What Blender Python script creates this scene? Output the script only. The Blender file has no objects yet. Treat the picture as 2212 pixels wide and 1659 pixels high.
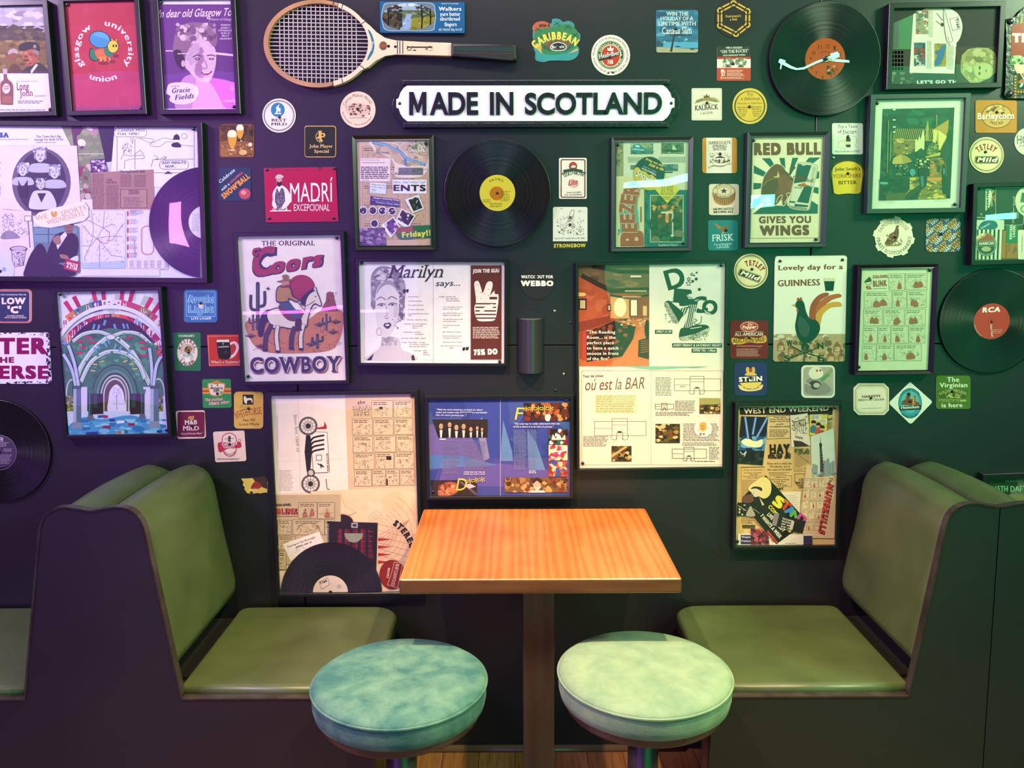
import bpy, bmesh, math, random
from mathutils import Vector, Matrix
from mathutils.geometry import tessellate_polygon
S = bpy.context.scene
COL = S.collection
# ------------------------------------------------------------------ camera
FPX, PITCH, YAW, ROLL = 1790.0, 0.1186, -0.0016, -0.0046
CAM = Vector((0.0, -2.398, 1.515)); PX, PY = 1106.0, 765.2
fw = Vector((math.sin(YAW)*math.cos(PITCH), math.cos(YAW)*math.cos(PITCH), -math.sin(PITCH)))
r0 = Vector((math.cos(YAW), -math.sin(YAW), 0)); u0 = r0.cross(fw)
cr, sr = math.cos(ROLL), math.sin(ROLL)
cR, cU = cr*r0+sr*u0, cr*u0-sr*r0
cd = bpy.data.cameras.new('camera'); cam = bpy.data.objects.new('camera', cd); COL.objects.link(cam)
m = Matrix((cR, cU, -fw)).transposed().to_4x4(); m.translation = CAM
cam.matrix_world = m
cd.sensor_width = 36; cd.lens = FPX/2212*36; cd.shift_y = (PY-829.5)/2212; cd.clip_start = .02
S.camera = cam
vs = S.view_settings
vs.view_transform = 'Standard'; vs.look = 'None'; vs.gamma = 1; vs.use_curve_mapping = False; vs.exposure = 0
S.cycles.max_bounces = 6; S.cycles.transparent_max_bounces = 8; S.cycles.caustics_reflective = False
S.cycles.caustics_refractive = False; S.cycles.sample_clamp_indirect = 4
# ------------------------------------------------------------------ light
w = bpy.data.worlds.new('room_ambient'); S.world = w; w.use_nodes = True
w.node_tree.nodes['Background'].inputs[0].default_value = (.5, .45, .6, 1)
w.node_tree.nodes['Background'].inputs[1].default_value = .012
def aim(o, loc, to):
    o.location = loc
    o.rotation_euler = (Vector(to)-Vector(loc)).to_track_quat('-Z', 'Y').to_euler()
def area(name, loc, to, sx, sy, col, power, spread=180):
    l = bpy.data.lights.new(name, 'AREA'); l.shape = 'RECTANGLE'; l.size = sx; l.size_y = sy
    l.color = col; l.energy = power; l.spread = math.radians(spread)
    o = bpy.data.objects.new(name, l); COL.objects.link(o); aim(o, loc, to); return o
def spot(name, loc, to, ang, blend, col, power, rad=.03):
    l = bpy.data.lights.new(name, 'SPOT'); l.spot_size = math.radians(ang); l.spot_blend = blend
    l.color = col; l.energy = power; l.shadow_soft_size = rad
    o = bpy.data.objects.new(name, l); COL.objects.link(o); aim(o, loc, to); return o
WARM = (1, .70, .36)
spot('downlight_left', (-.56, -1.3, 2.85), (.0, -.62, .6), 54, .55, WARM, 300)
spot('downlight_right', (.68, -1.3, 2.85), (.12, -.62, .6), 54, .55, WARM, 300)
area('purple_wash', (-2.7, -1.35, 2.85), (-.8, 0, 1.35), .7, .5, (.88, .66, 1), 112)
area('green_wash', (2.8, -1.35, 2.85), (.85, 0, 1.35), .7, .5, (.70, 1, .60), 116)
area('house_light', (0, -1.05, 3.05), (0, 0, 1.2), 1.6, .25, (1, .88, .84), 26)
# neon of the room seen in the glass and the vinyl, then two added sheen lamps
area('neon_green_script', (1.0, -3.5, 2.03), (.2, 0, 1.6), .48, .032, (.12, 1, .40), 2.8)
area('neon_green_loop', (1.72, -3.5, 1.92), (.7, 0, 1.68), .2, .09, (.12, 1, .40), 3)
area('neon_green_stroke', (3.4, -3.5, 1.80), (1.38, 0, 1.63), .2, .03, (.12, 1, .40), 1.2)
area('neon_pink_word', (-2.33, -3.5, 1.72), (-.95, 0, 1.6), .12, .3, (.9, .2, 1), 5)
area('neon_pink_line', (-1.4, -3.5, 1.163), (-.55, 0, 1.37), 1.0, .022, (.9, .2, 1), 1.4)
area('neon_pink_panel', (-2.0, -3.5, 2.58), (-.83, 0, 1.95), .30, .30, (.9, .16, 1), 5)
area('purple_sheen_fill', (-2.45, -4.4, 1.65), (-2.3, 0, 1.65), 3.3, 2.7, (.40, .12, 1), 74)  # added broad lamp without a fixture, gives the left wall its purple sheen
area('green_sheen_fill', (2.45, -4.4, 1.65), (2.3, 0, 1.65), 3.3, 2.7, (.01, 1, .34), 66)  # its green counterpart, added to put a sheen on the right wall
# ------------------------------------------------------------------ mapping and materials
def ray(px, py):
    return fw*FPX + cR*(px-PX) - cU*(py-PY)
def atY(px, py, y=0.0):
    d = ray(px, py); t = (y-CAM.y)/d.y
    return CAM + d*t
def atZ(px, py, z):
    d = ray(px, py); t = (z-CAM.z)/d.z
    return CAM + d*t
def s2l(v): return v/12.92 if v <= .04045 else ((v+.055)/1.055)**2.4
_c = {}
def rgb(h, k=.82):
    q = _c.get(h)
    if q is None:
        hh = h if len(h) == 6 else ''.join(a*2 for a in h)
        q = tuple(s2l(int(hh[i:i+2], 16)/255)*k for i in (0, 2, 4)); _c[h] = q
    return q
def nodes(name):
    mt = bpy.data.materials.new(name); mt.use_nodes = True
    return mt, mt.node_tree.nodes, mt.node_tree.links, mt.node_tree.nodes['Principled BSDF']
def simple(name, col, rough=.5, metal=0, bump=0, bscale=60, var=0, vscale=8, coat=0, spec=.5, stretch=None, sheen=0):
    mt, N, L, b = nodes(name)
    b.inputs['Base Color'].default_value = (*col, 1); b.inputs['Roughness'].default_value = rough
    b.inputs['Metallic'].default_value = metal; b.inputs['Specular IOR Level'].default_value = spec
    b.inputs['Coat Weight'].default_value = coat; b.inputs['Coat Roughness'].default_value = .08
    if sheen:
        b.inputs['Sheen Weight'].default_value = sheen; b.inputs['Sheen Roughness'].default_value = .35
    tc = N.new('ShaderNodeTexCoord'); src = tc.outputs['Object']
    if stretch:
        mp = N.new('ShaderNodeMapping'); mp.inputs['Scale'].default_value = stretch
        L.new(src, mp.inputs[0]); src = mp.outputs[0]
    if var:
        n = N.new('ShaderNodeTexNoise'); n.inputs['Scale'].default_value = vscale; n.inputs['Detail'].default_value = 5
        L.new(src, n.inputs['Vector'])
        r = N.new('ShaderNodeValToRGB'); e = r.color_ramp.elements
        e[0].position = .3; e[1].position = .72
        e[0].color = (*[c*(1-var) for c in col], 1); e[1].color = (*[min(1, c*(1+var)) for c in col], 1)
        L.new(n.outputs['Fac'], r.inputs[0]); L.new(r.outputs[0], b.inputs['Base Color'])
    if bump:
        n = N.new('ShaderNodeTexNoise'); n.inputs['Scale'].default_value = bscale; n.inputs['Detail'].default_value = 4
        L.new(src, n.inputs['Vector'])
        bp = N.new('ShaderNodeBump'); bp.inputs['Strength'].default_value = bump; bp.inputs['Distance'].default_value = .002
        L.new(n.outputs['Fac'], bp.inputs['Height']); L.new(bp.outputs[0], b.inputs['Normal'])
    return mt
def ink_material(name, rough, spec=.4, dirt=.0):
    mt, N, L, b = nodes(name)
    a = N.new('ShaderNodeAttribute'); a.attribute_name = 'ink'
    b.inputs['Roughness'].default_value = rough; b.inputs['Specular IOR Level'].default_value = spec
    n = N.new('ShaderNodeTexNoise'); n.inputs['Scale'].default_value = 35; n.inputs['Detail'].default_value = 6
    tc = N.new('ShaderNodeTexCoord'); L.new(tc.outputs['Object'], n.inputs['Vector'])
    mr = N.new('ShaderNodeMapRange'); mr.inputs['To Min'].default_value = 1-dirt; mr.inputs['To Max'].default_value = 1
    mr.inputs['From Min'].default_value = .3; mr.inputs['From Max'].default_value = .6
    L.new(n.outputs['Fac'], mr.inputs[0])
    mx = N.new('ShaderNodeVectorMath'); mx.operation = 'SCALE'
    L.new(a.outputs['Color'], mx.inputs[0]); L.new(mr.outputs[0], mx.inputs['Scale'])
    L.new(mx.outputs[0], b.inputs['Base Color'])
    return mt
M = {}
M['wall'] = simple('dark_wall_paint', (.0095, .0095, .0120), .36, bump=.12, bscale=25, var=.12, vscale=3)
M['frame'] = simple('black_satin_frame', (.006, .007, .008), .3)
M['framegreenlit'] = simple('black_frame_green_sheen', (.016, .045, .032), .42)  # black satin frames, the green light they reflect is put into the colour
M['ink'] = ink_material('printed_card', .62, .35, .07)
M['inkgloss'] = ink_material('enamel_print', .22, .5, .02)
M['black'] = simple('black_metal', (.008, .008, .009), .35)
M['iron'] = simple('rough_black_iron', (.006, .007, .008), .3, bump=.7, bscale=90)
M['white'] = simple('white_enamel', (.78, .78, .77), .25)
M['steel'] = simple('screw_steel', (.35, .34, .33), .35, metal=1)
M['panel'] = simple('painted_plywood', (.0095, .0092, .0105), .42, bump=.1, bscale=30, var=.15, vscale=4)
M['trim'] = simple('worn_edge_trim', (.030, .023, .021), .28, var=.35, vscale=25, bump=.2, bscale=40)
M['leather'] = simple('olive_leatherette', (.054, .076, .027), .40, bump=.4, bscale=9, var=.2, vscale=7)
M['post'] = simple('dark_brown_timber', (.085, .042, .022), .42, var=.3, vscale=5, stretch=(8, 8, .6), bump=.15)
M['pole'] = simple('bronze_column', (.05, .028, .022), .35, var=.2, vscale=6)
M['gap'] = simple('dark_gap', (.002, .002, .002), .9)
def glass_material(name, wob, wscale, rough=.01):
    mt, N, L, b = nodes(name); N.remove(b)
    out = [n for n in N if n.type == 'OUTPUT_MATERIAL'][0]
    t = N.new('ShaderNodeBsdfTransparent'); g = N.new('ShaderNodeBsdfGlossy'); g.inputs['Roughness'].default_value = rough
    ge = N.new('ShaderNodeNewGeometry'); dt = N.new('ShaderNodeVectorMath'); dt.operation = 'DOT_PRODUCT'    # thin pane: the same from both sides
    L.new(ge.outputs['Incoming'], dt.inputs[0]); L.new(ge.outputs['True Normal'], dt.inputs[1])
    def mth(op, a, v):
        q = N.new('ShaderNodeMath'); q.operation = op; L.new(a, q.inputs[0 if op != 'SUBTRACT' else 1])
        if v is not None: q.inputs[1 if op != 'SUBTRACT' else 0].default_value = v
        return q.outputs[0]
    f5 = mth('POWER', mth('SUBTRACT', mth('ABSOLUTE', dt.outputs['Value'], None), 1.0), 5.0)
    fr = N.new('ShaderNodeMath'); fr.operation = 'MULTIPLY_ADD'; L.new(f5, fr.inputs[0]); fr.inputs[1].default_value = .945; fr.inputs[2].default_value = .055
    mx = N.new('ShaderNodeMixShader')
    n = N.new('ShaderNodeTexNoise'); n.inputs['Scale'].default_value = wscale; n.inputs['Detail'].default_value = 0
    tc = N.new('ShaderNodeTexCoord'); L.new(tc.outputs['Object'], n.inputs['Vector'])
    bp = N.new('ShaderNodeBump'); bp.inputs['Strength'].default_value = 1; bp.inputs['Distance'].default_value = wob
    L.new(n.outputs['Fac'], bp.inputs['Height']); L.new(bp.outputs[0], g.inputs['Normal'])
    L.new(fr.outputs[0], mx.inputs[0]); L.new(t.outputs[0], mx.inputs[1]); L.new(g.outputs[0], mx.inputs[2])
    L.new(mx.outputs[0], out.inputs[0]); return mt
M['glass'] = glass_material('acrylic_sheet', .0022, 5)
M['glassflat'] = glass_material('picture_glass', .0012, 4)
def vinyl_material(flat=0):
    mt, N, L, b = nodes('black_vinyl')
    b.inputs['Base Color'].default_value = (.006, .006, .007, 1); b.inputs['Roughness'].default_value = .3
    b.inputs['Anisotropic'].default_value = .9; b.inputs['Anisotropic Rotation'].default_value = 0; b.inputs['Specular IOR Level'].default_value = .36
    tg = N.new('ShaderNodeTangent'); tg.direction_type = 'RADIAL'; tg.axis = 'Z'
    tc = N.new('ShaderNodeTexCoord')
    if flat:
        cx = N.new('ShaderNodeVectorMath'); cx.operation = 'CROSS_PRODUCT'; cx.inputs[1].default_value = (0, 1, 0)
        L.new(tc.outputs['Object'], cx.inputs[0]); L.new(cx.outputs[0], b.inputs['Tangent']); b.inputs['Specular IOR Level'].default_value = .5
    else: L.new(tg.outputs[0], b.inputs['Tangent'])
    ln = N.new('ShaderNodeVectorMath'); ln.operation = 'LENGTH'
    L.new(tc.outputs['Object'], ln.inputs[0])
    w1 = N.new('ShaderNodeTexNoise'); w1.noise_dimensions = '1D'; w1.inputs['Scale'].default_value = 160; w1.inputs['Detail'].default_value = 2
    L.new(ln.outputs['Value'], w1.inputs['W'])
    mr = N.new('ShaderNodeMapRange'); mr.inputs['To Min'].default_value = .24; mr.inputs['To Max'].default_value = .31
    mr.inputs['From Min'].default_value = .35; mr.inputs['From Max'].default_value = .65
    L.new(w1.outputs['Fac'], mr.inputs[0]); L.new(mr.outputs[0], b.inputs['Roughness'])
    return mt
M['vinyl'] = vinyl_material(); M['vinylflat'] = vinyl_material(1)
# ------------------------------------------------------------------ object helpers
def link(name, me, parent=None, mat=None, loc=None):
    o = bpy.data.objects.new(name, me); COL.objects.link(o)
    if mat is not None and me is not None: me.materials.append(mat)
    if parent is not None: o.parent = parent
    if loc is not None: o.location = loc
    return o
def tag(o, label, cat, group=None):
    o['label'] = label; o['category'] = cat
    if group: o['group'] = group
    return o
def struct(o): o['kind'] = 'structure'; return o
def empty(name, loc, label, cat, group=None):
    o = bpy.data.objects.new(name, None); COL.objects.link(o); o.location = loc; o.empty_display_size = .05
    return tag(o, label, cat, group)
def bm_mesh(bm, name, smooth=False):
    bmesh.ops.recalc_face_normals(bm, faces=bm.faces[:])
    me = bpy.data.meshes.new(name); bm.to_mesh(me); bm.free()
    if smooth:
        for p in me.polygons: p.use_smooth = True
    return me
def box(bm, x0, x1, y0, y1, z0, z1, bev=0, seg=2):
    r = bmesh.ops.create_cube(bm, size=1)
    for v in r['verts']:
        v.co = Vector((x0+(v.co.x+.5)*(x1-x0), y0+(v.co.y+.5)*(y1-y0), z0+(v.co.z+.5)*(z1-z0)))
    if bev:
        es = list({e for v in r['verts'] for e in v.link_edges})
        bmesh.ops.bevel(bm, geom=es, offset=bev, segments=seg, affect='EDGES', profile=.6)
def prism(bm, pts, y0, y1, bev=0, seg=2):
    """outline (x,z) extruded along y"""
    a = [bm.verts.new((x, y0, z)) for x, z in pts]; b = [bm.verts.new((x, y1, z)) for x, z in pts]
    n = len(pts); f0 = bm.faces.new(a); f1 = bm.faces.new(b[::-1])
    for i in range(n): bm.faces.new((a[i], b[i], b[(i+1) % n], a[(i+1) % n]))
    if bev:
        bmesh.ops.bevel(bm, geom=list(set(f0.edges)|set(f1.edges)), offset=bev, segments=seg, affect='EDGES', profile=.6)
def lathe(bm, prof, n=48, c=(0, 0, 0), axis='z'):
    rows = []
    for r, h in prof:
        row = []
        for i in range(n):
            a = 2*math.pi*i/n
            p = (r*math.cos(a), r*math.sin(a), h)
            if axis == 'y': p = (p[0], -p[2], p[1])
            row.append(bm.verts.new((p[0]+c[0], p[1]+c[1], p[2]+c[2])))
        rows.append(row)
    for a, b in zip(rows, rows[1:]):
        for i in range(n): bm.faces.new((a[i], a[(i+1) % n], b[(i+1) % n], b[i]))
    for row, fl in ((rows[0], 1), (rows[-1], 0)):
        bm.faces.new(row[::-1] if fl else row)
# ------------------------------------------------------------------ room shell
FL, WL, WR, CEIL, WB = 0.0, -4.2, 4.2, 3.1, -4.6
seamz = atY(1100, 746.5).z; sx_up = atY(1757, 400).x; sx_dn = atY(643, 840).x
bm = bmesh.new()
g = .0012
for x0, x1, z0, z1 in ((WL, sx_up, seamz, CEIL), (sx_up, WR, seamz, CEIL), (WL, sx_dn, FL, seamz), (sx_dn, WR, FL, seamz)):
    box(bm, x0+g, x1-g, 0, .02, z0+g, z1-g, .0015, 1)
wall = link('wall_back', bm_mesh(bm, 'wall_back'), mat=M['wall']); struct(wall)
bm = bmesh.new(); box(bm, WL, WR, .02, .06, FL, CEIL)
struct(link('wall_backing', bm_mesh(bm, 'wall_backing'), mat=M['gap']))
bm = bmesh.new(); prof = [(0, 0)] + [(-.016*math.sin(a), .016*math.cos(a)) for a in [math.pi/2*i/6 for i in range(7)]]
n = len(prof)
A = [bm.verts.new((-.40, y, z)) for y, z in prof]; B = [bm.verts.new((.52, y, z)) for y, z in prof]
bm.faces.new(A); bm.faces.new(B[::-1])
for i in range(n): bm.faces.new((A[i], B[i], B[(i+1) % n], A[(i+1) % n]))
struct(link('baseboard_back', bm_mesh(bm, 'baseboard_back', True), mat=simple('dark_bead', (.11, .07, .045), .25)))
def floor_material():
    mt, N, L, b = nodes('oak_floorboards')
    tc = N.new('ShaderNodeTexCoord'); mp = N.new('ShaderNodeMapping'); mp.inputs['Rotation'].default_value = (0, 0, math.pi/2)
    L.new(tc.outputs['Object'], mp.inputs[0])
    br = N.new('ShaderNodeTexBrick'); br.inputs['Scale'].default_value = 1; br.inputs['Brick Width'].default_value = .9
    br.inputs['Row Height'].default_value = .11; br.inputs['Mortar Size'].default_value = .0012
    br.inputs['Color1'].default_value = (.26, .12, .042, 1); br.inputs['Color2'].default_value = (.20, .085, .028, 1)
    br.inputs['Mortar'].default_value = (.05, .02, .01, 1)
    L.new(mp.outputs[0], br.inputs['Vector'])
    m2 = N.new('ShaderNodeMapping'); m2.inputs['Scale'].default_value = (40, 3, 1); L.new(tc.outputs['Object'], m2.inputs[0])
    n = N.new('ShaderNodeTexNoise'); n.inputs['Scale'].default_value = 2.5; n.inputs['Detail'].default_value = 6; n.inputs['Distortion'].default_value = .8
    L.new(m2.outputs[0], n.inputs['Vector'])
    mx = N.new('ShaderNodeMix'); mx.data_type = 'RGBA'; mx.blend_type = 'MULTIPLY'; mx.inputs[0].default_value = .55
    r = N.new('ShaderNodeValToRGB'); r.color_ramp.elements[0].position = .35; r.color_ramp.elements[0].color = (.45, .35, .28, 1); r.color_ramp.elements[1].position = .6
    L.new(n.outputs['Fac'], r.inputs[0]); L.new(br.outputs['Color'], mx.inputs[6]); L.new(r.outputs[0], mx.inputs[7])
    L.new(mx.outputs[2], b.inputs['Base Color']); b.inputs['Roughness'].default_value = .35
    return mt
bm = bmesh.new(); box(bm, WL, WR, WB, .06, -.05, FL)
struct(link('floor', bm_mesh(bm, 'floor'), mat=floor_material()))
dark = simple('dark_room_paint', (.02, .02, .024), .6)
bm = bmesh.new(); box(bm, WL, WR, WB, .06, CEIL, CEIL+.05); struct(link('ceiling', bm_mesh(bm, 'ceiling'), mat=dark))
bm = bmesh.new(); box(bm, WL-.05, WL, WB, .06, FL, CEIL); struct(link('wall_left', bm_mesh(bm, 'wall_left'), mat=dark))
bm = bmesh.new(); box(bm, WR, WR+.05, WB, .06, FL, CEIL); struct(link('wall_right', bm_mesh(bm, 'wall_right'), mat=dark))
bm = bmesh.new(); box(bm, WL, WR, WB-.05, WB, FL, CEIL); struct(link('wall_front', bm_mesh(bm, 'wall_front'), mat=dark))
# ------------------------------------------------------------------ table
def table_wood():
    mt, N, L, b = nodes('varnished_orange_wood')
    tc = N.new('ShaderNodeTexCoord'); mp = N.new('ShaderNodeMapping'); mp.inputs['Scale'].default_value = (20, 1.1, 3)
    L.new(tc.outputs['Object'], mp.inputs[0])
    n = N.new('ShaderNodeTexNoise'); n.inputs['Scale'].default_value = 1.6; n.inputs['Detail'].default_value = 3; n.inputs['Distortion'].default_value = .6
    L.new(mp.outputs[0], n.inputs['Vector'])
    wv = N.new('ShaderNodeTexWave'); wv.bands_direction = 'X'; wv.inputs['Scale'].default_value = .7
    wv.inputs['Distortion'].default_value = 9; wv.inputs['Detail'].default_value = 3; wv.inputs['Detail Scale'].default_value = 1.4
    L.new(mp.outputs[0], wv.inputs['Vector'])
    n2 = N.new('ShaderNodeTexNoise'); n2.inputs['Scale'].default_value = 5; n2.inputs['Detail'].default_value = 5
    L.new(tc.outputs['Object'], n2.inputs['Vector'])
    r = N.new('ShaderNodeValToRGB'); e = r.color_ramp.elements
    e[0].position = .3; e[0].color = (.31, .075, .008, 1); e[1].position = .75; e[1].color = (.50, .160, .036, 1)
    ad = N.new('ShaderNodeMath'); ad.operation = 'MULTIPLY_ADD'; ad.inputs[1].default_value = .22
    L.new(wv.outputs['Fac'], ad.inputs[0]); 
    ml = N.new('ShaderNodeMath'); ml.operation = 'MULTIPLY'; ml.inputs[1].default_value = .80; L.new(n2.outputs['Fac'], ml.inputs[0])
    L.new(ml.outputs[0], ad.inputs[2]); L.new(ad.outputs[0], r.inputs[0])
    L.new(r.outputs[0], b.inputs['Base Color'])
    b.inputs['Roughness'].default_value = .38; b.inputs['Coat Weight'].default_value = .25; b.inputs['Coat Roughness'].default_value = .25
    bp = N.new('ShaderNodeBump'); bp.inputs['Strength'].default_value = .12; bp.inputs['Distance'].default_value = .002
    L.new(wv.outputs['Fac'], bp.inputs['Height']); L.new(bp.outputs[0], b.inputs['Normal'])
    return mt
TZ = 1.515-.728
tc_ = [atZ(914.9, 1100.6, TZ), atZ(1393.9, 1096.6, TZ), atZ(1473.5, 1250.5, TZ), atZ(861.5, 1250.5, TZ)]
tx0, tx1 = (tc_[0].x+tc_[3].x)/2, (tc_[1].x+tc_[2].x)/2; ty1 = (tc_[0].y+tc_[1].y)/2; ty0 = (tc_[2].y+tc_[3].y)/2
tX, tY = (tx0+tx1)/2, (ty0+ty1)/2
tb = empty('pedestal_table', (tX, tY, 0), 'rectangular orange varnished wood table on one square post between the two benches', 'table')
bm = bmesh.new(); box(bm, tx0-tX, tx1-tX, ty0-tY, ty1-tY, TZ-.036, TZ, .006, 3)
me = bm_mesh(bm, 'tabletop', False); link('tabletop', me, tb, table_wood()); me.materials.append(simple('shaded_edge_wood', (.10, .036, .011), .4, var=.3, vscale=6, stretch=(1, 1, 8)))  # brown edge lipping, its colour darkened further for the weaker light on the sides
for p in me.polygons: p.material_index = int(abs(p.normal.z) < .3)
px_ = atY(1163, 1450, tY).x-tX
bm = bmesh.new(); box(bm, px_-.04, px_+.04, -.04, .04, .02, TZ-.046, .003, 2)
link('post', bm_mesh(bm, 'post'), tb, M['post'])
bm = bmesh.new(); box(bm, px_-.12, px_+.12, -.12, .12, TZ-.046, TZ-.036); link('mounting_plate', bm_mesh(bm, 'mplate'), tb, M['black'])
bm = bmesh.new(); box(bm, px_-.13, px_+.13, -.13, .13, 0, .02, .006, 2); link('base_plate', bm_mesh(bm, 'bplate'), tb, M['black'])
# ------------------------------------------------------------------ stools
def velvet(lo, hi, c0, c1):
    mt, N, L, b = nodes('teal_velvet')
    tc = N.new('ShaderNodeTexCoord'); n = N.new('ShaderNodeTexNoise'); n.inputs['Scale'].default_value = 13; n.inputs['Detail'].default_value = 8; n.inputs['Roughness'].default_value = .62
    n.inputs['Distortion'].default_value = .25; L.new(tc.outputs['Object'], n.inputs['Vector'])
    r = N.new('ShaderNodeValToRGB'); e = r.color_ramp.elements
    e[0].position = lo; e[0].color = (*c0, 1); e[1].position = hi; e[1].color = (*c1, 1)
    L.new(n.outputs['Fac'], r.inputs[0]); L.new(r.outputs[0], b.inputs['Base Color'])
    b.inputs['Roughness'].default_value = .85; b.inputs['Sheen Weight'].default_value = .12; b.inputs['Sheen Roughness'].default_value = .3
    b.inputs['Sheen Tint'].default_value = (.75, .95, .75, 1); b.inputs['Specular IOR Level'].default_value = .2
    n2 = N.new('ShaderNodeTexNoise'); n2.inputs['Scale'].default_value = 500; L.new(tc.outputs['Object'], n2.inputs['Vector'])
    ad = N.new('ShaderNodeMath'); ad.operation = 'MULTIPLY_ADD'; ad.inputs[1].default_value = .25
    L.new(n2.outputs['Fac'], ad.inputs[0]); L.new(n.outputs['Fac'], ad.inputs[2])
    bp = N.new('ShaderNodeBump'); bp.inputs['Strength'].default_value = .35; bp.inputs['Distance'].default_value = .004
    L.new(ad.outputs[0], bp.inputs['Height']); L.new(bp.outputs[0], b.inputs['Normal'])
    return mt
VEL = [velvet(.36, .70, (.030, .11, .11), (.125, .24, .18)), velvet(.12, .60, (.08, .17, .12), (.21, .30, .19))]
def stool(loc, top, label, rz, vel):
    s = empty('bar_stool', (loc[0], loc[1], 0), label, 'stool', 'round velvet stools at the table'); s.rotation_euler.z = rz
    R = .19; z1 = top; z0 = top-.064
    prof = [(R-.012, z0), (R-.004, z0+.006), (R-.001, z0+.02), (R, z1-.026), (R-.001, z1-.017), (R-.001, z1-.008), (R-.003, z1-.005),
            (R-.012, z1+.001), (R-.035, z1+.005), (R-.08, z1+.007), (.06, z1+.008), (.004, z1+.008)]
    bm = bmesh.new(); lathe(bm, prof, 72); o = link('seat_cushion', bm_mesh(bm, 'seat_cushion', True), s, vel)
    bm = bmesh.new(); lathe(bm, [(R+.0005+.0028*math.cos(a), z1-.011+.0028*math.sin(a)) for a in [2*math.pi*i/10 for i in range(10)]]+[(R+.0033, z1-.011)], 72); link('piping', bm_mesh(bm, 'piping', True), o, vel)
    bm = bmesh.new(); lathe(bm, [(.14, z0-.021), (.172, z0-.019), (.175, z0-.015), (.177, z0), (.1, z0)], 64)
    link('seat_base', bm_mesh(bm, 'seat_base', False), s, M['pole'])
    bm = bmesh.new(); lathe(bm, [(.034, .03), (.034, z0-.022)], 32); link('column', bm_mesh(bm, 'column', True), s, M['pole'])
    bm = bmesh.new(); lathe(bm, [(.12, 0), (.12, .010), (.11, .018), (.05, .03), (.034, .034)], 48); link('foot', bm_mesh(bm, 'foot', False), s, M['black'])
    return s
stool(((-.2623-.003)*.95, -2.398+1.810*.95), 1.515-.9628*.95, 'round stool with darker blotchy teal velvet seat, in front of the left bench', .4, VEL[0])
stool(((.3047-.003)*.95, -2.398+1.8306*.95), 1.515-.9544*.95, 'round stool with paler mint velvet seat, in front of the right bench', 2.1, VEL[1])
# ------------------------------------------------------------------ booth benches
YF = -.503                                   # front face of the end panels
ZS = .448                                    # lower edge of the seat trim
def px_on(px, py): p = atY(px, py, YF); return p.x, p.z
def smooth_closed(pts, r=None): return pts
def arc_pts(cx, cz, r, a0, a1, n=7):
    return [(cx+r*math.cos(math.radians(a0+(a1-a0)*i/n)), cz+r*math.sin(math.radians(a0+(a1-a0)*i/n))) for i in range(n+1)]
def half_profile(x_in, x_top, x_mid, zs, zt, zv, r, s):
    """one side of the back outline, from the seat corner up and over to the valley; s=+1 side facing +x"""
    # slanted edge from (x_in,zs) towards (x_top,zt) rounded by r
    d = Vector((x_top-x_in, zt-zs)).normalized()
    p1 = Vector((x_top, zt)) - d*r*1.15
    t = Vector((x_mid-x_top, (zv-zt))).normalized(); p2 = Vector((x_top, zt)) + t*r*1.15
    out = [(x_in, zs)]
    for i in range(9):
        u = i/8; q = (1-u)**2*p1 + 2*u*(1-u)*Vector((x_top, zt)) + u*u*p2
        out.append((q.x, q.y))
    out.append((x_mid, zv)); return out
def cushion(pts, y0, y1, puff, bev, seg=5, name='back_cushion'):
    bm = bmesh.new(); prism(bm, pts, y0, y1, bev, seg)
    return bm_mesh(bm, name, True)
def trim_strip(line, y0, y1, t, name='edge_trim'):
    bm = bmesh.new(); n = len(line); rows = []
    for i, (x, z) in enumerate(line):
        a = Vector(line[max(0, i-1)]); b = Vector(line[min(n-1, i+1)]); d = (b-a).normalized(); nn = Vector((d.y, -d.x))
        q = Vector((x, z))+nn*t
        rows.append([bm.verts.new((x, y0, z)), bm.verts.new((q.x, y0-.001, q.y)), bm.verts.new((q.x, y1, q.y)), bm.verts.new((x, y1, z))])
    for a, b in zip(rows, rows[1:]):
        for i in range(4): bm.faces.new((a[i], a[(i+1) % 4], b[(i+1) % 4], b[i]))
    bm.faces.new(rows[0]); bm.faces.new(rows[-1][::-1])
    return bm_mesh(bm, name)
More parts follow.
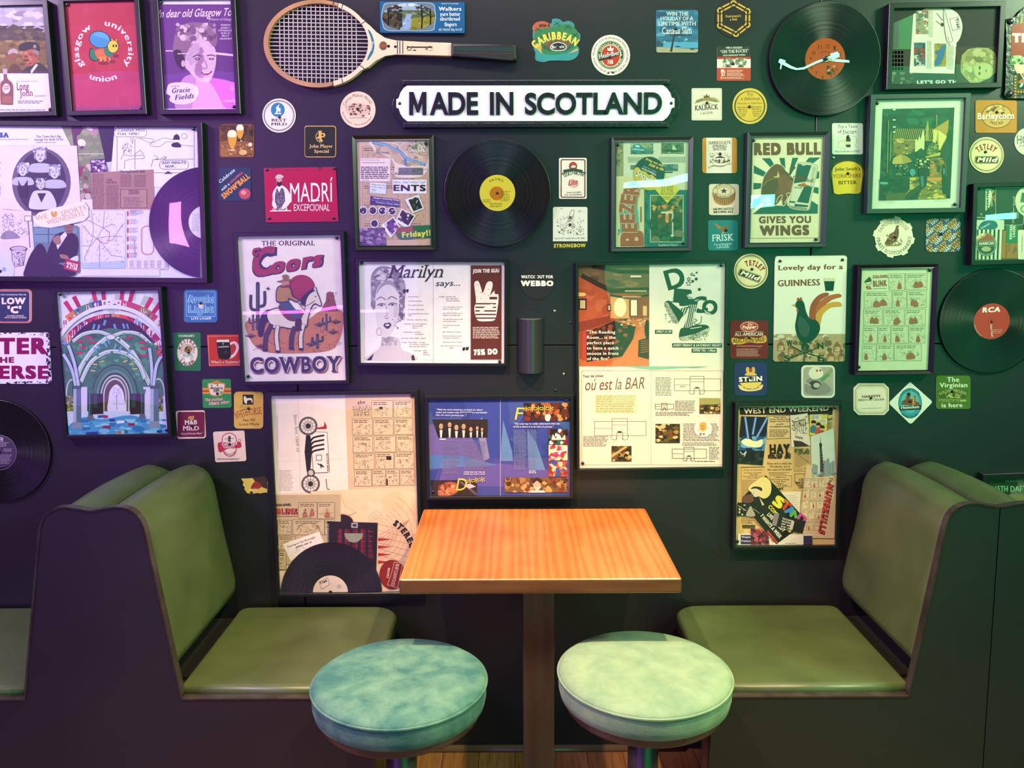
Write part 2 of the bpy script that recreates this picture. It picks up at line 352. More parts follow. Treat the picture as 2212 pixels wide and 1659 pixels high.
def side_parts(root, s, xm, half, halft, reach, zt, zv, wid=1):
    """seat side of a bench: s=+1 faces +x.  half: valley->seat corner at seat height, reach: valley->aisle end of the seat"""
    ox = root.location.x
    X = lambda d: xm+s*d-ox
    hp = half_profile(X(half), X(halft), X(0), ZS+.012, zt, zv, .062, s)
    # end panel (L shaped)
    pts = hp + [(X(0), .0), (X(reach+.012), .0), (X(reach), ZS), (X(half+.006), ZS)]
    bm = bmesh.new(); prism(bm, pts if s < 0 else pts[::-1], YF, YF+.018); 
    link('end_panel', bm_mesh(bm, 'end_panel'), root, M['panel'])
    line = [(X(reach), ZS), (X(half+.003), ZS)] + hp
    if s < 0: me = trim_strip(line[::-1], YF-.0015, YF+.020, .0045)
    else: me = trim_strip(line, YF-.0015, YF+.020, .0045)
    # keep the strip on the outer side of the outline
    link('edge_trim', me, root, M['trim'])
    # plinth behind the panel
    bm = bmesh.new(); x0, x1 = sorted((X(.02), X(reach-.012))); box(bm, x0, x1, YF+.018, YF+.15, 0, ZS-.03)
    link('plinth', bm_mesh(bm, 'plinth'), root, M['post'])
    bm = bmesh.new(); x0, x1 = sorted((X(0), X(reach-.02))); box(bm, x0, x1, YF+.15, -.002, ZS-.09, ZS-.02)
    box(bm, *sorted((X(0), X(.08))), YF+.15, -.002, 0, ZS-.09)
    link('seat_frame', bm_mesh(bm, 'seat_frame'), root, M['gap'])
    # seat cushion: rounded slab
    bm = bmesh.new(); a, b = sorted((X(half-.012), X(reach+.006)))
    box(bm, a, b, YF+.021, -.012, ZS-.02, ZS+.022)
    ve = [e for e in bm.edges if abs(e.verts[0].co.z-e.verts[1].co.z) > .01 and abs((e.verts[0].co.x+e.verts[1].co.x)/2-X(reach+.006)) < .001 and e.verts[0].co.y > -.1]
    bmesh.ops.bevel(bm, geom=ve, offset=.075, segments=7, affect='EDGES', profile=.5)
    ve = [e for e in bm.edges if abs(e.verts[0].co.z-e.verts[1].co.z) > .01 and abs((e.verts[0].co.x+e.verts[1].co.x)/2-X(half-.012)) < .001 and e.verts[0].co.y > -.1]
    bmesh.ops.bevel(bm, geom=ve, offset=.03, segments=4, affect='EDGES', profile=.5)
    te = [e for e in bm.edges if min(v.co.z for v in e.verts) > ZS+.02]
    bmesh.ops.bevel(bm, geom=te, offset=.016, segments=4, affect='EDGES', profile=.6)
    top = [f for f in bm.faces if f.normal.z > .98 and f.calc_center_median().z > ZS+.015]
    bmesh.ops.triangulate(bm, faces=top)
    bmesh.ops.subdivide_edges(bm, edges=list({e for f in bm.faces if f.normal.z > .98 for e in f.edges}), cuts=5, use_grid_fill=True)
    cx, cy = (a+b)/2, (YF-.0)/2
    for v in bm.verts:
        if v.co.z > ZS+.021:
            fx = 1-((v.co.x-cx)/((b-a)/2))**2; fy = 1-((v.co.y-cy)/(abs(YF)/2))**2
            v.co.z += .010*max(0, fx)*max(0, fy)
            # crease of a sat-on cover
            u = (v.co.x-cx)/((b-a)/2)
            v.co.z += .0065*math.exp(-((v.co.y-cy*1.15-.01*u)/.018)**2)*max(0, fx)
    me = bm_mesh(bm, 'seat_cushion', True); link('seat_cushion', me, root, M['leather'])
    # back cushion: slightly inside the panel outline, rounded at the wall end, bulging face
    d = Vector((X(halft)-X(half), zt-ZS-.012))
    n = 12; ys = [YF+.020, YF+.05, YF+.1, YF+.18, YF+.27, YF+.36, YF+.42, -.045, -.018, -.008]
    zb = ZS+.082
    x_b = X(half)+d.x*((zb-ZS-.012)/d.y)
    base = half_profile(x_b, X(halft), X(.002), zb, zt+.004, zv-.020, .085, s)
    # resample to even points
    def resample(pl, k):
        L_ = [0]
        for p, q in zip(pl, pl[1:]): L_.append(L_[-1]+math.hypot(q[0]-p[0], q[1]-p[1]))
        out = []; j = 0
        for i in range(k):
            t = L_[-1]*i/(k-1)
            while j < len(pl)-2 and L_[j+1] < t: j += 1
            f = (t-L_[j])/max(1e-9, L_[j+1]-L_[j])
            out.append((pl[j][0]+(pl[j+1][0]-pl[j][0])*f, pl[j][1]+(pl[j+1][1]-pl[j][1])*f))
        return out
    K = 30; rs = resample(base, K); cen = Vector((X(half*.45), ZS+.3))
    bm = bmesh.new(); rows = []
    for j, y in enumerate(ys):
        v_ = (y-YF)/abs(YF)
        bul = .016*math.sin(math.pi*min(1, max(0, v_)))
        back = max(0, (y+.06)/.052); sh = -.045*(1-math.sqrt(max(0, 1-back*back))) if back > 0 else 0
        row = []
        for i, (x, z) in enumerate(rs):
            a = Vector(rs[max(0, i-1)]); b2 = Vector(rs[min(K-1, i+1)]); dd = (b2-a).normalized(); nn = Vector((dd.y, -dd.x))
            c_ = Vector((x, z))-cen
            if nn.dot(c_) < 0: nn = -nn
            wgt = math.sin(math.pi*i/(K-1))**.5 if 0 < i < K-1 else 0
            q = Vector((x, z)) + nn*(bul*wgt - .004*(i < K-5)) + c_.normalized()*sh
            if s*(q.x-X(.002)) < 0: q.x = X(.002)
            row.append(bm.verts.new((q.x, y, q.y)))
        row.append(bm.verts.new((X(.002), y, zb)))
        rows.append(row)
    for a, b2 in zip(rows, rows[1:]):
        k = len(a)
        for i in range(k): bm.faces.new((a[i], a[(i+1) % k], b2[(i+1) % k], b2[i]))
    bm.faces.new(rows[0]); bm.faces.new(rows[-1][::-1])
    link('back_cushion', bm_mesh(bm, 'back_cushion', True), root, M['leather'])
xl = -.998; xr = px_on(2161, 1092)[0]
zt_, zv_ = .938, .918
rt = empty('booth_bench', (xl, -.25, 0), 'double olive leatherette booth bench with a dark end panel, left of the table', 'bench', 'booth benches against the wall')
rt.location.y = 0
side_parts(rt, 1, xl, .187, .112, .648, zt_, zv_)
side_parts(rt, -1, xl, .187, .112, .648, zt_, zv_)
rt = empty('booth_bench', (xr, 0, 0), 'olive leatherette booth bench facing left, right of the table', 'bench', 'booth benches against the wall')
side_parts(rt, -1, xr-.0012, .187, .112, .664, zt_, zv_)
rt = empty('booth_bench', (xr, 0, 0), 'booth bench at the right edge, facing away, mostly outside the photo', 'bench', 'booth benches against the wall')
side_parts(rt, 1, xr+.0012, .187, .112, .664, zt_, zv_)
# ------------------------------------------------------------------ printing: flat ink shapes on real sheets
_gl = {}
def glyphs(wt, res=2):
    """outline of every character of the built-in font at stroke weight wt, cap height = 1"""
    if (wt, res) in _gl: return _gl[(wt, res)]
    chars = [chr(c) for c in range(33, 127)] + list('£éíúÍ’“”·')
    obs = []
    def mk(s):
        c = bpy.data.curves.new('t', 'FONT'); c.body = s; c.offset = wt; c.resolution_u = res; c.fill_mode = 'FRONT'
        o = bpy.data.objects.new('t', c); COL.objects.link(o); return o
    for ch in chars: obs.append((ch, mk(ch), mk('H'+ch+'H')))
    hh = mk('HH'); h1 = mk('H')
    bpy.context.view_layer.update(); dg = bpy.context.evaluated_depsgraph_get()
    def dat(o):
        me = bpy.data.meshes.new_from_object(o.evaluated_get(dg)); v = [(q.co.x, q.co.y) for q in me.vertices]
        f = [tuple(p.vertices) for p in me.polygons]; bpy.data.meshes.remove(me); return v, f
    hv, _ = dat(h1); cap = max(y for x, y in hv)-max(0, min(y for x, y in hv)); y0 = min(y for x, y in hv); cap = max(y for x, y in hv)-y0
    hw = max(x for x, y in hv)-min(x for x, y in hv)
    v2, _ = dat(hh); hx = [x for x, y in v2]; advH = (max(hx)-min(hx))-hw
    out = {}
    for ch, o, o3 in obs:
        v, f = dat(o)
        if not v: continue
        v3, _ = dat(o3); xs = [x for x, y in v3]; adv = (max(xs)-min(xs))-hw-advH
        out[ch] = ([(x/cap, (y-y0)/cap) for x, y in v], f, adv/cap)
    for ch, o, o3 in obs:
        for q in (o, o3): c = q.data; bpy.data.objects.remove(q); bpy.data.curves.remove(c)
    for q in (hh, h1): c = q.data; bpy.data.objects.remove(q); bpy.data.curves.remove(c)
    out[' '] = ([], [], .38+wt)
    _gl[(wt, res)] = out; return out
_se = {}
def serif_quads(wt, ch):
    k = (wt, ch)
    if k in _se: return _se[k]
    v, f, adv = glyphs(wt)[ch]; cnt = {}
    for p in f:
        for i in range(len(p)):
            e = tuple(sorted((p[i], p[(i+1) % len(p)]))); cnt[e] = cnt.get(e, 0)+1
    q = []
    for (a, b), n in cnt.items():
        if n != 1: continue
        (xa, ya), (xb, yb) = v[a], v[b]
        if abs(ya-yb) > .015: continue
        L_ = abs(xa-xb)
        if not .08 < L_ < .34+wt*2: continue
        t = .075
        for y, s in ((0, 1), (1, -1), (.74, -1), (1.04, -1)):
            if abs(ya-y) < .03+wt:
                x0, x1 = min(xa, xb)-.09, max(xa, xb)+.09
                q.append([(x0, ya), (x1, ya), (x1, ya+s*t), (x0, ya+s*t)])
    if ch in 'TEFLZ':
        xs = [x for x, y in v]; x0, x1 = min(xs), max(xs)
        if ch in 'TEFZ': q.append([(x1-.07, .78), (x1, .78), (x1, 1), (x1-.07, 1)])
        if ch in 'TZ': q.append([(x0, .78), (x0+.07, .78), (x0+.07, 1), (x0, 1)])
        if ch in 'ELZ': q.append([(x1-.07, 0), (x1, 0), (x1, .26), (x1-.07, .26)])
    _se[k] = q; return q
def clip_poly(poly, clip):
    """Sutherland-Hodgman against a convex outline"""
    out = poly; n = len(clip)
    ar = sum(clip[i][0]*clip[(i+1) % n][1]-clip[(i+1) % n][0]*clip[i][1] for i in range(n)); sg = 1 if ar > 0 else -1
    for i in range(n):
        (ax, ay), (bx, by) = clip[i], clip[(i+1) % n]; ex, ey = bx-ax, by-ay; res = []
        if not out: return []
        d = [sg*(ex*(p[1]-ay)-ey*(p[0]-ax)) for p in out]
        if min(d) >= 0: continue
        for j in range(len(out)):
            p, q, dp, dq = out[j], out[(j+1) % len(out)], d[j], d[(j+1) % len(out)]
            if dp >= 0: res.append(p)
            if (dp >= 0) != (dq >= 0):
                t = dp/(dp-dq); res.append((p[0]+(q[0]-p[0])*t, p[1]+(q[1]-p[1])*t))
        out = res
    return out if len(out) > 2 else []
def ell(cx, cy, rx, ry=None, n=36, rot=0, a0=0, a1=360):
    ry = rx if ry is None else ry; c, s = math.cos(math.radians(rot)), math.sin(math.radians(rot)); o = []
    full = abs(a1-a0) >= 360; k = n if full else n+1
    for i in range(k):
        a = math.radians(a0+(a1-a0)*i/n); x, y = rx*math.cos(a), ry*math.sin(a)
        o.append((cx+x*c-y*s, cy+x*s+y*c))
    return o
def rrect(x0, y0, x1, y1, r, n=5):
    o = []
    for cx, cy, a in ((x1-r, y0+r, -90), (x1-r, y1-r, 0), (x0+r, y1-r, 90), (x0+r, y0+r, 180)):
        o += ell(cx, cy, r, r, n, 0, a, a+90)
    return o
def spl(pts, k=5):
    """closed smooth outline through points"""
    o = []; n = len(pts)
    for i in range(n):
        p0, p1, p2, p3 = pts[i-1], pts[i], pts[(i+1) % n], pts[(i+2) % n]
        for j in range(k):
            t = j/k; t2, t3 = t*t, t*t*t
            o.append(tuple(.5*(2*p1[a]+(p2[a]-p0[a])*t+(2*p0[a]-5*p1[a]+4*p2[a]-p3[a])*t2+(3*p1[a]-p0[a]-3*p2[a]+p3[a])*t3) for a in (0, 1)))
    return o
def spo(pts, k=5):
    """open smooth line"""
    o = []; n = len(pts)
    for i in range(n-1):
        p0, p1, p2, p3 = pts[max(0, i-1)], pts[i], pts[i+1], pts[min(n-1, i+2)]
        for j in range(k):
            t = j/k; t2, t3 = t*t, t*t*t
            o.append(tuple(.5*(2*p1[a]+(p2[a]-p0[a])*t+(2*p0[a]-5*p1[a]+4*p2[a]-p3[a])*t2+(3*p1[a]-p0[a]-3*p2[a]+p3[a])*t3) for a in (0, 1)))
    o.append(pts[-1]); return o
class Tile:
    def __init__(s, ox, oy, k): s.ox, s.oy, s.k = ox, oy, k
    def __call__(s, x, y): return s.ox+x/s.k, s.oy+y/s.k
    def inv(s, px, py): return (px-s.ox)*s.k, (py-s.oy)*s.k
tA, tB, tC, tD = Tile(0, 0, 3.858), Tile(540, 0, 3.858), Tile(1080, 0, 3.8138), Tile(1640, 0, 3.8584)
tE, tF, tG, tH = Tile(0, 400, 3.858), Tile(500, 400, 3.6066), Tile(1080, 400, 3.8138), Tile(1640, 400, 3.8584)
tI, tJ, tK, tL = Tile(0, 800, 3.858), Tile(540, 820, 3.0722), Tile(1220, 540, 3.3868), Tile(1540, 780, 3.2917)
tM, tN, tO, tP = Tile(755, 280, 6.145), Tile(1310, 280, 6.145), Tile(1600, 275, 6.145), Tile(2072, 0, 7.214)
tQ, tR, tS, tU = Tile(2072, 360, 7.214), Tile(1860, 190, 5.72), Tile(110, 610, 4.739), Tile(1575, 860, 4.608)
STEP = 1.6e-5
def copies(w, h):
    """bold strokes: the outline printed a few times, slightly shifted"""
    if w <= .002: return [(0, 0)]
    if w < .055 and h < 60: return [(-w, 0), (w, 0)]
    v = w*.7; nx, ny = 2+int(2*w/.105), 2+int(2*v/.075)
    return [(-w+2*w*i/(nx-1), -v+2*v*j/(ny-1)) for i in range(nx) for j in range(ny)]
class Sheet:
    """a printed sheet: shapes are given in the reading coordinates of its tile and lie on the plane y = -depth"""
    def __init__(s, tile, depth, clip=None, seed=1):
        s.t, s.d, s.clip, s.k = tile, depth, clip, 0
        s.V, s.F, s.C = [], [], []; s.j = 0; s.res = 2; s.c0 = s.ck = s.cm = -1; s.rnd = random.Random(seed); s.done = []; s.cur = None; s.extra = None
    def part(s, name, label=None, clip=None):
        s.flush(); s.cur = (name, label); s.extra = clip
    def flush(s):
        if s.F: s.done.append((s.cur, s.V, s.F, s.C))
        s.V, s.F, s.C = [], [], []
    def _put(s, poly, c):
        if s.clip: poly = clip_poly(poly, s.clip)
        if poly and s.extra: poly = clip_poly(poly, s.extra)
        if len(poly) < 3: return
        b = len(s.V); y = -(s.d+(s.k+.14*s.j)*STEP)
        for p in poly:
            w_ = atY(*s.t(*p), y); s.V.append((w_.x, y, w_.z))
        s.F.append(tuple(range(b, b+len(poly)))); s.C.append(rgb(c))
    def up(s): s.k += 1
    def P(s, pts, c, up=1):
        if up: s.k += 1
        if len(pts) <= 4 and up != 2: s._put(list(pts), c) if len(pts) == 3 or convex(pts) else s._tess(pts, c)
        elif convex(pts): s._put(list(pts), c)
        else: s._tess(pts, c)
    def _tess(s, pts, c):
        for tri in tessellate_polygon([[Vector((x, y, 0)) for x, y in pts]]): s._put([pts[i] for i in tri], c)
    def R(s, x0, y0, x1, y1, c, rot=0, up=1):
        p = [(x0, y0), (x1, y0), (x1, y1), (x0, y1)]
        if rot:
            cx, cy = (x0+x1)/2, (y0+y1)/2; a, b = math.cos(math.radians(rot)), math.sin(math.radians(rot))
            p = [(cx+(x-cx)*a-(y-cy)*b, cy+(x-cx)*b+(y-cy)*a) for x, y in p]
        s.P(p, c, up)
    def RR(s, x0, y0, x1, y1, r, c): s.P(rrect(x0, y0, x1, y1, r), c)
    def E(s, cx, cy, rx, c, ry=None, rot=0, up=1, n=32): s.P(ell(cx, cy, rx, ry, n, rot), c, up)
    def O(s, cx, cy, r, w_, c, ry=None, a0=0, a1=360, up=1, n=48):
        if up: s.k += 1
        ry = r if ry is None else ry
        o = ell(cx, cy, r, ry, n, 0, a0, a1); i = ell(cx, cy, r-w_, ry-w_, n, 0, a0, a1); m_ = len(o)
        for j in range(m_ if abs(a1-a0) >= 360 else m_-1): s._put([o[j], o[(j+1) % m_], i[(j+1) % m_], i[j]], c)
    def S(s, pts, c, up=1): s.P(spl(pts), c, up)
    def L(s, pts, w_, c, up=1, sm=0, closed=0):
        if up: s.k += 1
        if sm: pts = spo(pts)
        if closed: pts = list(pts)+[pts[0]]
        for n_, ((xa, ya), (xb, yb)) in enumerate(zip(pts, pts[1:])):
            s.j = n_ % 3; l_ = math.hypot(xb-xa, yb-ya)
            if l_ < 1e-6: continue
            nx, ny = -(yb-ya)/l_*w_/2, (xb-xa)/l_*w_/2; ex, ey = (xb-xa)/l_*w_*.25, (yb-ya)/l_*w_*.25
            s._put([(xa+nx-ex, ya+ny-ey), (xb+nx+ex, yb+ny+ey), (xb-nx+ex, yb-ny+ey), (xa-nx-ex, ya-ny-ey)], c)
        s.j = 0
    def B(s, x0, y0, x1, y1, w_, c): s.L([(x0, y0), (x1, y0), (x1, y1), (x0, y1)], w_, c, closed=1)
    def T(s, txt, xa, ya, xb, yb, h, c, w=0, se=0, sl=0, up=1, sp=0):
        """text whose baseline runs from (xa,ya) to (xb,yb) with cap height h"""
        if up: s.k += 1
        G = glyphs(0, max(s.res, 4 if h > 60 else 2)); x = 0; run = []; w *= 1.35; cp = copies(w, h); sp += w*1.6; k0 = s.k
        for ch in txt:
            g_ = G.get(ch) or G['-']; run.append((ch, x)); x += g_[2]+sp
        g_ = G.get(txt[-1]) or G['-']; tot = x-sp
        if g_[0]: tot = run[-1][1]+max(p[0] for p in g_[0])
        g0 = G.get(txt[0]) or G['-']; off = min((p[0] for p in g0[0]), default=0); tot -= off
        D = math.hypot(xb-xa, yb-ya); ux, uy = (xb-xa)/D, (yb-ya)/D; sx = D/tot; vx, vy = uy, -ux
        for ch, gx in run:
            g_ = G.get(ch) or G['-']
            if not g_[0]: continue
            def mp(p): a = (gx+p[0]-off)*sx+sl*p[1]*h; b = p[1]*h; return xa+ux*a+vx*b, ya+uy*a+vy*b
            for n_, (dx, dy) in enumerate(cp):
                s.j = n_ % 6+1; s.k = k0+n_//6; pv = [mp((p[0]+dx, p[1]*(1-2*w*.7)+w*.7+dy)) for p in g_[0]]
                for f in g_[1]: s._put([pv[i] for i in f], c)
            s.j = 0; s.k = k0+(len(cp)-1)//6
            if se:
                for q in serif_quads(0, ch): s._put([mp((p[0]+w*(1 if p[0] > q[0][0]+.01 else -1)*.6, p[1])) for p in q], c)
    def A(s, txt, cx, cy, r, a0, a1, h, c, w=0, se=0, inv=0, up=1, ry=None):
        """text on an arc; angles in degrees clockwise from the top; inv: reads along the bottom"""
        if up: s.k += 1
        G = glyphs(0, s.res); x = 0; run = []; w *= 1.35; cp = copies(w, h); k0 = s.k
        for ch in txt: g_ = G.get(ch) or G['-']; run.append((ch, x, g_[2]+w*1.6)); x += g_[2]+w*1.6
        kx = math.radians(abs(a1-a0))*r/x; f_ = 1 if ry is None else ry/r
        for ch, gx, adv in run:
            g_ = G.get(ch) or G['-']
            if not g_[0]: continue
            a = math.radians(a0+(a1-a0)*(gx+adv/2)/x)
            ux, uy = math.cos(a), math.sin(a); vx, vy = math.sin(a), -math.cos(a); bx, by = cx+r*vx, cy+r*vy
            if inv: ux, uy, vx, vy = -ux, -uy, -vx, -vy
            def mp(p):
                q = (p[0]-adv/2)*kx; X, Y = bx+ux*q+vx*p[1]*h, by+uy*q+vy*p[1]*h
                return X, cy+(Y-cy)*f_
            for n_, (dx, dy) in enumerate(cp):
                s.j = n_ % 6+1; s.k = k0+n_//6; pv = [mp((p[0]+dx, p[1]*(1-2*w*.7)+w*.7+dy)) for p in g_[0]]
                for f in g_[1]: s._put([pv[i] for i in f], c)
            s.j = 0; s.k = k0+(len(cp)-1)//6
            if se:
                for q in serif_quads(0, ch): s._put([mp((p[0]+w*(1 if p[0] > q[0][0]+.01 else -1)*.6, p[1])) for p in q], c)
    def G(s, x0, y0, x1, y1, n, c, th=.5, rot=0, rag=.25):
        """a block of small print too fine to read"""
        s.k += 1; rd = s.rnd; lh = (y1-y0)/n; cx, cy = (x0+x1)/2, (y0+y1)/2; ca, sa = math.cos(math.radians(rot)), math.sin(math.radians(rot))
        for i in range(n):
            y = y0+lh*(i+.25); x = x0; xe = x1-(x1-x0)*rag*rd.random()
            while x < xe:
                wl = min(lh*(.8+2.4*rd.random()), xe-x)
                q = [(x, y), (x+wl, y), (x+wl, y+lh*th), (x, y+lh*th)]
                s._put([(cx+(a-cx)*ca-(b-cy)*sa, cy+(a-cx)*sa+(b-cy)*ca) for a, b in q], c); x += wl+lh*.35
    def N(s, x0, y0, x1, y1, n, cols, r0, r1, fl=1, clip=None):
        """irregular patches, the mottling of a printed photograph"""
        rd = s.rnd; cl = clip or [(x0, y0), (x1, y0), (x1, y1), (x0, y1)]; sv = s.extra
        for i in range(n):
            s.k += (i % 6 == 0); s.j = i % 6
            cx, cy, r = x0+(x1-x0)*rd.random(), y0+(y1-y0)*rd.random(), r0+(r1-r0)*rd.random(); c = cols[int(rd.random()*len(cols))]
            p = [(cx+r*(.6+.6*rd.random())*math.cos(a), cy+r*fl*(.6+.6*rd.random())*math.sin(a)) for a in [6.283*j/8 for j in range(8)]]
            for tri in tessellate_polygon([[Vector((x, y, 0)) for x, y in p]]):
                q = clip_poly([p[t] for t in tri], cl)
                if q: s._put(q, c)
        s.j = 0
    def Q(s, x0, y0, x1, y1, n, c, w_, amp=.3):
        """pen scribble"""
        s.k += 1; rd = s.rnd
        for i in range(n):
            x, y = x0+(x1-x0)*rd.random(), y0+(y1-y0)*rd.random(); a = rd.random()*6.3; l_ = (x1-x0)*amp*(.3+.7*rd.random()); pts = [(x, y)]
            for j in range(4):
                a += rd.uniform(-.9, .9); x = min(x1, max(x0, x+l_/4*math.cos(a))); y = min(y1, max(y0, y+l_/4*math.sin(a))); pts.append((x, y))
            q = s.k; s.k += .1*(i % 9); s.L(pts, w_, c, up=0); s.k = q
        s.k += .8
    def comic(s, x0, y0, x1, y1, c, paper, blob=None, n=7, w_=1.6):
        """one panel of a comic strip: border, lettering at the top, plain figures"""
        if s.k == s.ck: s.k = s.c0           # neighbouring panels share their layers
        else: s.c0 = s.k; s.cm = 0
        s.R(x0, y0, x1, y1, paper); s.B(x0, y0, x1, y1, w_, c); W, H = x1-x0, y1-y0; rd = s.rnd
        s.G(x0+W*.08, y0+H*.06, x1-W*.1, y0+H*.28, 2, c, .4)
        for i in range(1+int(W > H*1.1)):
            bx, by = x0+W*(.25+.5*rd.random()), y0+H*(.62+.12*rd.random())
            if blob: s.S([(bx-W*.13, by+H*.2), (bx-W*.1, by-H*.08), (bx, by-H*.16), (bx+W*.1, by-H*.06), (bx+W*.14, by+H*.18), (bx, by+H*.24)], blob)
            s.O(bx, by-H*.22, H*.075, w_*.9, c, n=10)
        s.Q(x0+W*.05, y0+H*.34, x1-W*.05, y1-H*.06, n, c, w_*.8, .3)
        s.cm = max(s.cm, s.k); s.k = s.ck = s.cm
def convex(p):
    n = len(p); sg = 0
    for i in range(n):
        (ax, ay), (bx, by), (cx, cy) = p[i], p[(i+1) % n], p[(i+2) % n]
        z = (bx-ax)*(cy-by)-(by-ay)*(cx-bx)
        if abs(z) < 1e-9: continue
        if sg == 0: sg = 1 if z > 0 else -1
        elif (z > 0) != (sg > 0): return False
    return True
def ink_mesh(name, V, F, C, off, bm_base=None):
    me = bpy.data.meshes.new(name)
    me.from_pydata([(x-off[0], y-off[1], z-off[2]) for x, y, z in V], [], F)
    at = me.attributes.new('ink', 'FLOAT_COLOR', 'CORNER'); d = []
    for f, c in zip(F, C): d += list((*c, 1))*len(f)
    at.data.foreach_set('color', d)
    return me
def slab(outl, y0, y1, c, off):
    """closed card: front outline at y1 (towards the room), back at y0"""
    n = len(outl); V = []; F = []; C = []
    for p in outl: V.append((p[0], y1, p[1]))
    for p in outl: V.append((p[0], y0, p[1]))
    F.append(tuple(range(n))); C.append(c)
    for i in range(n): F.append((i, i+n, (i+1) % n+n, (i+1) % n)); C.append(c)
    return V, F, C
GRP_MAT = 'beer mats pinned to the wall'
PIN = None
def pin_mesh():
    global PIN
    if PIN is None:
        bm = bmesh.new(); lathe(bm, [(.0001, -.0), (.0042, .0), (.0042, .0012), (.003, .0022), (.0001, .0026)], 14, axis='y')
        PIN = bm_mesh(bm, 'pin', True)
        PIN.materials.append(M['black'])
    return PIN
def screw(parent, px, py, depth, off, name='screw', sc=1.0):
    w_ = atY(px, py, -depth)
    o = link(name, pin_mesh(), parent); o.location = (w_.x-off[0], -depth-off[1], w_.z-off[2]); o.scale = (sc, sc, sc); return o
def finish(sh, root, off, mat, first_into=None):
    sh.flush(); base = root
    for i, (cur, V, F, C) in enumerate(sh.done):
        nm, lb = cur or ('print', None)
        if nm == 'record_half':                       # own centre for the grooves
            q = atY(*sh.t(*lb), -sh.d); lb = None
            o = link(nm, ink_mesh(nm, V, F, C, (q.x, 0, q.z)), root, M['vinylflat'], (q.x-off[0], -off[1], q.z-off[2])); o.parent = base; continue
        me = ink_mesh(nm, V, F, C, off); o = link(nm, me, base, M[mat])
        if nm == 'sheet': base = o                    # cuttings are pasted on the sheet
        if lb: o['label'] = lb
def card(name, label, cat, group, tile, outl, base, art, pin=None, th=.0015, mat='ink', pinname='pin', y_back=0.0):
    """a flat card, mat or plate on the wall.  outl: outline in tile coordinates; one mesh for card and print"""
    sh = Sheet(tile, y_back+th, outl if convex(outl) else None, seed=len(label)+int(outl[0][0]))
    O_ = [(lambda w_: (w_.x, w_.z))(atY(*tile(*p), -(y_back+th))) for p in outl]
    cx, cz = sum(p[0] for p in O_)/len(O_), sum(p[1] for p in O_)/len(O_); off = (cx, -y_back, cz)
    V, F, C = slab(O_, -y_back, -(y_back+th), rgb(base), off)
    art(sh); sh.flush()
    keep = [d for d in sh.done if d[0] is None]; parts = [d for d in sh.done if d[0] is not None]
    for cur, v, f, c in keep:
        b = len(V); V = V+v; F = F+[tuple(i+b for i in q) for q in f]; C = C+c
    me = ink_mesh(name, V, F, C, off); o = link(name, me, None, M[mat], off); tag(o, label, cat, group)
    for cur, v, f, c in parts:
        po = link(cur[0], ink_mesh(cur[0], v, f, c, off), o, M[mat])
        if cur[1]: po['label'] = cur[1]
    for p in ([pin] if isinstance(pin, tuple) else (pin or [])):
        screw(o, *tile(*p), y_back+th+sh.k*STEP, off, pinname)
    return o
def beer_mat(label, tile, outl, base, art, pin=None): return card('beer_mat', label, 'beer mat', GRP_MAT, tile, outl, base, art, pin)
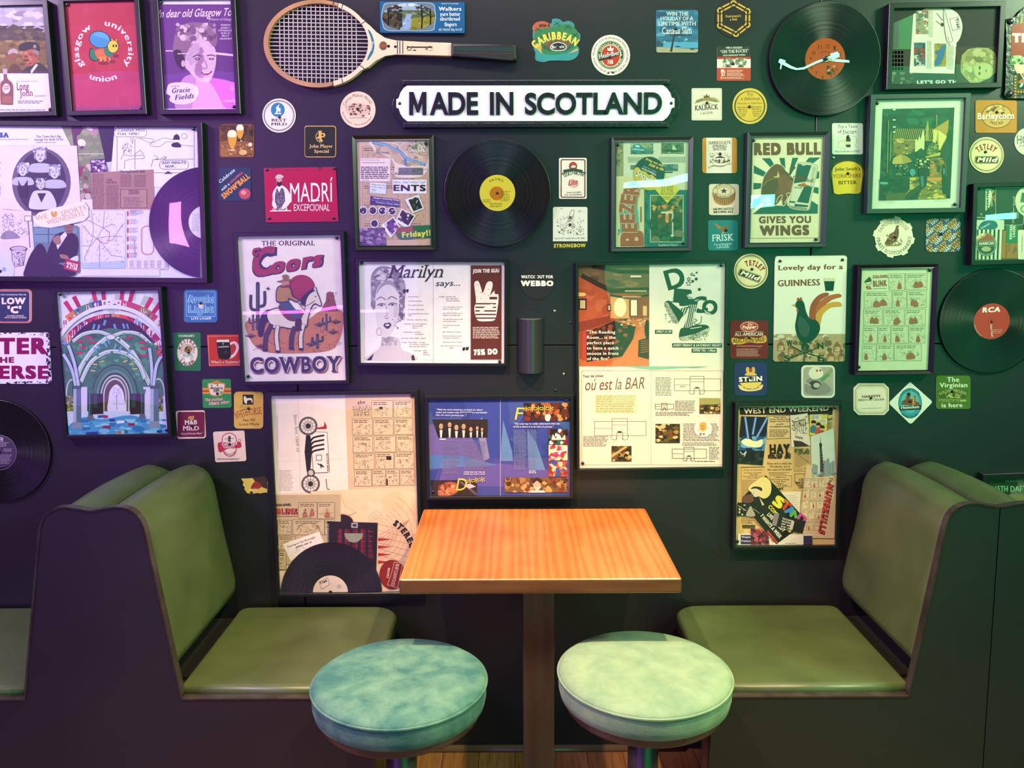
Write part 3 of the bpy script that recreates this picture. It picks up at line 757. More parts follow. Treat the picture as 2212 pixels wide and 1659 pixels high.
def frame(label, tile, quad, fwid, base, art, screws=(), depth=.022, mat='frame', glass='glass', group='framed pictures on the wall', wl=None, prof=0, bmat='ink', kind='picture'):
    """framed sheet: quad = the visible sheet (tl, tr, br, bl) in tile coordinates, fwid = front width of the moulding in metres"""
    pd = depth*.62
    w4 = [atY(*tile(*p), -pd) for p in quad]
    c = sum(w4, Vector())/4; ex = ((w4[1]-w4[0])+(w4[2]-w4[3]))/2; ez = ((w4[0]-w4[3])+(w4[1]-w4[2]))/2
    W, H = ex.length, ez.length; ang = (math.atan2(ex.z, ex.x)+math.atan2(-ez.x, ez.z))/2
    off = (c.x, 0, c.z)
    root = empty('picture_frame', off, label, kind, group)
    ca, sa = math.cos(ang), math.sin(ang)
    def R2(x, z): return x*ca-z*sa, x*sa+z*ca
    # moulding, mitred ring
    if prof: pr = [(0, -pd+.004), (0, -depth*.80), (.0035, -depth*.74), (fwid*.86, -depth), (fwid, -depth*.93), (fwid, 0), (0, 0)]
    else: pr = [(0, -pd+.004), (0, -depth+.001), (.001, -depth), (fwid-.001, -depth), (fwid, -depth+.001), (fwid, 0), (0, 0)]
    bm = bmesh.new(); rows = []
    for o_, y in pr:
        rows.append([bm.verts.new((*((lambda q: (q[0], y, q[1]))(R2(sx*(W/2+o_), sz*(H/2+o_)))),)) for sx, sz in ((-1, 1), (1, 1), (1, -1), (-1, -1))])
    for a, b in zip(rows, rows[1:]+rows[:1]):
        for i in range(4): bm.faces.new((a[i], a[(i+1) % 4], b[(i+1) % 4], b[i]))
    link('moulding', bm_mesh(bm, 'moulding'), root, M[mat])
    # sheet with its print
    cl = [tile.inv(*proj_px(Vector((c.x+R2(x, z)[0], -pd, c.z+R2(x, z)[1])))) for x, z in ((-W/2, H/2), (W/2, H/2), (W/2, -H/2), (-W/2, -H/2))]
    sh = Sheet(tile, pd, cl, seed=int(quad[0][0])+len(label)); sh.cur = ('sheet', None)
    O_ = [(c.x+R2(x, z)[0], c.z+R2(x, z)[1]) for x, z in ((-W/2, H/2), (W/2, H/2), (W/2, -H/2), (-W/2, -H/2))]
    V, F, C = slab(O_, -pd+.003, -pd, rgb(base), off); sh.V, sh.F, sh.C = V, F, C
    art(sh); finish(sh, root, off, bmat)
    gy = pd+max(.0016, sh.k*STEP+.0006)
    bm = bmesh.new()
    vv = [bm.verts.new((*((lambda q: (q[0], -gy, q[1]))(R2(x, z))),)) for x, z in ((-W/2, H/2), (W/2, H/2), (W/2, -H/2), (-W/2, -H/2))]
    bm.faces.new(vv[::-1]); me = bpy.data.meshes.new('glazing'); bm.to_mesh(me); bm.free()
    link('glazing', me, root, M[glass])
    for p in screws: screw(root, *tile(*p), gy, off, 'screw', 1.15)
    return root
def proj_px(w_):
    d = w_-CAM; dz = d.dot(fw); return PX+FPX*d.dot(cR)/dz, PY-FPX*d.dot(cU)/dz
# ------------------------------------------------------------------ beer mats
CR, INK_, KK = 'f2e6cf', '1c1c22', '141414'
def mat_bestmild(s):
    s.O(242, 963, 128, 6, '20203a'); s.O(242, 963, 118, 2, '20203a'); s.E(232, 915, 58, '2a7aa8', 60)
    s.S([(215, 940), (222, 915), (216, 898), (232, 880), (245, 870), (240, 895), (255, 905), (250, 938), (238, 925), (228, 938)], 'e9e2da')
    s.R(205, 941, 262, 950, 'e9e2da'); s.T('BEST', 182, 1013, 303, 1013, 24, '232336', .03, 1); s.T('MILD', 180, 1046, 308, 1046, 24, '232336', .03, 1)
beer_mat('white round beer mat with a blue disc and white horse, below the tennis racket', tB, ell(242, 963, 139, 142, 40), 'f0dfd8', mat_bestmild, (246, 975))
def mat_manor(s):
    s.A('Careys Manor Hotel', 900, 913, 108, -75, 65, 26, '3c4432', 0, 1); s.A('RESTAURANT - BROCKENHURST', 900, 913, 132, 262, 118, 10, '3c4432', .02, 0, 1)
    s.E(900, 912, 106, 'dcb3a6', 55); s.N(800, 870, 1000, 968, 60, ['6b3f3c', '7d4c48', '5a3333', 'e7c6ba'], 5, 14, .8, ell(900, 912, 104, None, 30)); s.T('In the Heart of the New Forest', 832, 985, 972, 985, 9, '3c4432')
beer_mat('cream round beer mat with a brown country house engraving, left of the big lettered sign', tB, ell(899, 914, 147, 152, 40), 'eccbb9', mat_manor, (898, 908))
def mat_jps(s):
    s.L(rrect(455, 1051, 715, 1309, 22), 7, 'd9a860', closed=1)
    s.T('J', 560, 1140, 590, 1140, 50, 'e0ae62', .05, 1); s.T('P', 585, 1170, 626, 1170, 62, 'e0ae62', .02, 1); s.T('S', 562, 1180, 605, 1180, 44, 'e0ae62', .02, 1); s.O(588, 1140, 42, 5, 'e0ae62', a0=60, a1=240)
    s.T('John Player', 495, 1231, 690, 1231, 27, 'e8b878', .02, 1); s.T('Special', 536, 1273, 655, 1273, 27, 'e8b878', .02, 1)
    s.L([(588, 1180), (600, 1190), (588, 1196), (578, 1188)], 2, '999', closed=1)
beer_mat('black square beer mat with gold monogram and gold border, above the red enamel sign', tB, [tB.inv(*p) for p in rrect(658, 271, 726, 340, 6)], '18161c', mat_jps)
def mat_glasses(s):
    s.R(1835, 1040, 2112, 1305, '4a2a22'); s.N(1835, 1040, 2112, 1305, 40, ['5c3420', '3a2020', '6d4428', '2c1a1c'], 14, 45)
    s.P([(1835, 1180), (1950, 1160), (2112, 1190), (2112, 1305), (1835, 1305)], '8a5430'); s.N(1840, 1200, 2110, 1305, 40, ['a2683c', '7a4528', 'c08a50', '5c3420'], 8, 20)
    for x, y, k in ((1935, 1100, 1), (2000, 1052, .8)):
        s.S([(x-32*k, y), (x+28*k, y), (x+38*k, y+60*k), (x+12*k, y+130*k), (x-14*k, y+130*k), (x-36*k, y+60*k)], 'd99a34'); s.S([(x-34*k, y+40*k), (x-32*k, y-4), (x, y-16), (x+30*k, y-4), (x+32*k, y+38*k)], 'f5e6c4')
        s.R(x-6*k, y+128*k, x+6*k, y+150*k, 'caa060'); s.E(x, y+152*k, 24*k, 'd8b880', 7)
    s.E(2025, 1270, 34, 'dcb070', 22); s.E(2085, 1205, 16, 'e8ddd0'); s.R(1838, 1240, 1900, 1295, '9a6638')
beer_mat('square beer mat printed with two filled beer glasses, right of the big collage', tA, [tA.inv(*p) for p in rrect(474, 268, 549, 340, 7)], '7a4a30', mat_glasses, (1990, 1165))
def mat_snowball(s):
    s.T('Celebrate', 1835, 1530, 1960, 1425, 28, 'e8eef8', .01, 0, .2); s.T('with a', 1850, 1595, 1915, 1540, 24, 'e8eef8', .01, 0, .2); s.T('GOLDWELL', 1925, 1530, 2030, 1440, 20, 'e05858', .04)
    s.T("SNOW'BALL", 1870, 1660, 2085, 1480, 48, 'e89038', .06, 0, .05); s.E(2040, 1615, 48, 'c04a60', 45); s.E(2030, 1605, 22, 'e88a98', 18)
beer_mat('dark blue square beer mat with slanted orange lettering and a red bauble', tA, [tA.inv(*p) for p in rrect(471, 362, 542, 434, 7)], '20305c', mat_snowball)
def mat_heidel(s):
    s.A('HALLERTAU HOPS FROM BAVARIA MAKES HEIDELBERG THE BEST IN BEER   WORLD-FAMOUS', 911, 454, 132, -92, 262, 17, '2a3028', .02)
    s.E(911, 454, 112, '1f5c34', 118); s.O(911, 454, 108, 3, 'd8cf9a', 114); s.A('HEIDELBERG', 911, 454, 84, -72, 68, 19, 'd9d4a8', .03, 1); s.A('LAGER BEER-LAGER BIER', 911, 454, 104, 252, 108, 17, 'd9d4a8', .03, 0, 1)
    s.E(911, 460, 82, 'e6e0b8', 92); s.E(911, 460, 77, 'b8341c', 87); s.P([(812, 462), (1012, 415), (1010, 448), (816, 505)], '1c1c18'); s.T('Heidelberg', 822, 484, 1004, 446, 38, 'f0ead0', .03, 1)
    s.T('HB', 890, 528, 932, 528, 34, 'f0ead0', .04, 1); s.P([(888, 418), (884, 392), (898, 402), (910, 382), (922, 402), (938, 392), (932, 418)], 'f0ead0'); s.E(910, 382, 5, 'f0ead0')
    s.R(884, 596, 900, 608, '222'); s.R(920, 592, 942, 606, '222')
beer_mat('white round beer mat with a red and green crest, right of the racket grip', tC, ell(912, 454, 160, 167, 44), 'e8e4cc', mat_heidel, (906, 470))
def mat_carib(s):
    s.E(345, 232, 78, 'b85a3c', 58); s.S([(300, 400), (280, 330), (300, 250), (420, 225), (560, 200), (640, 260), (650, 340), (610, 400), (520, 440), (390, 450)], '2f7a4a')
    s.N(300, 230, 640, 440, 30, ['2a6a40', '3c8a50', '245a3a'], 18, 45, 1, ell(470, 340, 150, 90, 24)); s.S([(290, 365), (340, 372), (352, 440), (470, 462), (560, 440), (640, 400), (600, 470), (420, 480), (320, 460)], 'd6a544')
    s.S([(300, 400), (350, 440), (470, 455), (600, 430), (640, 420), (600, 480), (430, 500), (310, 485)], '2f9488')
    for x, y in ((310, 250), (470, 205), (560, 230), (620, 300), (590, 370), (320, 340)): s.L([(x-26, y+6), (x, y-10), (x+26, y+8)], 6, '1f4a30'); s.L([(x-16, y-22), (x, y-10), (x+18, y-24)], 6, '1f4a30')
    s.T('WIN A', 322, 226, 412, 222, 26, '2c2018', .05); s.A('CARIBBEAN', 468, 560, 232, -48, 42, 66, 'e2d04e', .06); s.A('HOLIDAY', 478, 560, 190, -30, 30, 48, '9a4a34', .05)
    s.P(spl([(412, 392), (430, 362), (478, 346), (530, 360), (550, 388), (530, 414), (480, 418), (432, 414)]), 'e8e6d2'); s.P(spl([(418, 391), (434, 366), (478, 352), (526, 364), (543, 388), (526, 408), (480, 412), (436, 409)]), '15181a'); s.T('Britvic', 428, 402, 532, 396, 28, 'f0eede', .03)
beer_mat('cloud-shaped teal and green die-cut beer mat with yellow curved lettering, above the sign', tC, spl([(270, 270), (285, 195), (350, 175), (418, 195), (435, 155), (490, 158), (520, 180), (570, 172), (612, 200), (615, 250), (660, 280), (655, 340), (625, 365), (652, 400), (640, 460), (590, 495), (520, 500), (430, 495), (360, 512), (295, 495), (290, 430), (276, 395), (290, 345), (272, 320)]), '3a8a86', mat_carib, (478, 385))
def mat_slim(s):
    s.R(1290, 80, 1632, 434, '2a6a80'); s.N(1290, 80, 1632, 300, 40, ['2f7890', '235a72', '3f8aa0', '1e4e68', '4f9ab0'], 25, 60, .5); s.R(1290, 345, 1632, 395, '4f9fb4'); s.N(1290, 300, 1632, 350, 16, ['3d7a88', '7fc0cc', '2c5a6c'], 14, 30, .4)
    s.P([(1290, 385), (1380, 392), (1632, 405), (1632, 434), (1290, 434)], 'a5a078'); s.P([(1290, 330), (1345, 355), (1345, 385), (1290, 388)], '234a58'); s.P([(1400, 425), (1430, 290), (1442, 290), (1418, 428)], '1c2c30'); s.N(1380, 270, 1500, 300, 10, ['1c3c40'], 10, 26, .35)
    for t_, a, b, y in (('WIN THE', 1372, 1552, 128), ('HOLIDAY OF A', 1325, 1592, 168), ('LIFETIME WITH', 1308, 1612, 210)): s.T(t_, a, y, b, y, 31, 'e4ecd8', .005, 1)
    s.T('Canada Slim', 1336, 282, 1578, 276, 56, 'e8eed8', .0, 1); s.E(1465, 383, 22, '20383c', 5); s.E(1585, 405, 22, '20383c', 5)
beer_mat('square beer mat with a blue lagoon and a palm trunk', tC, [tC.inv(*p) for p in rrect(1417, 21.5, 1508, 113.5, 5)], '2a6a80', mat_slim, (1452, 236))
def mat_chain(s):
    v = [(1925, 26), (2042, 92), (2040, 205), (1945, 280), (1812, 212), (1812, 85)]
    for w_, c in ((40, 'd2a53e'), (14, '14130f')):
        for i in range(6):
            a, b = v[i], v[(i+1) % 6]; d = Vector((b[0]-a[0], b[1]-a[1])).normalized()*6; s.j = i % 3
            s.L([(a[0]-d.x, a[1]-d.y), (b[0]+d.x, b[1]+d.y)], w_, c); s.E(a[0]-d.x, a[1]-d.y, w_*.5, c, n=14); s.E(b[0]+d.x, b[1]+d.y, w_*.5, c, n=14)
    for x, y in v: s.O(x, y, 34, 7, '14130f', n=20)
    s.T("Everyone's", 1862, 145, 1985, 140, 22, 'd8ac4a', .03); s.T('a link', 1895, 170, 1955, 167, 20, 'd8ac4a', .03)
beer_mat('black round beer mat with a gold hexagon of chain links, at the top edge', tC, ell(1925, 152, 152, 158, 40), '15140f', mat_chain)
def mat_rocks(s):
    s.R(1785, 380, 2070, 470, '1e3526'); s.R(1785, 468, 2070, 487, 'b03a20'); s.R(1785, 560, 2070, 668, 'b84326'); s.T('WIN A HOLIDAY', 1862, 402, 1998, 400, 17, 'e8e8d0', .03); s.T('“ON THE ROCKS”', 1815, 440, 2048, 430, 26, 'e8e8d0', .01, 1); s.T('WITH ROMANOFF VODKA', 1838, 464, 2022, 458, 13, 'e8e8d0', .03)
    for x in (1880, 1985): s.E(x, 512, 46, '7c8a6c', 34); s.N(x-45, 480, x+45, 552, 16, ['4c5c44', 'c6cdb0', '66765a'], 6, 13); s.E(x, 518, 16, 'dcdcc0', 14); s.P([(x-30, 555), (x, 530), (x+30, 555)], '4c5c44')
    s.T('1', 1826, 598, 1838, 598, 26, 'f0e2cc', .05); s.T('2', 1822, 628, 1838, 628, 26, 'f0e2cc', .05); s.G(1842, 576, 1858, 626, 4, 'f0e2cc', .5); s.G(1870, 574, 2020, 630, 6, 'eecfb4', .4); s.G(1815, 634, 2040, 650, 2, 'eecfb4', .5)
beer_mat('small square beer mat with dark green, white and red bands and two emblems', tC, [tC.inv(*p) for p in rrect(1549, 100, 1621.5, 174.5, 3)], 'e4e2c6', mat_rocks, (1922, 525))
def mat_kalback(s):
    s.L(rrect(1588, 738, 1822, 982, 8), 2.5, 'b5a872', closed=1)
    s.P(spl([(1600, 852), (1640, 815), (1700, 800), (1770, 805), (1812, 838), (1765, 842), (1700, 832), (1640, 846)]), 'b3a468'); s.A('Brewed in Sweden', 1705, 1010, 185, -26, 26, 20, '2c3026', .02, 1)
    s.P([(1682, 808), (1676, 782), (1692, 792), (1702, 772), (1714, 792), (1728, 780), (1724, 806)], '6a5f38'); s.T('PILSNER', 1668, 866, 1745, 862, 12, '6a6a50', .02); s.T('KALBACK', 1610, 912, 1797, 900, 42, '22281e', .03, 1); s.T('LAGER', 1655, 945, 1755, 938, 22, '9a8c50', .03)
beer_mat('cream square beer mat with a small crown and black lettering, right end of the sign', tC, [tC.inv(*p) for p in rrect(1494, 190.5, 1559.5, 260, 3)], 'e2dfbe', mat_kalback, (1706, 848))
def mat_try(s):
    s.O(2058, 875, 128, 12, '4a5426'); s.E(2058, 875, 116, 'd8b93c', 122)
    for t_, a, b, y, h in (('Try', 2035, 2085, 790, 27), ('a delicious', 1985, 2140, 825, 27)): s.T(t_, a, y, b, y-2, h, '2a2c18', 0, 1)
    s.T('Waterloo or Tidal Wave', 1955, 860, 2162, 855, 14, '2a2c18', .0, 1)
    for i, (l_, r_) in enumerate((('Mandarine', 'Mandarine'), ('Napoleon', 'Napoleon,'), ('ice and', 'ice and'), ('orange', 'bitter'), ('juice', 'lemon'))):
        y = 890+i*18; d = (0, 4, 8, 12, 20)[i]; s.T(l_, 1958+d, y, 2040-d, y, 14, '2a2c18', 0, 1, 0, i == 0); s.T(r_, 2072+d, y-2, 2160-d, y-4, 14, '2a2c18', 0, 1, 0, 0)
beer_mat('yellow round beer mat with dark green ring and serif text', tC, ell(2058, 874, 142, 148, 44), 'd9bd4a', mat_try, (2056, 880))
def mat_harrogate(s):
    s.R(1700, 1130, 1910, 1430, 'e6dec2'); s.T('HARROGATE', 1722, 1190, 1900, 1186, 26, '2c2818', .02, 1); s.T('SPRING', 1750, 1218, 1868, 1214, 24, '2c2818', .02, 1); s.T('WATER', 1755, 1242, 1865, 1238, 22, '2c2818', .02, 1)
    s.Q(1728, 1260, 1895, 1340, 70, '4a4028', 2.2, .2); s.E(1815, 1302, 58, 'e6dec2', 26); s.B(1780, 1300, 1848, 1340, 4, '3a3220'); s.P([(1765, 1302), (1815, 1282), (1862, 1302)], '4a4028'); s.R(1800, 1312, 1812, 1345, '3a3220'); s.N(1730, 1310, 1895, 1345, 30, ['4a4028', '6a5c3c', 'd0c6a0'], 4, 9)
    s.L([(1718, 1385), (1760, 1362), (1815, 1372), (1870, 1356), (1905, 1348)], 12, 'c9bf96', sm=1); s.L([(1718, 1385), (1760, 1362), (1815, 1372), (1870, 1356), (1905, 1348)], 2, '5c5230', sm=1); s.G(1745, 1362, 1880, 1372, 1, '5c5230', .5)
beer_mat('cream beer mat with orange side stripes and a sketched house, left of the bull poster', tC, [tC.inv(*p) for p in rrect(1517, 297.5, 1592, 374, 6)], 'c98e34', mat_harrogate, (1814, 1268))
def mat_newc(s):
    s.S([(1752, 60), (1765, 130), (1800, 160), (1850, 168), (1900, 158), (1930, 125), (1936, 50), (1845, 90)], 'b58a52')
    for i in range(11): a = 1768+i*16; s.P([(a, 70+20*math.sin(i/10*3.1)), (a+8, 70+20*math.sin(i/10*3.1)), (a+6, 120+38*math.sin(i/10*3.1)), (a-2, 120+38*math.sin(i/10*3.1))], '7c5a30')
    s.E(1845, 48, 92, '4a4432', 62); s.E(1845, 48, 88, 'dccb9a', 58); s.O(1845, 50, 58, 3, '4a4432', 36)
    s.A('NEWCASTLE', 1845, 48, 66, -70, 70, 19, '2c3030', .03, 0, 0, 1, 42); s.A('BROWN ALE', 1845, 52, 84, 252, 108, 19, '2c3030', .03, 0, 1, 1, 52)
    s.P([(1845+(26 if i % 2 == 0 else 11)*math.sin(i*.628)*1.2, 48-(26 if i % 2 == 0 else 11)*math.cos(i*.628)) for i in range(10)], '2a4058')
    s.T('NEWCASTLE', 1760, 208, 1925, 203, 20, '2c3a40', .04); s.T('BROWN ALE', 1762, 232, 1922, 228, 20, '2c3a40', .04)
beer_mat('cream square beer mat with a brown bottle cap and blue star', tG, [tG.inv(*p) for p in rrect(1531.5, 397.5, 1596, 464.5, 5)], 'e2d6ae', mat_newc)
def mat_frisk(s):
    s.L([(1770, 318), (1800, 345), (1830, 355), (1872, 340)], 16, '8a6a34', sm=1); s.P([(1768, 312), (1818, 340), (1824, 372), (1790, 350)], 'a07c40'); s.P([(1836, 352), (1872, 336), (1870, 368), (1838, 372)], '7a5c2c'); s.S([(1815, 350), (1850, 350), (1852, 378), (1826, 385)], '8a6a34'); s.P([(1824, 385), (1850, 388), (1838, 402)], 'caa94e')
    s.T('FRISK', 1752, 462, 1922, 455, 54, 'cfe8d8', .01, 1); s.T('low carbohydrate', 1764, 495, 1908, 488, 13, 'cfe8d8', .02, 0, .2); s.T('LAGER', 1788, 520, 1888, 516, 22, 'b8dcc8', .01, 1)
beer_mat('teal square beer mat with a brown eagle, below the bottle-cap mat', tG, [tG.inv(*p) for p in rrect(1529.5, 475.5, 1593.5, 541, 5)], '1f7f74', mat_frisk, (1862, 370))
def mat_hem(s):
    s.L(rrect(504, 1316, 700, 1625, 12), 9, '5a2418', closed=1); s.E(602, 1370, 34, '8c2a1e', 36); s.E(602, 1370, 27, 'b04a34', 28); s.S([(585, 1378), (600, 1362), (625, 1368), (612, 1382)], 'e8dcc0')
    s.P([(520, 1400), (602, 1385), (680, 1400), (690, 1455), (602, 1435), (530, 1462)], '2c4a30'); s.P([(504, 1428), (535, 1420), (530, 1450)], '2c4a30'); s.P([(714, 1420), (680, 1416), (690, 1445)], '2c4a30'); s.A('HEMELING', 606, 1640, 192, -22, 24, 36, 'f0ead0', .03)
    s.S([(560, 1520), (590, 1475), (640, 1500), (640, 1535), (600, 1545)], 'd8a494'); s.T('Lite', 566, 1530, 638, 1518, 50, 'a03026', .03, 0, .3); s.T('BEER', 585, 1540, 625, 1536, 9, 'e8dcc0'); s.T('Same strength...', 550, 1592, 678, 1588, 14, '5a2c20', .01, 1); s.T('...low carbohydrate', 522, 1612, 675, 1608, 14, '5a2c20', .01, 1)
beer_mat('tall white beer mat with dark red border and green ribbon', tC, [tC.inv(*p) for p in rrect(1207.5, 341, 1267.5, 429.5, 3)], 'eee6cc', mat_hem)
def mat_strong(s):
    s.R(430, 462, 722, 545, '1a2a1e'); s.T('STRONGBOW', 446, 514, 704, 511, 30, 'd8c83c', .05); s.T("If you're HOT outside, slide a cider inside", 452, 445, 696, 442, 14, '222', .02, 0, .1)
    s.Q(470, 255, 690, 410, 90, '3a3e30', 2.2, .14); s.N(470, 330, 690, 412, 26, ['6a7058', 'c4c8a8', '3a3e30'], 3, 8); s.L([(560, 300), (575, 240), (590, 205), (612, 205), (608, 240), (590, 290)], 3, '2c3024', closed=1); s.E(580, 268, 14, '5c6450'); s.L([(496, 196), (508, 190), (520, 197)], 3, '444'); s.O(655, 215, 12, 2, '444', 8)
beer_mat('white beer mat with a pen cartoon and yellow lettering on a dark foot', tG, [tG.inv(*p) for p in rrect(1194.5, 447, 1269, 539, 4)], 'e6e6cc', mat_strong, (578, 325))
def mat_taste(s):
    s.L(rrect(616, 1034, 858, 1278, 8), 2.5, 'a8b890', closed=1); s.T('Try a Taste', 656, 1068, 818, 1064, 26, '1e3a2c', .01, 1); s.T('of Europe', 656, 1110, 810, 1106, 26, '1e3a2c', .01, 1)
    s.L([(660, 1180), (690, 1172), (715, 1190), (720, 1220), (690, 1240), (655, 1225)], 3, 'a0a84c', sm=1, closed=1); s.L([(770, 1135), (800, 1140), (815, 1180), (800, 1210), (810, 1228)], 3, 'a0a84c', sm=1); s.P([(700, 1160), (735, 1160), (722, 1192), (720, 1240), (735, 1250), (705, 1250), (714, 1192)], 'c8d4a0'); s.RR(724, 1150, 762, 1228, 8, '24442e'); s.R(735, 1125, 750, 1155, '1e2c20'); s.R(724, 1180, 762, 1205, 'c8cc9c')
    s.L([(690, 1118), (740, 1112), (790, 1116)], 2.5, '2c4434'); s.T('Wine by the glass or bottle', 630, 1270, 836, 1264, 14, '1e3a2c', 0, 1)
beer_mat('pale green-white square beer mat with a wine bottle and glass', tD, [tD.inv(*p) for p in rrect(1797.5, 266, 1864, 333.5, 4)], 'dfe8c8', mat_taste, (740, 1140))
def mat_smith(s):
    s.L([(620, 1610), (604, 1450), (622, 1385), (680, 1350), (738, 1340), (800, 1350), (850, 1385), (866, 1450), (848, 1610)], 9, '2f4a20', sm=1)
    s.T("John Smith's", 632, 1424, 842, 1420, 28, '1c2410', .03); s.T('YORKSHIRE', 614, 1484, 850, 1478, 30, '7c3a1c', 0, 1); s.T('BITTER', 664, 1538, 812, 1534, 30, '1c2410', .02, 1)
beer_mat('yellow tombstone-shaped beer mat, below the mat with the wine bottle', tD, spl([(632, 1614), (610, 1530), (598, 1440), (622, 1378), (680, 1345), (738, 1337), (800, 1345), (852, 1378), (872, 1440), (858, 1530), (838, 1608), (735, 1612)]), 'dcc430', mat_smith, (740, 1445))
def mat_barley(s):
    s.E(1980, 968, 128, '5c4420', 102); s.E(1980, 968, 122, 'cba050', 96); s.N(1880, 880, 2080, 950, 22, ['7c6030', 'b08a40', 'e0c070', '5c4420'], 8, 20, .7, ell(1980, 968, 120, 94, 24)); s.A('PALE ALE', 1980, 900, 140, 205, 155, 24, '5c4018', .02, 0, 1); s.T('Lorimers', 1890, 940, 1935, 922, 14, '4a3818', .02, 1)
    for d, c, wt in ((4, '4a3414', .09), (0, 'efe6c0', .045)): s.T('Barleycorn', 1822, 996+d, 2122, 990+d, 54, c, wt, 1)
beer_mat('orange-brown rounded beer mat with an oval label, upper right', tD, [tD.inv(*p) for p in rrect(2107, 216.5, 2196.5, 287, 5)], 'c07f22', mat_barley, (1982, 935))
def mat_tetley(rot):
    def art(s, cx=0, cy=0, r=0):
        cx, cy, r = s.geo
        s.O(cx, cy, r*.94, r*.035, '26281c'); s.O(cx, cy, r*.88, r*.02, '26281c')
        s.A('TETLEY', cx, cy+r*.30, r*.62, rot-46, rot+46, r*.33, '8c2f1c', .07, 1)
        c, n = math.cos(math.radians(rot)), math.sin(math.radians(rot))
        def W(x, y): return cx+(x*c-y*n)*r, cy+(x*n+y*c)*r
        s.P([W(*p) for p in ((-.66, .10), (-.6, .06), (.62, .06), (.7, .12), (.7, .42), (.64, .5), (-.6, .5), (-.68, .42))], '1c261c'); s.L([W(*p) for p in ((-.62, .1), (.66, .1), (.66, .46), (-.62, .46))], r*.02, 'd8d8a0', closed=1)
        a, b = W(-.52, .40), W(.54, .40); s.T('Mild', *a, *b, r*.26, 'ece8bc', .05, 0, .35)
    return art
def tetley(label, tile, cx, cy, r, rot, pin):
    f = mat_tetley(rot)
    def art(s): s.geo = (cx, cy, r); f(s)
    beer_mat(label, tile, ell(cx, cy, r, r*1.03, 44), 'e4dd9c', art, pin)
tetley('upright cream-yellow round beer mat with red arched lettering, below the orange-brown mat', tD, 1894, 1292, 145, 0, (1887, 1266))
tetley('tilted cream-yellow round beer mat with red arched lettering, above the dark red mat', tG, 2068, 708, 140, 20, (2076, 692))
def mat_pils(s):
    s.O(2240, 1180, 104, 4, 'b0b490'); s.T('HOLSTEN', 2150, 1198, 2420, 1198, 68, '5a6a5c', .02, 1); s.T('PILS', 2168, 1226, 2240, 1226, 20, '9a5a3c')
beer_mat('pale round beer mat cut off by the right edge of the photo', tD, ell(2242, 1180, 114, 116, 40), 'd8d8b8', mat_pils)
def mat_pepper(s):
    s.E(2054, 1166, 74, 'f0dcb8', 42); s.E(2054, 1166, 70, 'b8452a', 38); s.T('Dr', 2044, 1160, 2082, 1158, 24, 'f5e6c8', .04, 0, .2); s.T('Pepper', 2000, 1184, 2108, 1180, 27, 'f5e6c8', .05, 0, .1)
    s.R(1938, 1205, 2168, 1208, 'd8b890'); s.T('ALL-AMERICAN', 1936, 1244, 2166, 1242, 31, 'f0e0c0', .03)
    s.P(spl([(1912, 1258), (1980, 1264), (2054, 1252), (2130, 1258), (2186, 1238), (2194, 1290), (2130, 1302), (2054, 1294), (1980, 1312), (1916, 1302)]), 'd8a83c'); s.P([(1916, 1302), (1945, 1300), (1928, 1316)], 'e8e0c8'); s.T('AUCTION·SALE·', 1922, 1302, 2188, 1284, 36, '2c2a1c', .02, 1)
    s.R(1948, 1324, 2162, 1328, 'd8a890'); s.G(1948, 1345, 2150, 1412, 9, 'd8a890', .35); s.T('Try a', 2128, 1343, 2150, 1343, 8, 'd8a890')
beer_mat('dark red beer mat with a gold banner and white small print', tG, [tG.inv(*p) for p in rrect(1577, 692.5, 1659.5, 775, 5)], '6e1f1c', mat_pepper, (2052, 1256))
def mat_stein(s):
    for x in (248, 288): s.S([(x-10, 78), (x-12, 50), (x, 42), (x+10, 52), (x+10, 80)], 'd8b450')
    s.P([(256, 52), (280, 52), (278, 76), (268, 86), (258, 76)], 'b0402c'); s.S([(228, 100), (240, 84), (270, 78), (298, 84), (312, 100), (270, 104)], 'e0bc4c'); s.P([(200, 120), (335, 112), (345, 160), (300, 200), (230, 204), (192, 158)], 'e3c860')
    s.P(spl([(182, 168), (215, 182), (270, 190), (325, 178), (355, 166), (345, 198), (300, 212), (240, 214), (195, 200)]), 'e8d27a'); s.P([(188, 110), (350, 103), (352, 148), (185, 155)], '10182c'); s.T('STEIN', 188, 148, 348, 140, 34, 'f4f0e0', .05, 1); s.A('PILSNER LAGER', 270, 80, 126, 208, 150, 13, '4a3c1c', .03, 0, 1)
beer_mat('navy blue square beer mat with a yellow crest and white lettering', tL, [tL.inv(*p) for p in rrect(1586, 783, 1657.5, 854.5, 9)], '1f3560', mat_stein, (268, 118))
def mat_perry(s):
    s.P(rrect(642, 42, 858, 248, 26), 'a9a68c'); s.S([(660, 150), (700, 120), (790, 150), (840, 210), (760, 245), (660, 225)], '8c8a76')
    s.P([(700, 150), (840, 60), (850, 78), (742, 200), (706, 190)], '9a9a80'); s.P([(760, 128), (815, 86), (835, 100), (775, 150)], '5f9450'); s.P([(806, 88), (838, 46), (852, 58), (832, 98)], '8c9a6a')
    s.S([(680, 90), (705, 48), (760, 45), (785, 90), (760, 120), (710, 128)], 'e6dfb8'); s.E(740, 68, 8, 'b04a34'); s.E(764, 66, 8, 'b04a34'); s.S([(690, 150), (740, 140), (770, 165), (740, 200), (705, 195)], '3c4038'); s.E(738, 172, 24, 'b8b89c', 18); s.L([(650, 150), (700, 175)], 5, 'c8c8b0')
beer_mat('white-bordered beer mat with a photo of a cream cocktail glass and bottle', tL, [tL.inv(*p) for p in rrect(1731, 789, 1803.5, 859.5, 10)], 'e9e2c6', mat_perry)
gr = []
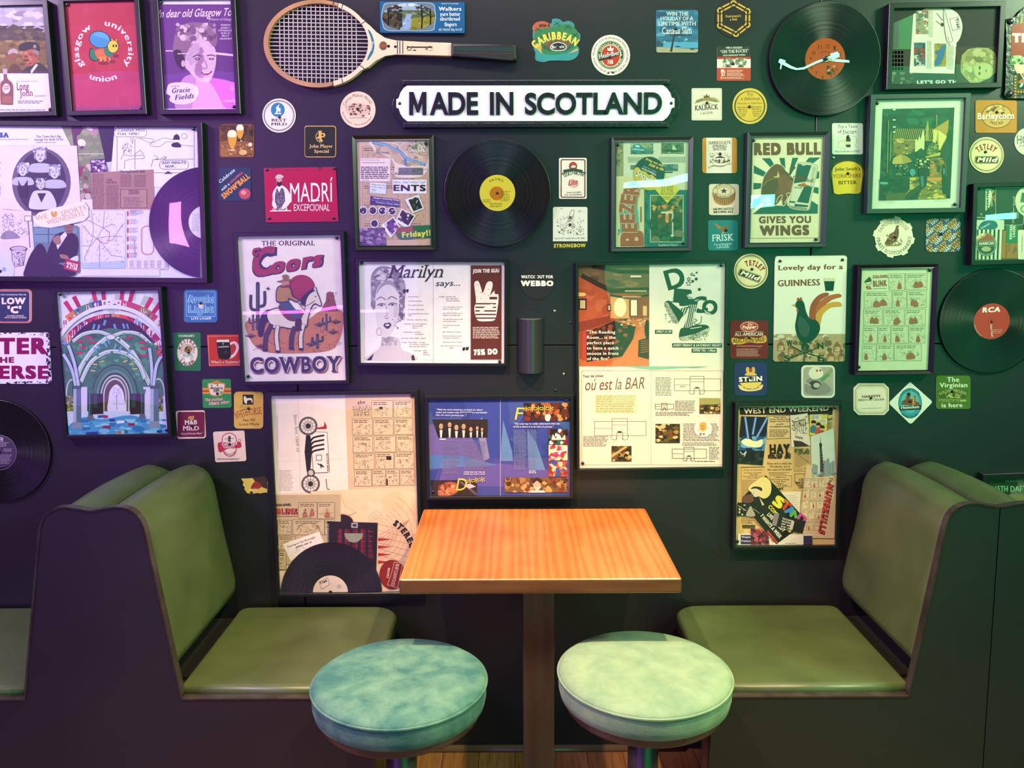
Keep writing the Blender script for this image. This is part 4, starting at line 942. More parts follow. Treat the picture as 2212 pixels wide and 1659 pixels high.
for i in range(96):
    a = i/96*2*math.pi; k = (i % 12)/12; r_ = 1.0 if .08 < k < .5 else .92
    if abs(k-.08) < .05: r_ = 1.03
    gr.append((1123+172*r_*math.cos(a), 432+172*r_*math.sin(a)))
def mat_grouse(s):
    s.A('FAMOUS GROUSE', 1123, 432, 112, -70, 62, 30, '7c3a20', .0, 1); s.T('THE', 1090, 290, 1130, 284, 14, '7c3a20', .0, 1); s.A('FINEST SCOTCH WHISKY', 1123, 432, 146, 268, 88, 28, '3a3c28', .0, 1, 1)
    s.S([(1045, 490), (1062, 455), (1085, 410), (1125, 385), (1140, 345), (1152, 333), (1164, 340), (1160, 352), (1165, 385), (1160, 430), (1140, 465), (1110, 490), (1080, 500)], '6a5436')
    s.N(1050, 390, 1165, 495, 46, ['8a7048', '4a3a24', 'a48a5c', '5c4a2e'], 4, 11, 1, ell(1108, 440, 48, 52, 20, -40)); s.L([(1108, 485), (1118, 505), (1100, 508)], 4, '4a3a24'); s.Q(1130, 440, 1195, 500, 20, '5c5434', 2.5, .5); s.P([(1040, 502), (1190, 490), (1170, 506), (1060, 510)], '8c8454'); s.P([(1164, 338), (1172, 342), (1162, 346)], '3a2c1c')
beer_mat('cream toothed round beer mat with a brown game bird, below the night street picture', tH, gr, 'e6e2ba', mat_grouse, (1133, 430))
def mat_harp(s):
    for i in range(-3, 5):
        for j in range(-2, 4):
            x, y = 1405+i*72+j*115, 430+i*71-j*25; s.T('HARP', x, y, x+56, y-53, 33, 'e4e6cc', .03, 1, 0, j == -2); x += 12; y += 40
            s.T('STAYS', x, y, x+68, y-60, 24, 'd8a63c', .06, 0, 0, 0); s.T('SARP', x+22, y+18, x+80, y-32, 24, 'd8a63c', .06, 0, 0, 0)
beer_mat('blue square beer mat covered in slanted white and gold lettering', tH, [tH.inv(*p) for p in rrect(2000, 472, 2074.5, 544, 9)], '2a5a74', mat_harp, (1522, 405))
def oct_(x0, y0, x1, y1, c): return [(x0+c, y0), (x1-c, y0), (x1, y0+c), (x1, y1-c), (x1-c, y1), (x0+c, y1), (x0, y1-c), (x0, y0+c)]
def mat_harv(s):
    s.L(oct_(1014, 173, 1240, 370, 30), 9, 'b9a87a', closed=1); s.L(oct_(1025, 184, 1229, 359, 26), 2, 'b9a87a', closed=1)
    s.T('HARVEYS', 1062, 262, 1190, 256, 17, '6a3a24', .05, 1); s.T('BRISTOL CREAM', 1036, 285, 1216, 280, 15, '6a3a24', .03, 1); s.T('The best sherry in the world', 1055, 342, 1196, 337, 9, '6a5a3c', 0, 1)
beer_mat('cream eight-sided beer mat with brown lettering, left of the diamond-shaped mat', tL, oct_(1000, 158, 1252, 383, 34), 'e3dcb8', mat_harv, (1124, 262))
def mat_hein(s):
    s.E(1402, 300, 84, '2c4a3c', 108); s.E(1402, 300, 80, '2f9aa4', 104); s.E(1402, 290, 62, '5fb0a8', 80)
    s.A('LAGER BEER', 1402, 300, 74, -52, 52, 19, '1f5a5c', .04, 0, 0, 1, 84); s.P([(1340, 310), (1345, 285), (1370, 272), (1372, 250), (1400, 248), (1402, 270), (1420, 268), (1424, 246), (1442, 246), (1444, 285), (1470, 300), (1468, 318)], '7a4a2c'); s.R(1420, 250, 1430, 312, 'c8a050'); s.R(1434, 252, 1440, 312, 'b0803c'); s.E(1392, 238, 14, '2a241c'); s.R(1380, 226, 1404, 238, '1c1c18')
    s.P([(1328, 322), (1482, 312), (1482, 345), (1328, 352)], '1e3a28'); s.T('Heineken', 1340, 343, 1466, 334, 23, 'eef0e0', .03); s.A('BEREIDT IN BIER', 1402, 300, 92, 220, 140, 13, '1f5a5c', .04, 0, 1, 1, 104)
beer_mat('white diamond-shaped beer mat with a teal oval label', tL, [(1405, 150)]+[(1550, 278), (1558, 290), (1552, 302), (1418, 440), (1405, 445), (1394, 440), (1260, 310), (1256, 298), (1262, 286), (1395, 155)], 'e2e8cc', mat_hein, (1402, 285))
def mat_virg(s):
    for t_, a, b, y, h in (('The', 1666, 1750, 150, 36), ('Virginian', 1614, 1808, 188, 34), ('is here', 1628, 1774, 330, 32)): s.T(t_, a, y, b, y-2, h, 'e6ecc4', .03)
    s.P([(1597, 212), (1620, 205), (1792, 205), (1815, 215), (1800, 262), (1612, 262)], '3a5a20'); s.A('GOLDEN VIRGINIA', 1706, 420, 200, -28, 28, 20, 'b8c06a', .02, 1); s.Q(1650, 230, 1765, 262, 30, 'b8c06a', 3, .3); s.R(1608, 274, 1802, 288, 'a8b060'); s.G(1612, 276, 1798, 287, 1, '2c4418', .6)
beer_mat('green square beer mat with white lettering, below the big right-hand record', tL, [tL.inv(*p) for p in rrect(2022, 811.5, 2096.5, 883.5, 6)], '48701f', mat_virg, (1702, 214))
def mat_webbo(s): s.T('WATCH OUT FOR', 176, 768, 436, 768, 26, 'f0eede', .05); s.T('WEBBO', 176, 832, 436, 832, 46, 'f0eede', .07)
beer_mat('plain black round beer mat with white capital lettering, above the wall light', tG, ell(308, 786, 146, 154, 44), '16181a', mat_webbo, (298, 752))
def mat_lowc(s):
    s.P(rrect(-8, 884, 246, 1136, 24), '26305e'); s.T('Low Carbohydrate Pale Ale', 8, 918, 218, 918, 13, 'e8d4d8', .03); s.T('LOW', 18, 992, 208, 992, 54, 'f2dcdc', .055, 1); s.T("'C'", 68, 1068, 172, 1068, 60, 'f2dcdc', .07, 1); s.T('FOR BEER DRINKERS', 58, 1094, 200, 1094, 11, 'e8d4d8', .03); s.T('WITH A WEIGHT PROBLEM', 38, 1110, 220, 1110, 12, 'e8d4d8', .03)
beer_mat('navy square beer mat with red and white border, left edge under the big collage', tE, rrect(-16, 868, 264, 1148, 34), 'f0d6d4', lambda s: (s.L(rrect(-9, 876, 257, 1141, 30), 9, 'c23844', closed=1), mat_lowc(s)), (112, 998))
def mat_arctic(s):
    s.L(rrect(1552, 884, 1792, 1094, 6), 5, '8fb8dc', closed=1); s.L(rrect(1564, 896, 1780, 1082, 6), 3, '5f94c4', closed=1)
    for t_, a, b, y in (('Arctic', 1572, 1770, 980), ('Light', 1580, 1768, 1062)): s.T(t_, a-4, y+3, b+4, y+3, 70, 'a8d0e8', .1); s.T(t_, a, y, b, y, 66, '356aa8', .05); s.T(t_, a+3, y-2, b-3, y-2, 62, '7fb0d8', -.0)
    s.T('LITE LAGER', 1596, 1122, 1762, 1120, 22, 'e8ecf4', .03); s.S([(1652, 990), (1672, 978), (1692, 1000), (1680, 1028), (1660, 1020)], 'e8c8c0')
beer_mat('blue square beer mat with outlined lettering, right of the flag-draped arches painting', tE, rrect(1532, 868, 1812, 1144, 26), '3a6cae', mat_arctic, (1672, 982))
def mat_kestrel(s):
    s.T("YOUNGER'S", 1486, 1266, 1618, 1264, 18, 'e8e8d8', .03, 1); s.E(1562, 1394, 88, '8f6f3c', 118); s.E(1562, 1394, 84, 'ead9c8', 113); s.E(1562, 1394, 54, 'd5c0a8', 68); s.O(1562, 1394, 56, 3, '5c4a34', 70)
    s.A('KESTREL', 1562, 1394, 58, -78, 78, 24, '26221f', .02, 1, 0, 1, 82); s.A('LAGER', 1562, 1400, 82, 232, 128, 24, '26221f', .02, 1, 1, 1, 108); s.S([(1535, 1375), (1555, 1340), (1590, 1345), (1600, 1372), (1578, 1392), (1545, 1392)], '8a6a34'); s.N(1535, 1345, 1600, 1392, 14, ['5c4626', 'a8864a', '3a2e1e'], 5, 12, 1, ell(1567, 1368, 30, 24, 16)); s.P([(1500, 1408), (1622, 1400), (1624, 1428), (1502, 1436)], 'dfe4d4'); s.T('PILSNER', 1526, 1430, 1606, 1424, 20, '2a6a48', .03, 1); s.P([(1536, 1440), (1590, 1438), (1580, 1470), (1562, 1480), (1545, 1470)], 'f0eada')
beer_mat('green beer mat with an oval white label and bird head', tE, [(1438, 1238), (1446, 1229), (1664, 1229), (1672, 1236), (1674, 1540), (1666, 1550), (1466, 1545), (1458, 1536)], '227048', mat_kestrel, (1572, 1394))
def mat_guin(s):
    s.L([(1734, 1258), (1998, 1256), (2002, 1496), (1744, 1500)], 4, 'e8a090', closed=1)
    s.S([(1908, 1318), (1960, 1302), (1992, 1350), (1960, 1420), (1915, 1446), (1918, 1424), (1950, 1400), (1968, 1355), (1950, 1322), (1912, 1336)], 'f0d8cc'); s.P(spl([(1806, 1295), (1810, 1284), (1905, 1284), (1914, 1300), (1924, 1400), (1916, 1440), (1880, 1452), (1832, 1446), (1816, 1410)]), '1c1a20'); s.P([(1806, 1288), (1908, 1286), (1912, 1308), (1806, 1308)], 'efe2c8'); s.T('GUINNESS', 1818, 1356, 1908, 1350, 12, 'e8dcc8', .03, 1); s.P([(1852, 1316), (1866, 1314), (1860, 1334)], 'c8b890'); s.O(1882, 1392, 11, 2, '777')
    s.T("What's a Guinness?", 1758, 1486, 1998, 1482, 23, 'f4e4da', .0, 1)
beer_mat('red square beer mat with a dark beer mug, right of the green mat', tE, [(1722, 1246), (2004, 1244), (2010, 1506), (1742, 1512)], 'c03428', mat_guin)
def mat_cdry(s):
    s.R(1684, 146, 1928, 166, 'd8983c'); s.R(1684, 166, 1928, 180, 'b8402c'); s.R(1684, 180, 1928, 196, 'd8983c')
    s.P([(1772, 84), (1788, 96), (1803, 80), (1820, 96), (1838, 84), (1830, 108), (1780, 108)], 'd8843c'); s.P(spl([(1732, 112), (1770, 104), (1804, 112), (1840, 104), (1876, 114), (1868, 170), (1850, 205), (1804, 216), (1756, 205), (1740, 168)]), 'd8984c'); s.P(spl([(1740, 120), (1772, 112), (1804, 120), (1838, 112), (1868, 122), (1860, 168), (1844, 198), (1804, 208), (1762, 198), (1748, 166)]), 'eedccc')
    s.N(1755, 118, 1855, 200, 10, ['3f9a60', '58a870'], 8, 22, .8); s.T('CANADA', 1752, 158, 1854, 158, 19, '8c2c34', .05, 1); s.T('DRY', 1778, 184, 1830, 184, 19, '8c2c34', .05, 1)
    for d, c, wt in ((0, 'f2dede', .11), (0, 'c83848', .03)): s.T('The perfect', 1710, 258+d, 1852, 252+d, 24, c, wt, 0, .2); s.T('Whisky mixer', 1742, 292+d, 1908, 274+d, 24, c, wt, 0, .2)
beer_mat('green square beer mat with red-gold stripe and a white shield', tI, [(1684, 84), (1694, 74), (1914, 72), (1925, 82), (1930, 300), (1920, 312), (1700, 314), (1690, 304)], '2f8a4a', mat_cdry, (1812, 194))
def mat_whorse(s):
    s.R(2022, 202, 2112, 286, '2a2018'); s.S([(2036, 262), (2030, 225), (2044, 214), (2058, 232), (2090, 230), (2104, 245), (2100, 276), (2092, 250), (2062, 252), (2056, 278), (2046, 276)], 'eedfb8'); s.N(1965, 285, 2100, 370, 12, ['dfae4e', 'c89a40'], 14, 30, .6)
    s.T('WHITE', 1968, 412, 2064, 376, 62, 'a03c2c', .0, 1); s.T('HORSE', 2058, 378, 2182, 362, 56, 'a03c2c', .0, 1); s.T('Fine Old', 2028, 426, 2124, 422, 22, '3a2c1c', .02, 1); s.T('Scotch Whisky', 1994, 460, 2162, 456, 20, '3a2c1c', .01, 1)
beer_mat('yellow tall beer mat with a white horse in a black square', tI, rrect(1950, 178, 2194, 486, 32), 'dfae50', mat_whorse, (2072, 318))
def mat_mb(s):
    s.P(rrect(1478, 346, 1706, 556, 16), '701838'); s.S([(1565, 400), (1580, 380), (1600, 384), (1616, 376), (1614, 408), (1590, 414)], 'c8884c'); s.T('M&B', 1542, 452, 1642, 450, 36, 'f0dcd4', .03, 1); s.T('MILD', 1528, 500, 1658, 500, 36, 'f0dcd4', .02, 1); s.T('“Good Honest Beer”', 1500, 538, 1688, 532, 18, 'e8ccc8', 0, 0, .3)
beer_mat('maroon square beer mat with pale border, lowest left of the cluster by the arches painting', tI, [(1465, 348), (1476, 338), (1694, 333), (1706, 342), (1716, 552), (1704, 566), (1490, 572), (1480, 562)], 'e8c4b4', mat_mb, (1598, 460))
def mat_danish(s):
    s.P(spl([(1850, 560), (1880, 528), (1912, 520), (1945, 530), (1970, 560), (1974, 640), (1960, 700), (1915, 720), (1872, 700), (1852, 640)]), 'c23a50'); s.P(spl([(1857, 562), (1884, 534), (1912, 527), (1942, 536), (1963, 562), (1967, 640), (1953, 694), (1915, 712), (1878, 694), (1859, 640)]), 'f2d2c4')
    s.L([(1872, 572), (1950, 568)], 4, '3a2c2c'); s.E(1912, 562, 12, '4a3838', 16); s.P([(1898, 595), (1926, 595), (1918, 570), (1905, 570)], '4a3838'); s.P(spl([(1816, 608), (1870, 600), (1940, 604), (2000, 596), (2010, 640), (1960, 650), (1900, 652), (1830, 684)]), 'bc2c48'); s.T('DANISH', 1852, 628, 1974, 620, 24, 'f4e0d8', .04, 1); s.T('LIGHT', 1866, 650, 1958, 642, 22, 'f4e0d8', .04, 1)
    s.O(1996, 586, 14, 4, 'c23a50'); s.A('LOW IN ALCOHOL', 1914, 650, 58, 245, 115, 14, '4a3838', .02, 0, 1); s.G(1808, 732, 2042, 748, 2, '4a3030', .5)
beer_mat('pale pink square beer mat with a red ribbon, above the left bench', tI, [(1775, 522), (1786, 512), (2026, 502), (2036, 510), (2052, 744), (2042, 756), (1806, 766), (1794, 758)], 'f0cebc', mat_danish, (1914, 616))
def mat_torn(s):
    s.P([(2105, 898), (2200, 880), (2230, 905), (2228, 990), (2150, 960)], '3a2a20'); s.S([(2085, 980), (2130, 925), (2180, 960), (2160, 985), (2120, 990)], '9a3424'); s.L([(2098, 980), (2135, 940), (2172, 965)], 5, '5c1c18'); s.T('ROW', 2084, 1002, 2140, 1000, 14, 'e8c890', .05); s.L([(2105, 900), (2085, 985)], 4, 'e8d890')
beer_mat('torn scrap of a yellow beer mat with a red emblem, low beside the left bench', tI, [(2010, 904), (2060, 902), (2200, 894), (2222, 898), (2232, 930), (2228, 1020), (2205, 1018), (2170, 1026), (2140, 1022), (2096, 1032), (2058, 1022), (2048, 1006), (2036, 990), (2040, 975), (2022, 955), (2030, 935)], 'd0b454', mat_torn, (2096, 1018))
# ------------------------------------------------------------------ things cut from sheet or cast: helper
def W2(tile, p, y): q = atY(*tile(*p), y); return q.x, q.z
def plate(tile, outl, y0, y1, off, bev=0, hole=None, seg=2):
    bm = bmesh.new()
    if hole is None:
        prism(bm, [(lambda q: (q[0]-off[0], q[1]-off[2]))(W2(tile, p, -y1)) for p in outl], -y0, -y1, 0)
        if bev:
            fs = [f for f in bm.faces if all(abs(v.co.y+y1) < 1e-6 for v in f.verts)]
            bmesh.ops.bevel(bm, geom=list({e for f in fs for e in f.edges}), offset=bev, segments=seg, affect='EDGES', profile=.6)
    else:
        rows = []
        for o, y in ((outl, y0), (outl, y1-bev), ([((a[0]*.92+b[0]*.08), (a[1]*.92+b[1]*.08)) for a, b in zip(outl, hole)], y1), ([((a[0]*.1+b[0]*.9), (a[1]*.1+b[1]*.9)) for a, b in zip(outl, hole)], y1), (hole, y1-bev), (hole, y0)):
            rows.append([bm.verts.new((q[0]-off[0], -y, q[1]-off[2])) for q in (W2(tile, p, -y1) for p in o)])
        n = len(outl)
        for a, b in zip(rows, rows[1:]+rows[:1]):
            for i in range(n): bm.faces.new((a[i], a[(i+1) % n], b[(i+1) % n], b[i]))
    return bm_mesh(bm, 'plate')
# ------------------------------------------------------------------ cast sign
c0 = atY(1158, 223); off = (c0.x, 0, c0.z)
sg = empty('cast_sign', off, 'long black cast-iron sign with raised capitals MADE IN SCOTLAND on white', 'sign')
bo = [(868, 173), (1446, 171.5), (1447, 183), (1459, 196), (1466, 207), (1470, 222), (1466, 240), (1459, 250), (1446, 263), (1446, 275), (870, 277), (869, 265), (857, 254), (849, 242), (846, 226), (850, 211), (858, 199), (869, 188)]
px_t = Tile(0, 0, 1)
link('sign_body', plate(px_t, bo, 0, .011, off, .002), sg, M['iron'])
fa = [(880, 184.5), (1432, 183.5), (1441, 191), (1448, 201), (1451, 211), (1457, 212.5), (1457, 232), (1451, 233.5), (1447, 245), (1441, 254), (1432, 261), (880, 262), (871, 255), (865, 246), (861, 234), (856, 232.5), (856, 214.5), (861, 212), (865, 200), (872, 190)]
link('white_face', plate(px_t, fa, .0085, .0118, off), sg, M['white'])
for y0, y1, xa, xb in ((173, 182, 870, 1445), (265, 275.5, 872, 1444)):
    link('border_rail', plate(px_t, [(xa, y0), (xb, y0-1), (xb, y1-1), (xa, y1)], .0, .017, off, .002), sg, M['iron'])
def raised(txt, xa, xb, yb, h, y0, y1, off):
    c = bpy.data.curves.new('t', 'FONT'); c.body = txt; c.offset = .030; c.resolution_u = 8; c.extrude = .5
    o = bpy.data.objects.new('t', c); COL.objects.link(o); bpy.context.view_layer.update()
    me = bpy.data.meshes.new_from_object(o.evaluated_get(bpy.context.evaluated_depsgraph_get())); bpy.data.objects.remove(o); bpy.data.curves.remove(c)
    X = [v.co.x for v in me.vertices]; Y = [v.co.y for v in me.vertices]; a, b = W2(px_t, (xa, yb), -y1), W2(px_t, (xb, yb-h), -y1)
    kx, ky = (b[0]-a[0])/(max(X)-min(X)), (b[1]-a[1])/(max(Y)-min(Y)); x0, z0 = min(X), min(Y)
    for v in me.vertices: v.co = (a[0]+(v.co.x-x0)*kx-off[0], -(y0+(v.co.z+.5)*(y1-y0)), a[1]+(v.co.y-z0)*ky-off[2])
    return me
link('lettering', plate(px_t, [(884+37*x, 248-49.5*y) for x, y in ((0, 0), (0, 1), (.25, 1), (.5, .42), (.75, 1), (1, 1), (1, 0), (.77, 0), (.77, .58), (.57, .12), (.43, .12), (.23, .58), (.23, 0))], .011, .0155, off), sg, M['iron'])
for t_, a, b in (('ADE', 928.5, 1032.5), ('IN', 1058.5, 1109), ('SCOTLAND', 1134, 1430.5)):
    link('lettering', raised(t_, a, b, 248, 49.5, .011, .0155, off), sg, M['iron'])
for p in ((863.5, 223.5), (1450, 223)): screw(sg, *p, .0118, off, 'screw', 1.0)
# ------------------------------------------------------------------ tennis racket
c0 = atY(686, 95); off = (c0.x, 0, c0.z)
rk = empty('tennis_racket', off, 'old wooden tennis racket with cream throat and black grip, mounted sideways at the top', 'tennis racket')
wood = simple('racket_ash_wood', (.40, .20, .085), .35, var=.2, vscale=12, coat=.3)
cream = simple('cream_lacquer', (.66, .52, .36), .3, var=.06, coat=.3)
outer = ell(560, 362, 448, 366, 64, 1.5); inner = ell(570, 360, 418, 332, 64, 1.5)
def seg(a0, a1, n=28):
    o = ell(560, 362, 448, 366, n, 1.5, a0, a1); i = ell(570, 360, 418, 332, n, 1.5, a0, a1); return o+i[::-1]
link('head_frame', plate(tB, seg(72, 292, 44), .004, .022, off, .003), rk, wood)
cr_ = ell(560, 362, 452, 370, 20, 1.5, -68, -33)+[(1000, 212), (1050, 272), (1125, 322), (1215, 343), (1678, 357), (1678, 466), (1215, 447), (1125, 460), (1050, 505), (985, 560)]+ell(560, 362, 452, 370, 20, 1.5, 34, 72)+ell(570, 360, 414, 329, 40, 1.5, -68, 72)[::-1]
link('throat', plate(tB, cr_, .003, .0235, off, .002), rk, cream)
link('grip', plate(tB, [(1676, 360), (2190, 372), (2218, 368), (2222, 500), (2190, 503), (1676, 468)], .002, .030, off, .007), rk, simple('black_leather_grip', (.012, .014, .012), .4, bump=.4, bscale=50))
bm = bmesh.new()
def strg(p, q, w_):
    a, b = W2(tB, p, -.014), W2(tB, q, -.014); d = Vector((b[0]-a[0], b[1]-a[1])); n_ = Vector((-d.y, d.x)).normalized()*w_
    prism(bm, [(a[0]+n_.x-off[0], a[1]+n_.y-off[2]), (b[0]+n_.x-off[0], b[1]+n_.y-off[2]), (b[0]-n_.x-off[0], b[1]-n_.y-off[2]), (a[0]-n_.x-off[0], a[1]-n_.y-off[2])], -.0134, -.0148)
for i in range(18):
    x = 248+i*37.5; u = max(0, 1-((x-570)/424)**2)**.5*338; strg((x-2, 360-u), (x+4, 360+u), .0009)
for i in range(19):
    y = 62+i*32.5; u = max(0, 1-((y-360)/338)**2)**.5*424; strg((570-u, y-6), (570+u, y+6), .0009)
link('strings', bm_mesh(bm, 'strings'), rk, simple('gut_strings', (.62, .52, .50), .4))
sh = Sheet(tB, .0238)
for a, b, c_, d in ((702, 0, 690, 40), (780, 22, 764, 66), (972, 170, 930, 198), (918, 545, 962, 580), (764, 656, 776, 698), (690, 680, 694, 718)): sh.part('band_stripe'); sh.L([(a, b), (c_, d)], 6, '1c2838')
sh.part('throat_decal'); sh.P(spl([(985, 245), (1010, 275), (1030, 330), (1036, 380), (1028, 430), (1000, 480), (975, 505), (985, 470), (1008, 420), (1014, 370), (1008, 315), (990, 270)]), '2a7090'); sh.T('Dunlop', 1016, 425, 1030, 348, 20, 'e8e0cc', .02, 0, .3)
sh.part('badge_decal'); sh.E(1110, 381, 32, '2a2420', 37); sh.E(1110, 381, 20, 'a05428', 22); sh.O(1110, 381, 27, 3, 'c8a878', 32); sh.E(1155, 385, 12, '1c1c1c'); sh.E(1212, 389, 11, '1c1c1c')
sh.part('shaft_print')
for x in (1226, 1246, 1270): sh.R(x, 340, x+6, 448, '1c2838')
sh.R(1310, 388, 1520, 398, '3a2c24'); sh.N(1305, 384, 1525, 424, 22, ['2c2420', '5c4838', '44362a'], 4, 12, .4)
finish(sh, rk, off, 'inkgloss')
sh = Sheet(tB, .0302); sh.cur = ('grip_seams', None)
for i in range(9): x = 1716+i*56; sh.L([(x, 390+i), (x+10, 445+i)], 4, '050505')
sh.R(1700, 437, 2200, 448, '3a241c', 1.4); sh.R(1712, 392, 2190, 428, '12302a', 1.2); finish(sh, rk, off, 'ink')
# ------------------------------------------------------------------ tin plates
def art_tin(s):
    s.P(rrect(1082, 14, 1788, 274, 10), '235f8c'); o = spl([(1140, 28), (1300, 26), (1510, 28), (1540, 90), (1545, 150), (1535, 210), (1510, 252), (1300, 254), (1140, 250), (1106, 190), (1100, 120), (1112, 60)])
    s.P([((x-1322)*1.012+1322, (y-140)*1.02+140) for x, y in o], 'e8ece8'); s.P(o, '6a7a88'); s.extra = o if convex(o) else ell(1322, 140, 222, 113, 40)
    s.R(1090, 20, 1560, 100, '93a6bc'); s.N(1090, 20, 1560, 90, 20, ['b4c2d0', '8296ae', 'c8d0d8'], 20, 50, .4); s.P([(1090, 110), (1200, 90), (1330, 84), (1450, 88), (1560, 100), (1560, 260), (1090, 260)], '56663c'); s.N(1100, 95, 1550, 125, 20, ['6c7a5a', '4c5c48', '7c8a6c'], 14, 34, .4)
    s.P([(1305, 112), (1350, 118), (1340, 150), (1360, 175), (1330, 250), (1245, 252), (1255, 200), (1290, 160)], '8ea4c4'); s.N(1260, 150, 1340, 250, 10, ['a8bcd8', '7c94b8'], 10, 22, .5)
    s.P([(1350, 150), (1545, 140), (1550, 250), (1335, 252)], '8a8230'); s.N(1350, 140, 1545, 250, 26, ['9a9034', '6c6c2c', '7c7a30'], 12, 30, .6); s.N(1100, 110, 1270, 250, 50, ['3a3426', '2c2a20', '4c4430', '5c5238'], 14, 34); s.N(1100, 35, 1270, 110, 30, ['3a3428', '2c2c24'], 8, 22, .5)
    for x, b in ((1430, 4), (1500, 0), (1150, 0)): s.L([(x, 250), (x+6, 150), (x-4, 40)], 11, '1e1a14'); [s.L([(x, 150-k*24), (x+(-1)**k*60, 118-k*24)], 4, '1e1a14') for k in range(4)]
    s.N(1380, 30, 1540, 90, 26, ['2a2a1e', '3c3a28'], 7, 18, .5); s.extra = None
    s.T('PRODUCT OF SCOTLAND', 1596, 36, 1738, 36, 10, 'd8e0e8', .02); s.T('Walkers', 1574, 90, 1760, 90, 34, 'eef0ee', .04)
    for t_, a, b, y in (('pure butter', 1588, 1752, 132), ('shortbread', 1585, 1748, 172), ('fingers', 1622, 1722, 218)): s.T(t_, a, y, b, y, 32, 'eef0ee', .02, 1)
    s.T('NET WEIGHT 300g 10·6 OZ', 1574, 258, 1766, 256, 20, 'c8dce4', .02)
card('biscuit_tin_lid', 'blue biscuit tin lid with a river landscape, mounted above the racket handle', 'tin lid', None, tB, [(1082, 10), (1090, 8), (1780, 18), (1790, 28), (1790, 268), (1780, 276), (1092, 272), (1084, 264)], '1d527c', art_tin, None, .010, 'inkgloss')
def art_madri(s):
    s.R(255, -140, 830, 300, 'b01c26'); s.N(255, -150, 830, -110, 20, ['7a3028', '8a3c30', '6a2a24'], 8, 26, .4); s.N(260, 250, 830, 295, 14, ['8a2a26', 'a02a28'], 8, 22, .4)
    s.k += 2
    s.S([(345, 20), (362, 0), (385, 0), (412, 12), (440, 40), (468, 110), (430, 160), (430, 195), (340, 198), (330, 150), (322, 110), (322, 60)], 'ece4de'); s.S([(350, 30), (380, 18), (410, 40), (418, 120), (420, 190), (345, 192), (338, 100)], '54545c'); s.Q(345, 40, 415, 185, 50, 'b8b4b4', 3, .12); s.P([(350, 8), (372, 60), (392, 8)], 'ece4de')
    s.S([(352, -62), (368, -72), (388, -62), (394, -30), (384, 2), (366, 6), (352, -10)], 'c89888'); s.S([(354, -30), (372, -22), (392, -30), (388, 0), (370, 12), (356, 0)], '2a1c1c'); s.S([(344, -52), (352, -78), (378, -84), (402, -72), (400, -58)], 'c8bcb4'); s.E(378, 66, 9, '8c2434')
    s.S([(320, 120), (332, 118), (352, 165), (345, 185), (318, 160)], 'ece4de'); s.S([(430, 110), (468, 112), (440, 160), (400, 190), (390, 176)], 'ece4de'); s.R(300, 196, 466, 204, 'ece4de', -1)
    for x, c in ((322, 0), (372, 0)): s.E(x+10, 188, 16, 'c89888', 10)
    s.T('MADRÍ', 458, 132, 790, 128, 148, 'f0e6e0', -.0); s.R(628, 116, 685, 124, 'f0e6e0'); s.T('EXCEPCIONAL', 486, 200, 765, 200, 52, 'f0e6e0', .0)
_s = None
card('tin_sign', 'red enamel tin sign with a bearded man in a waistcoat and white capitals', 'sign', 'tin signs on the wall', tF, [tF.inv(*p) for p in ((569.5, 363), (725, 360.5), (731, 478.5), (574.5, 480.5))], '9c2a2a', art_madri, [(277, -120), (800, -130), (296, 258), (798, 256)], .0025, 'inkgloss', 'screw')
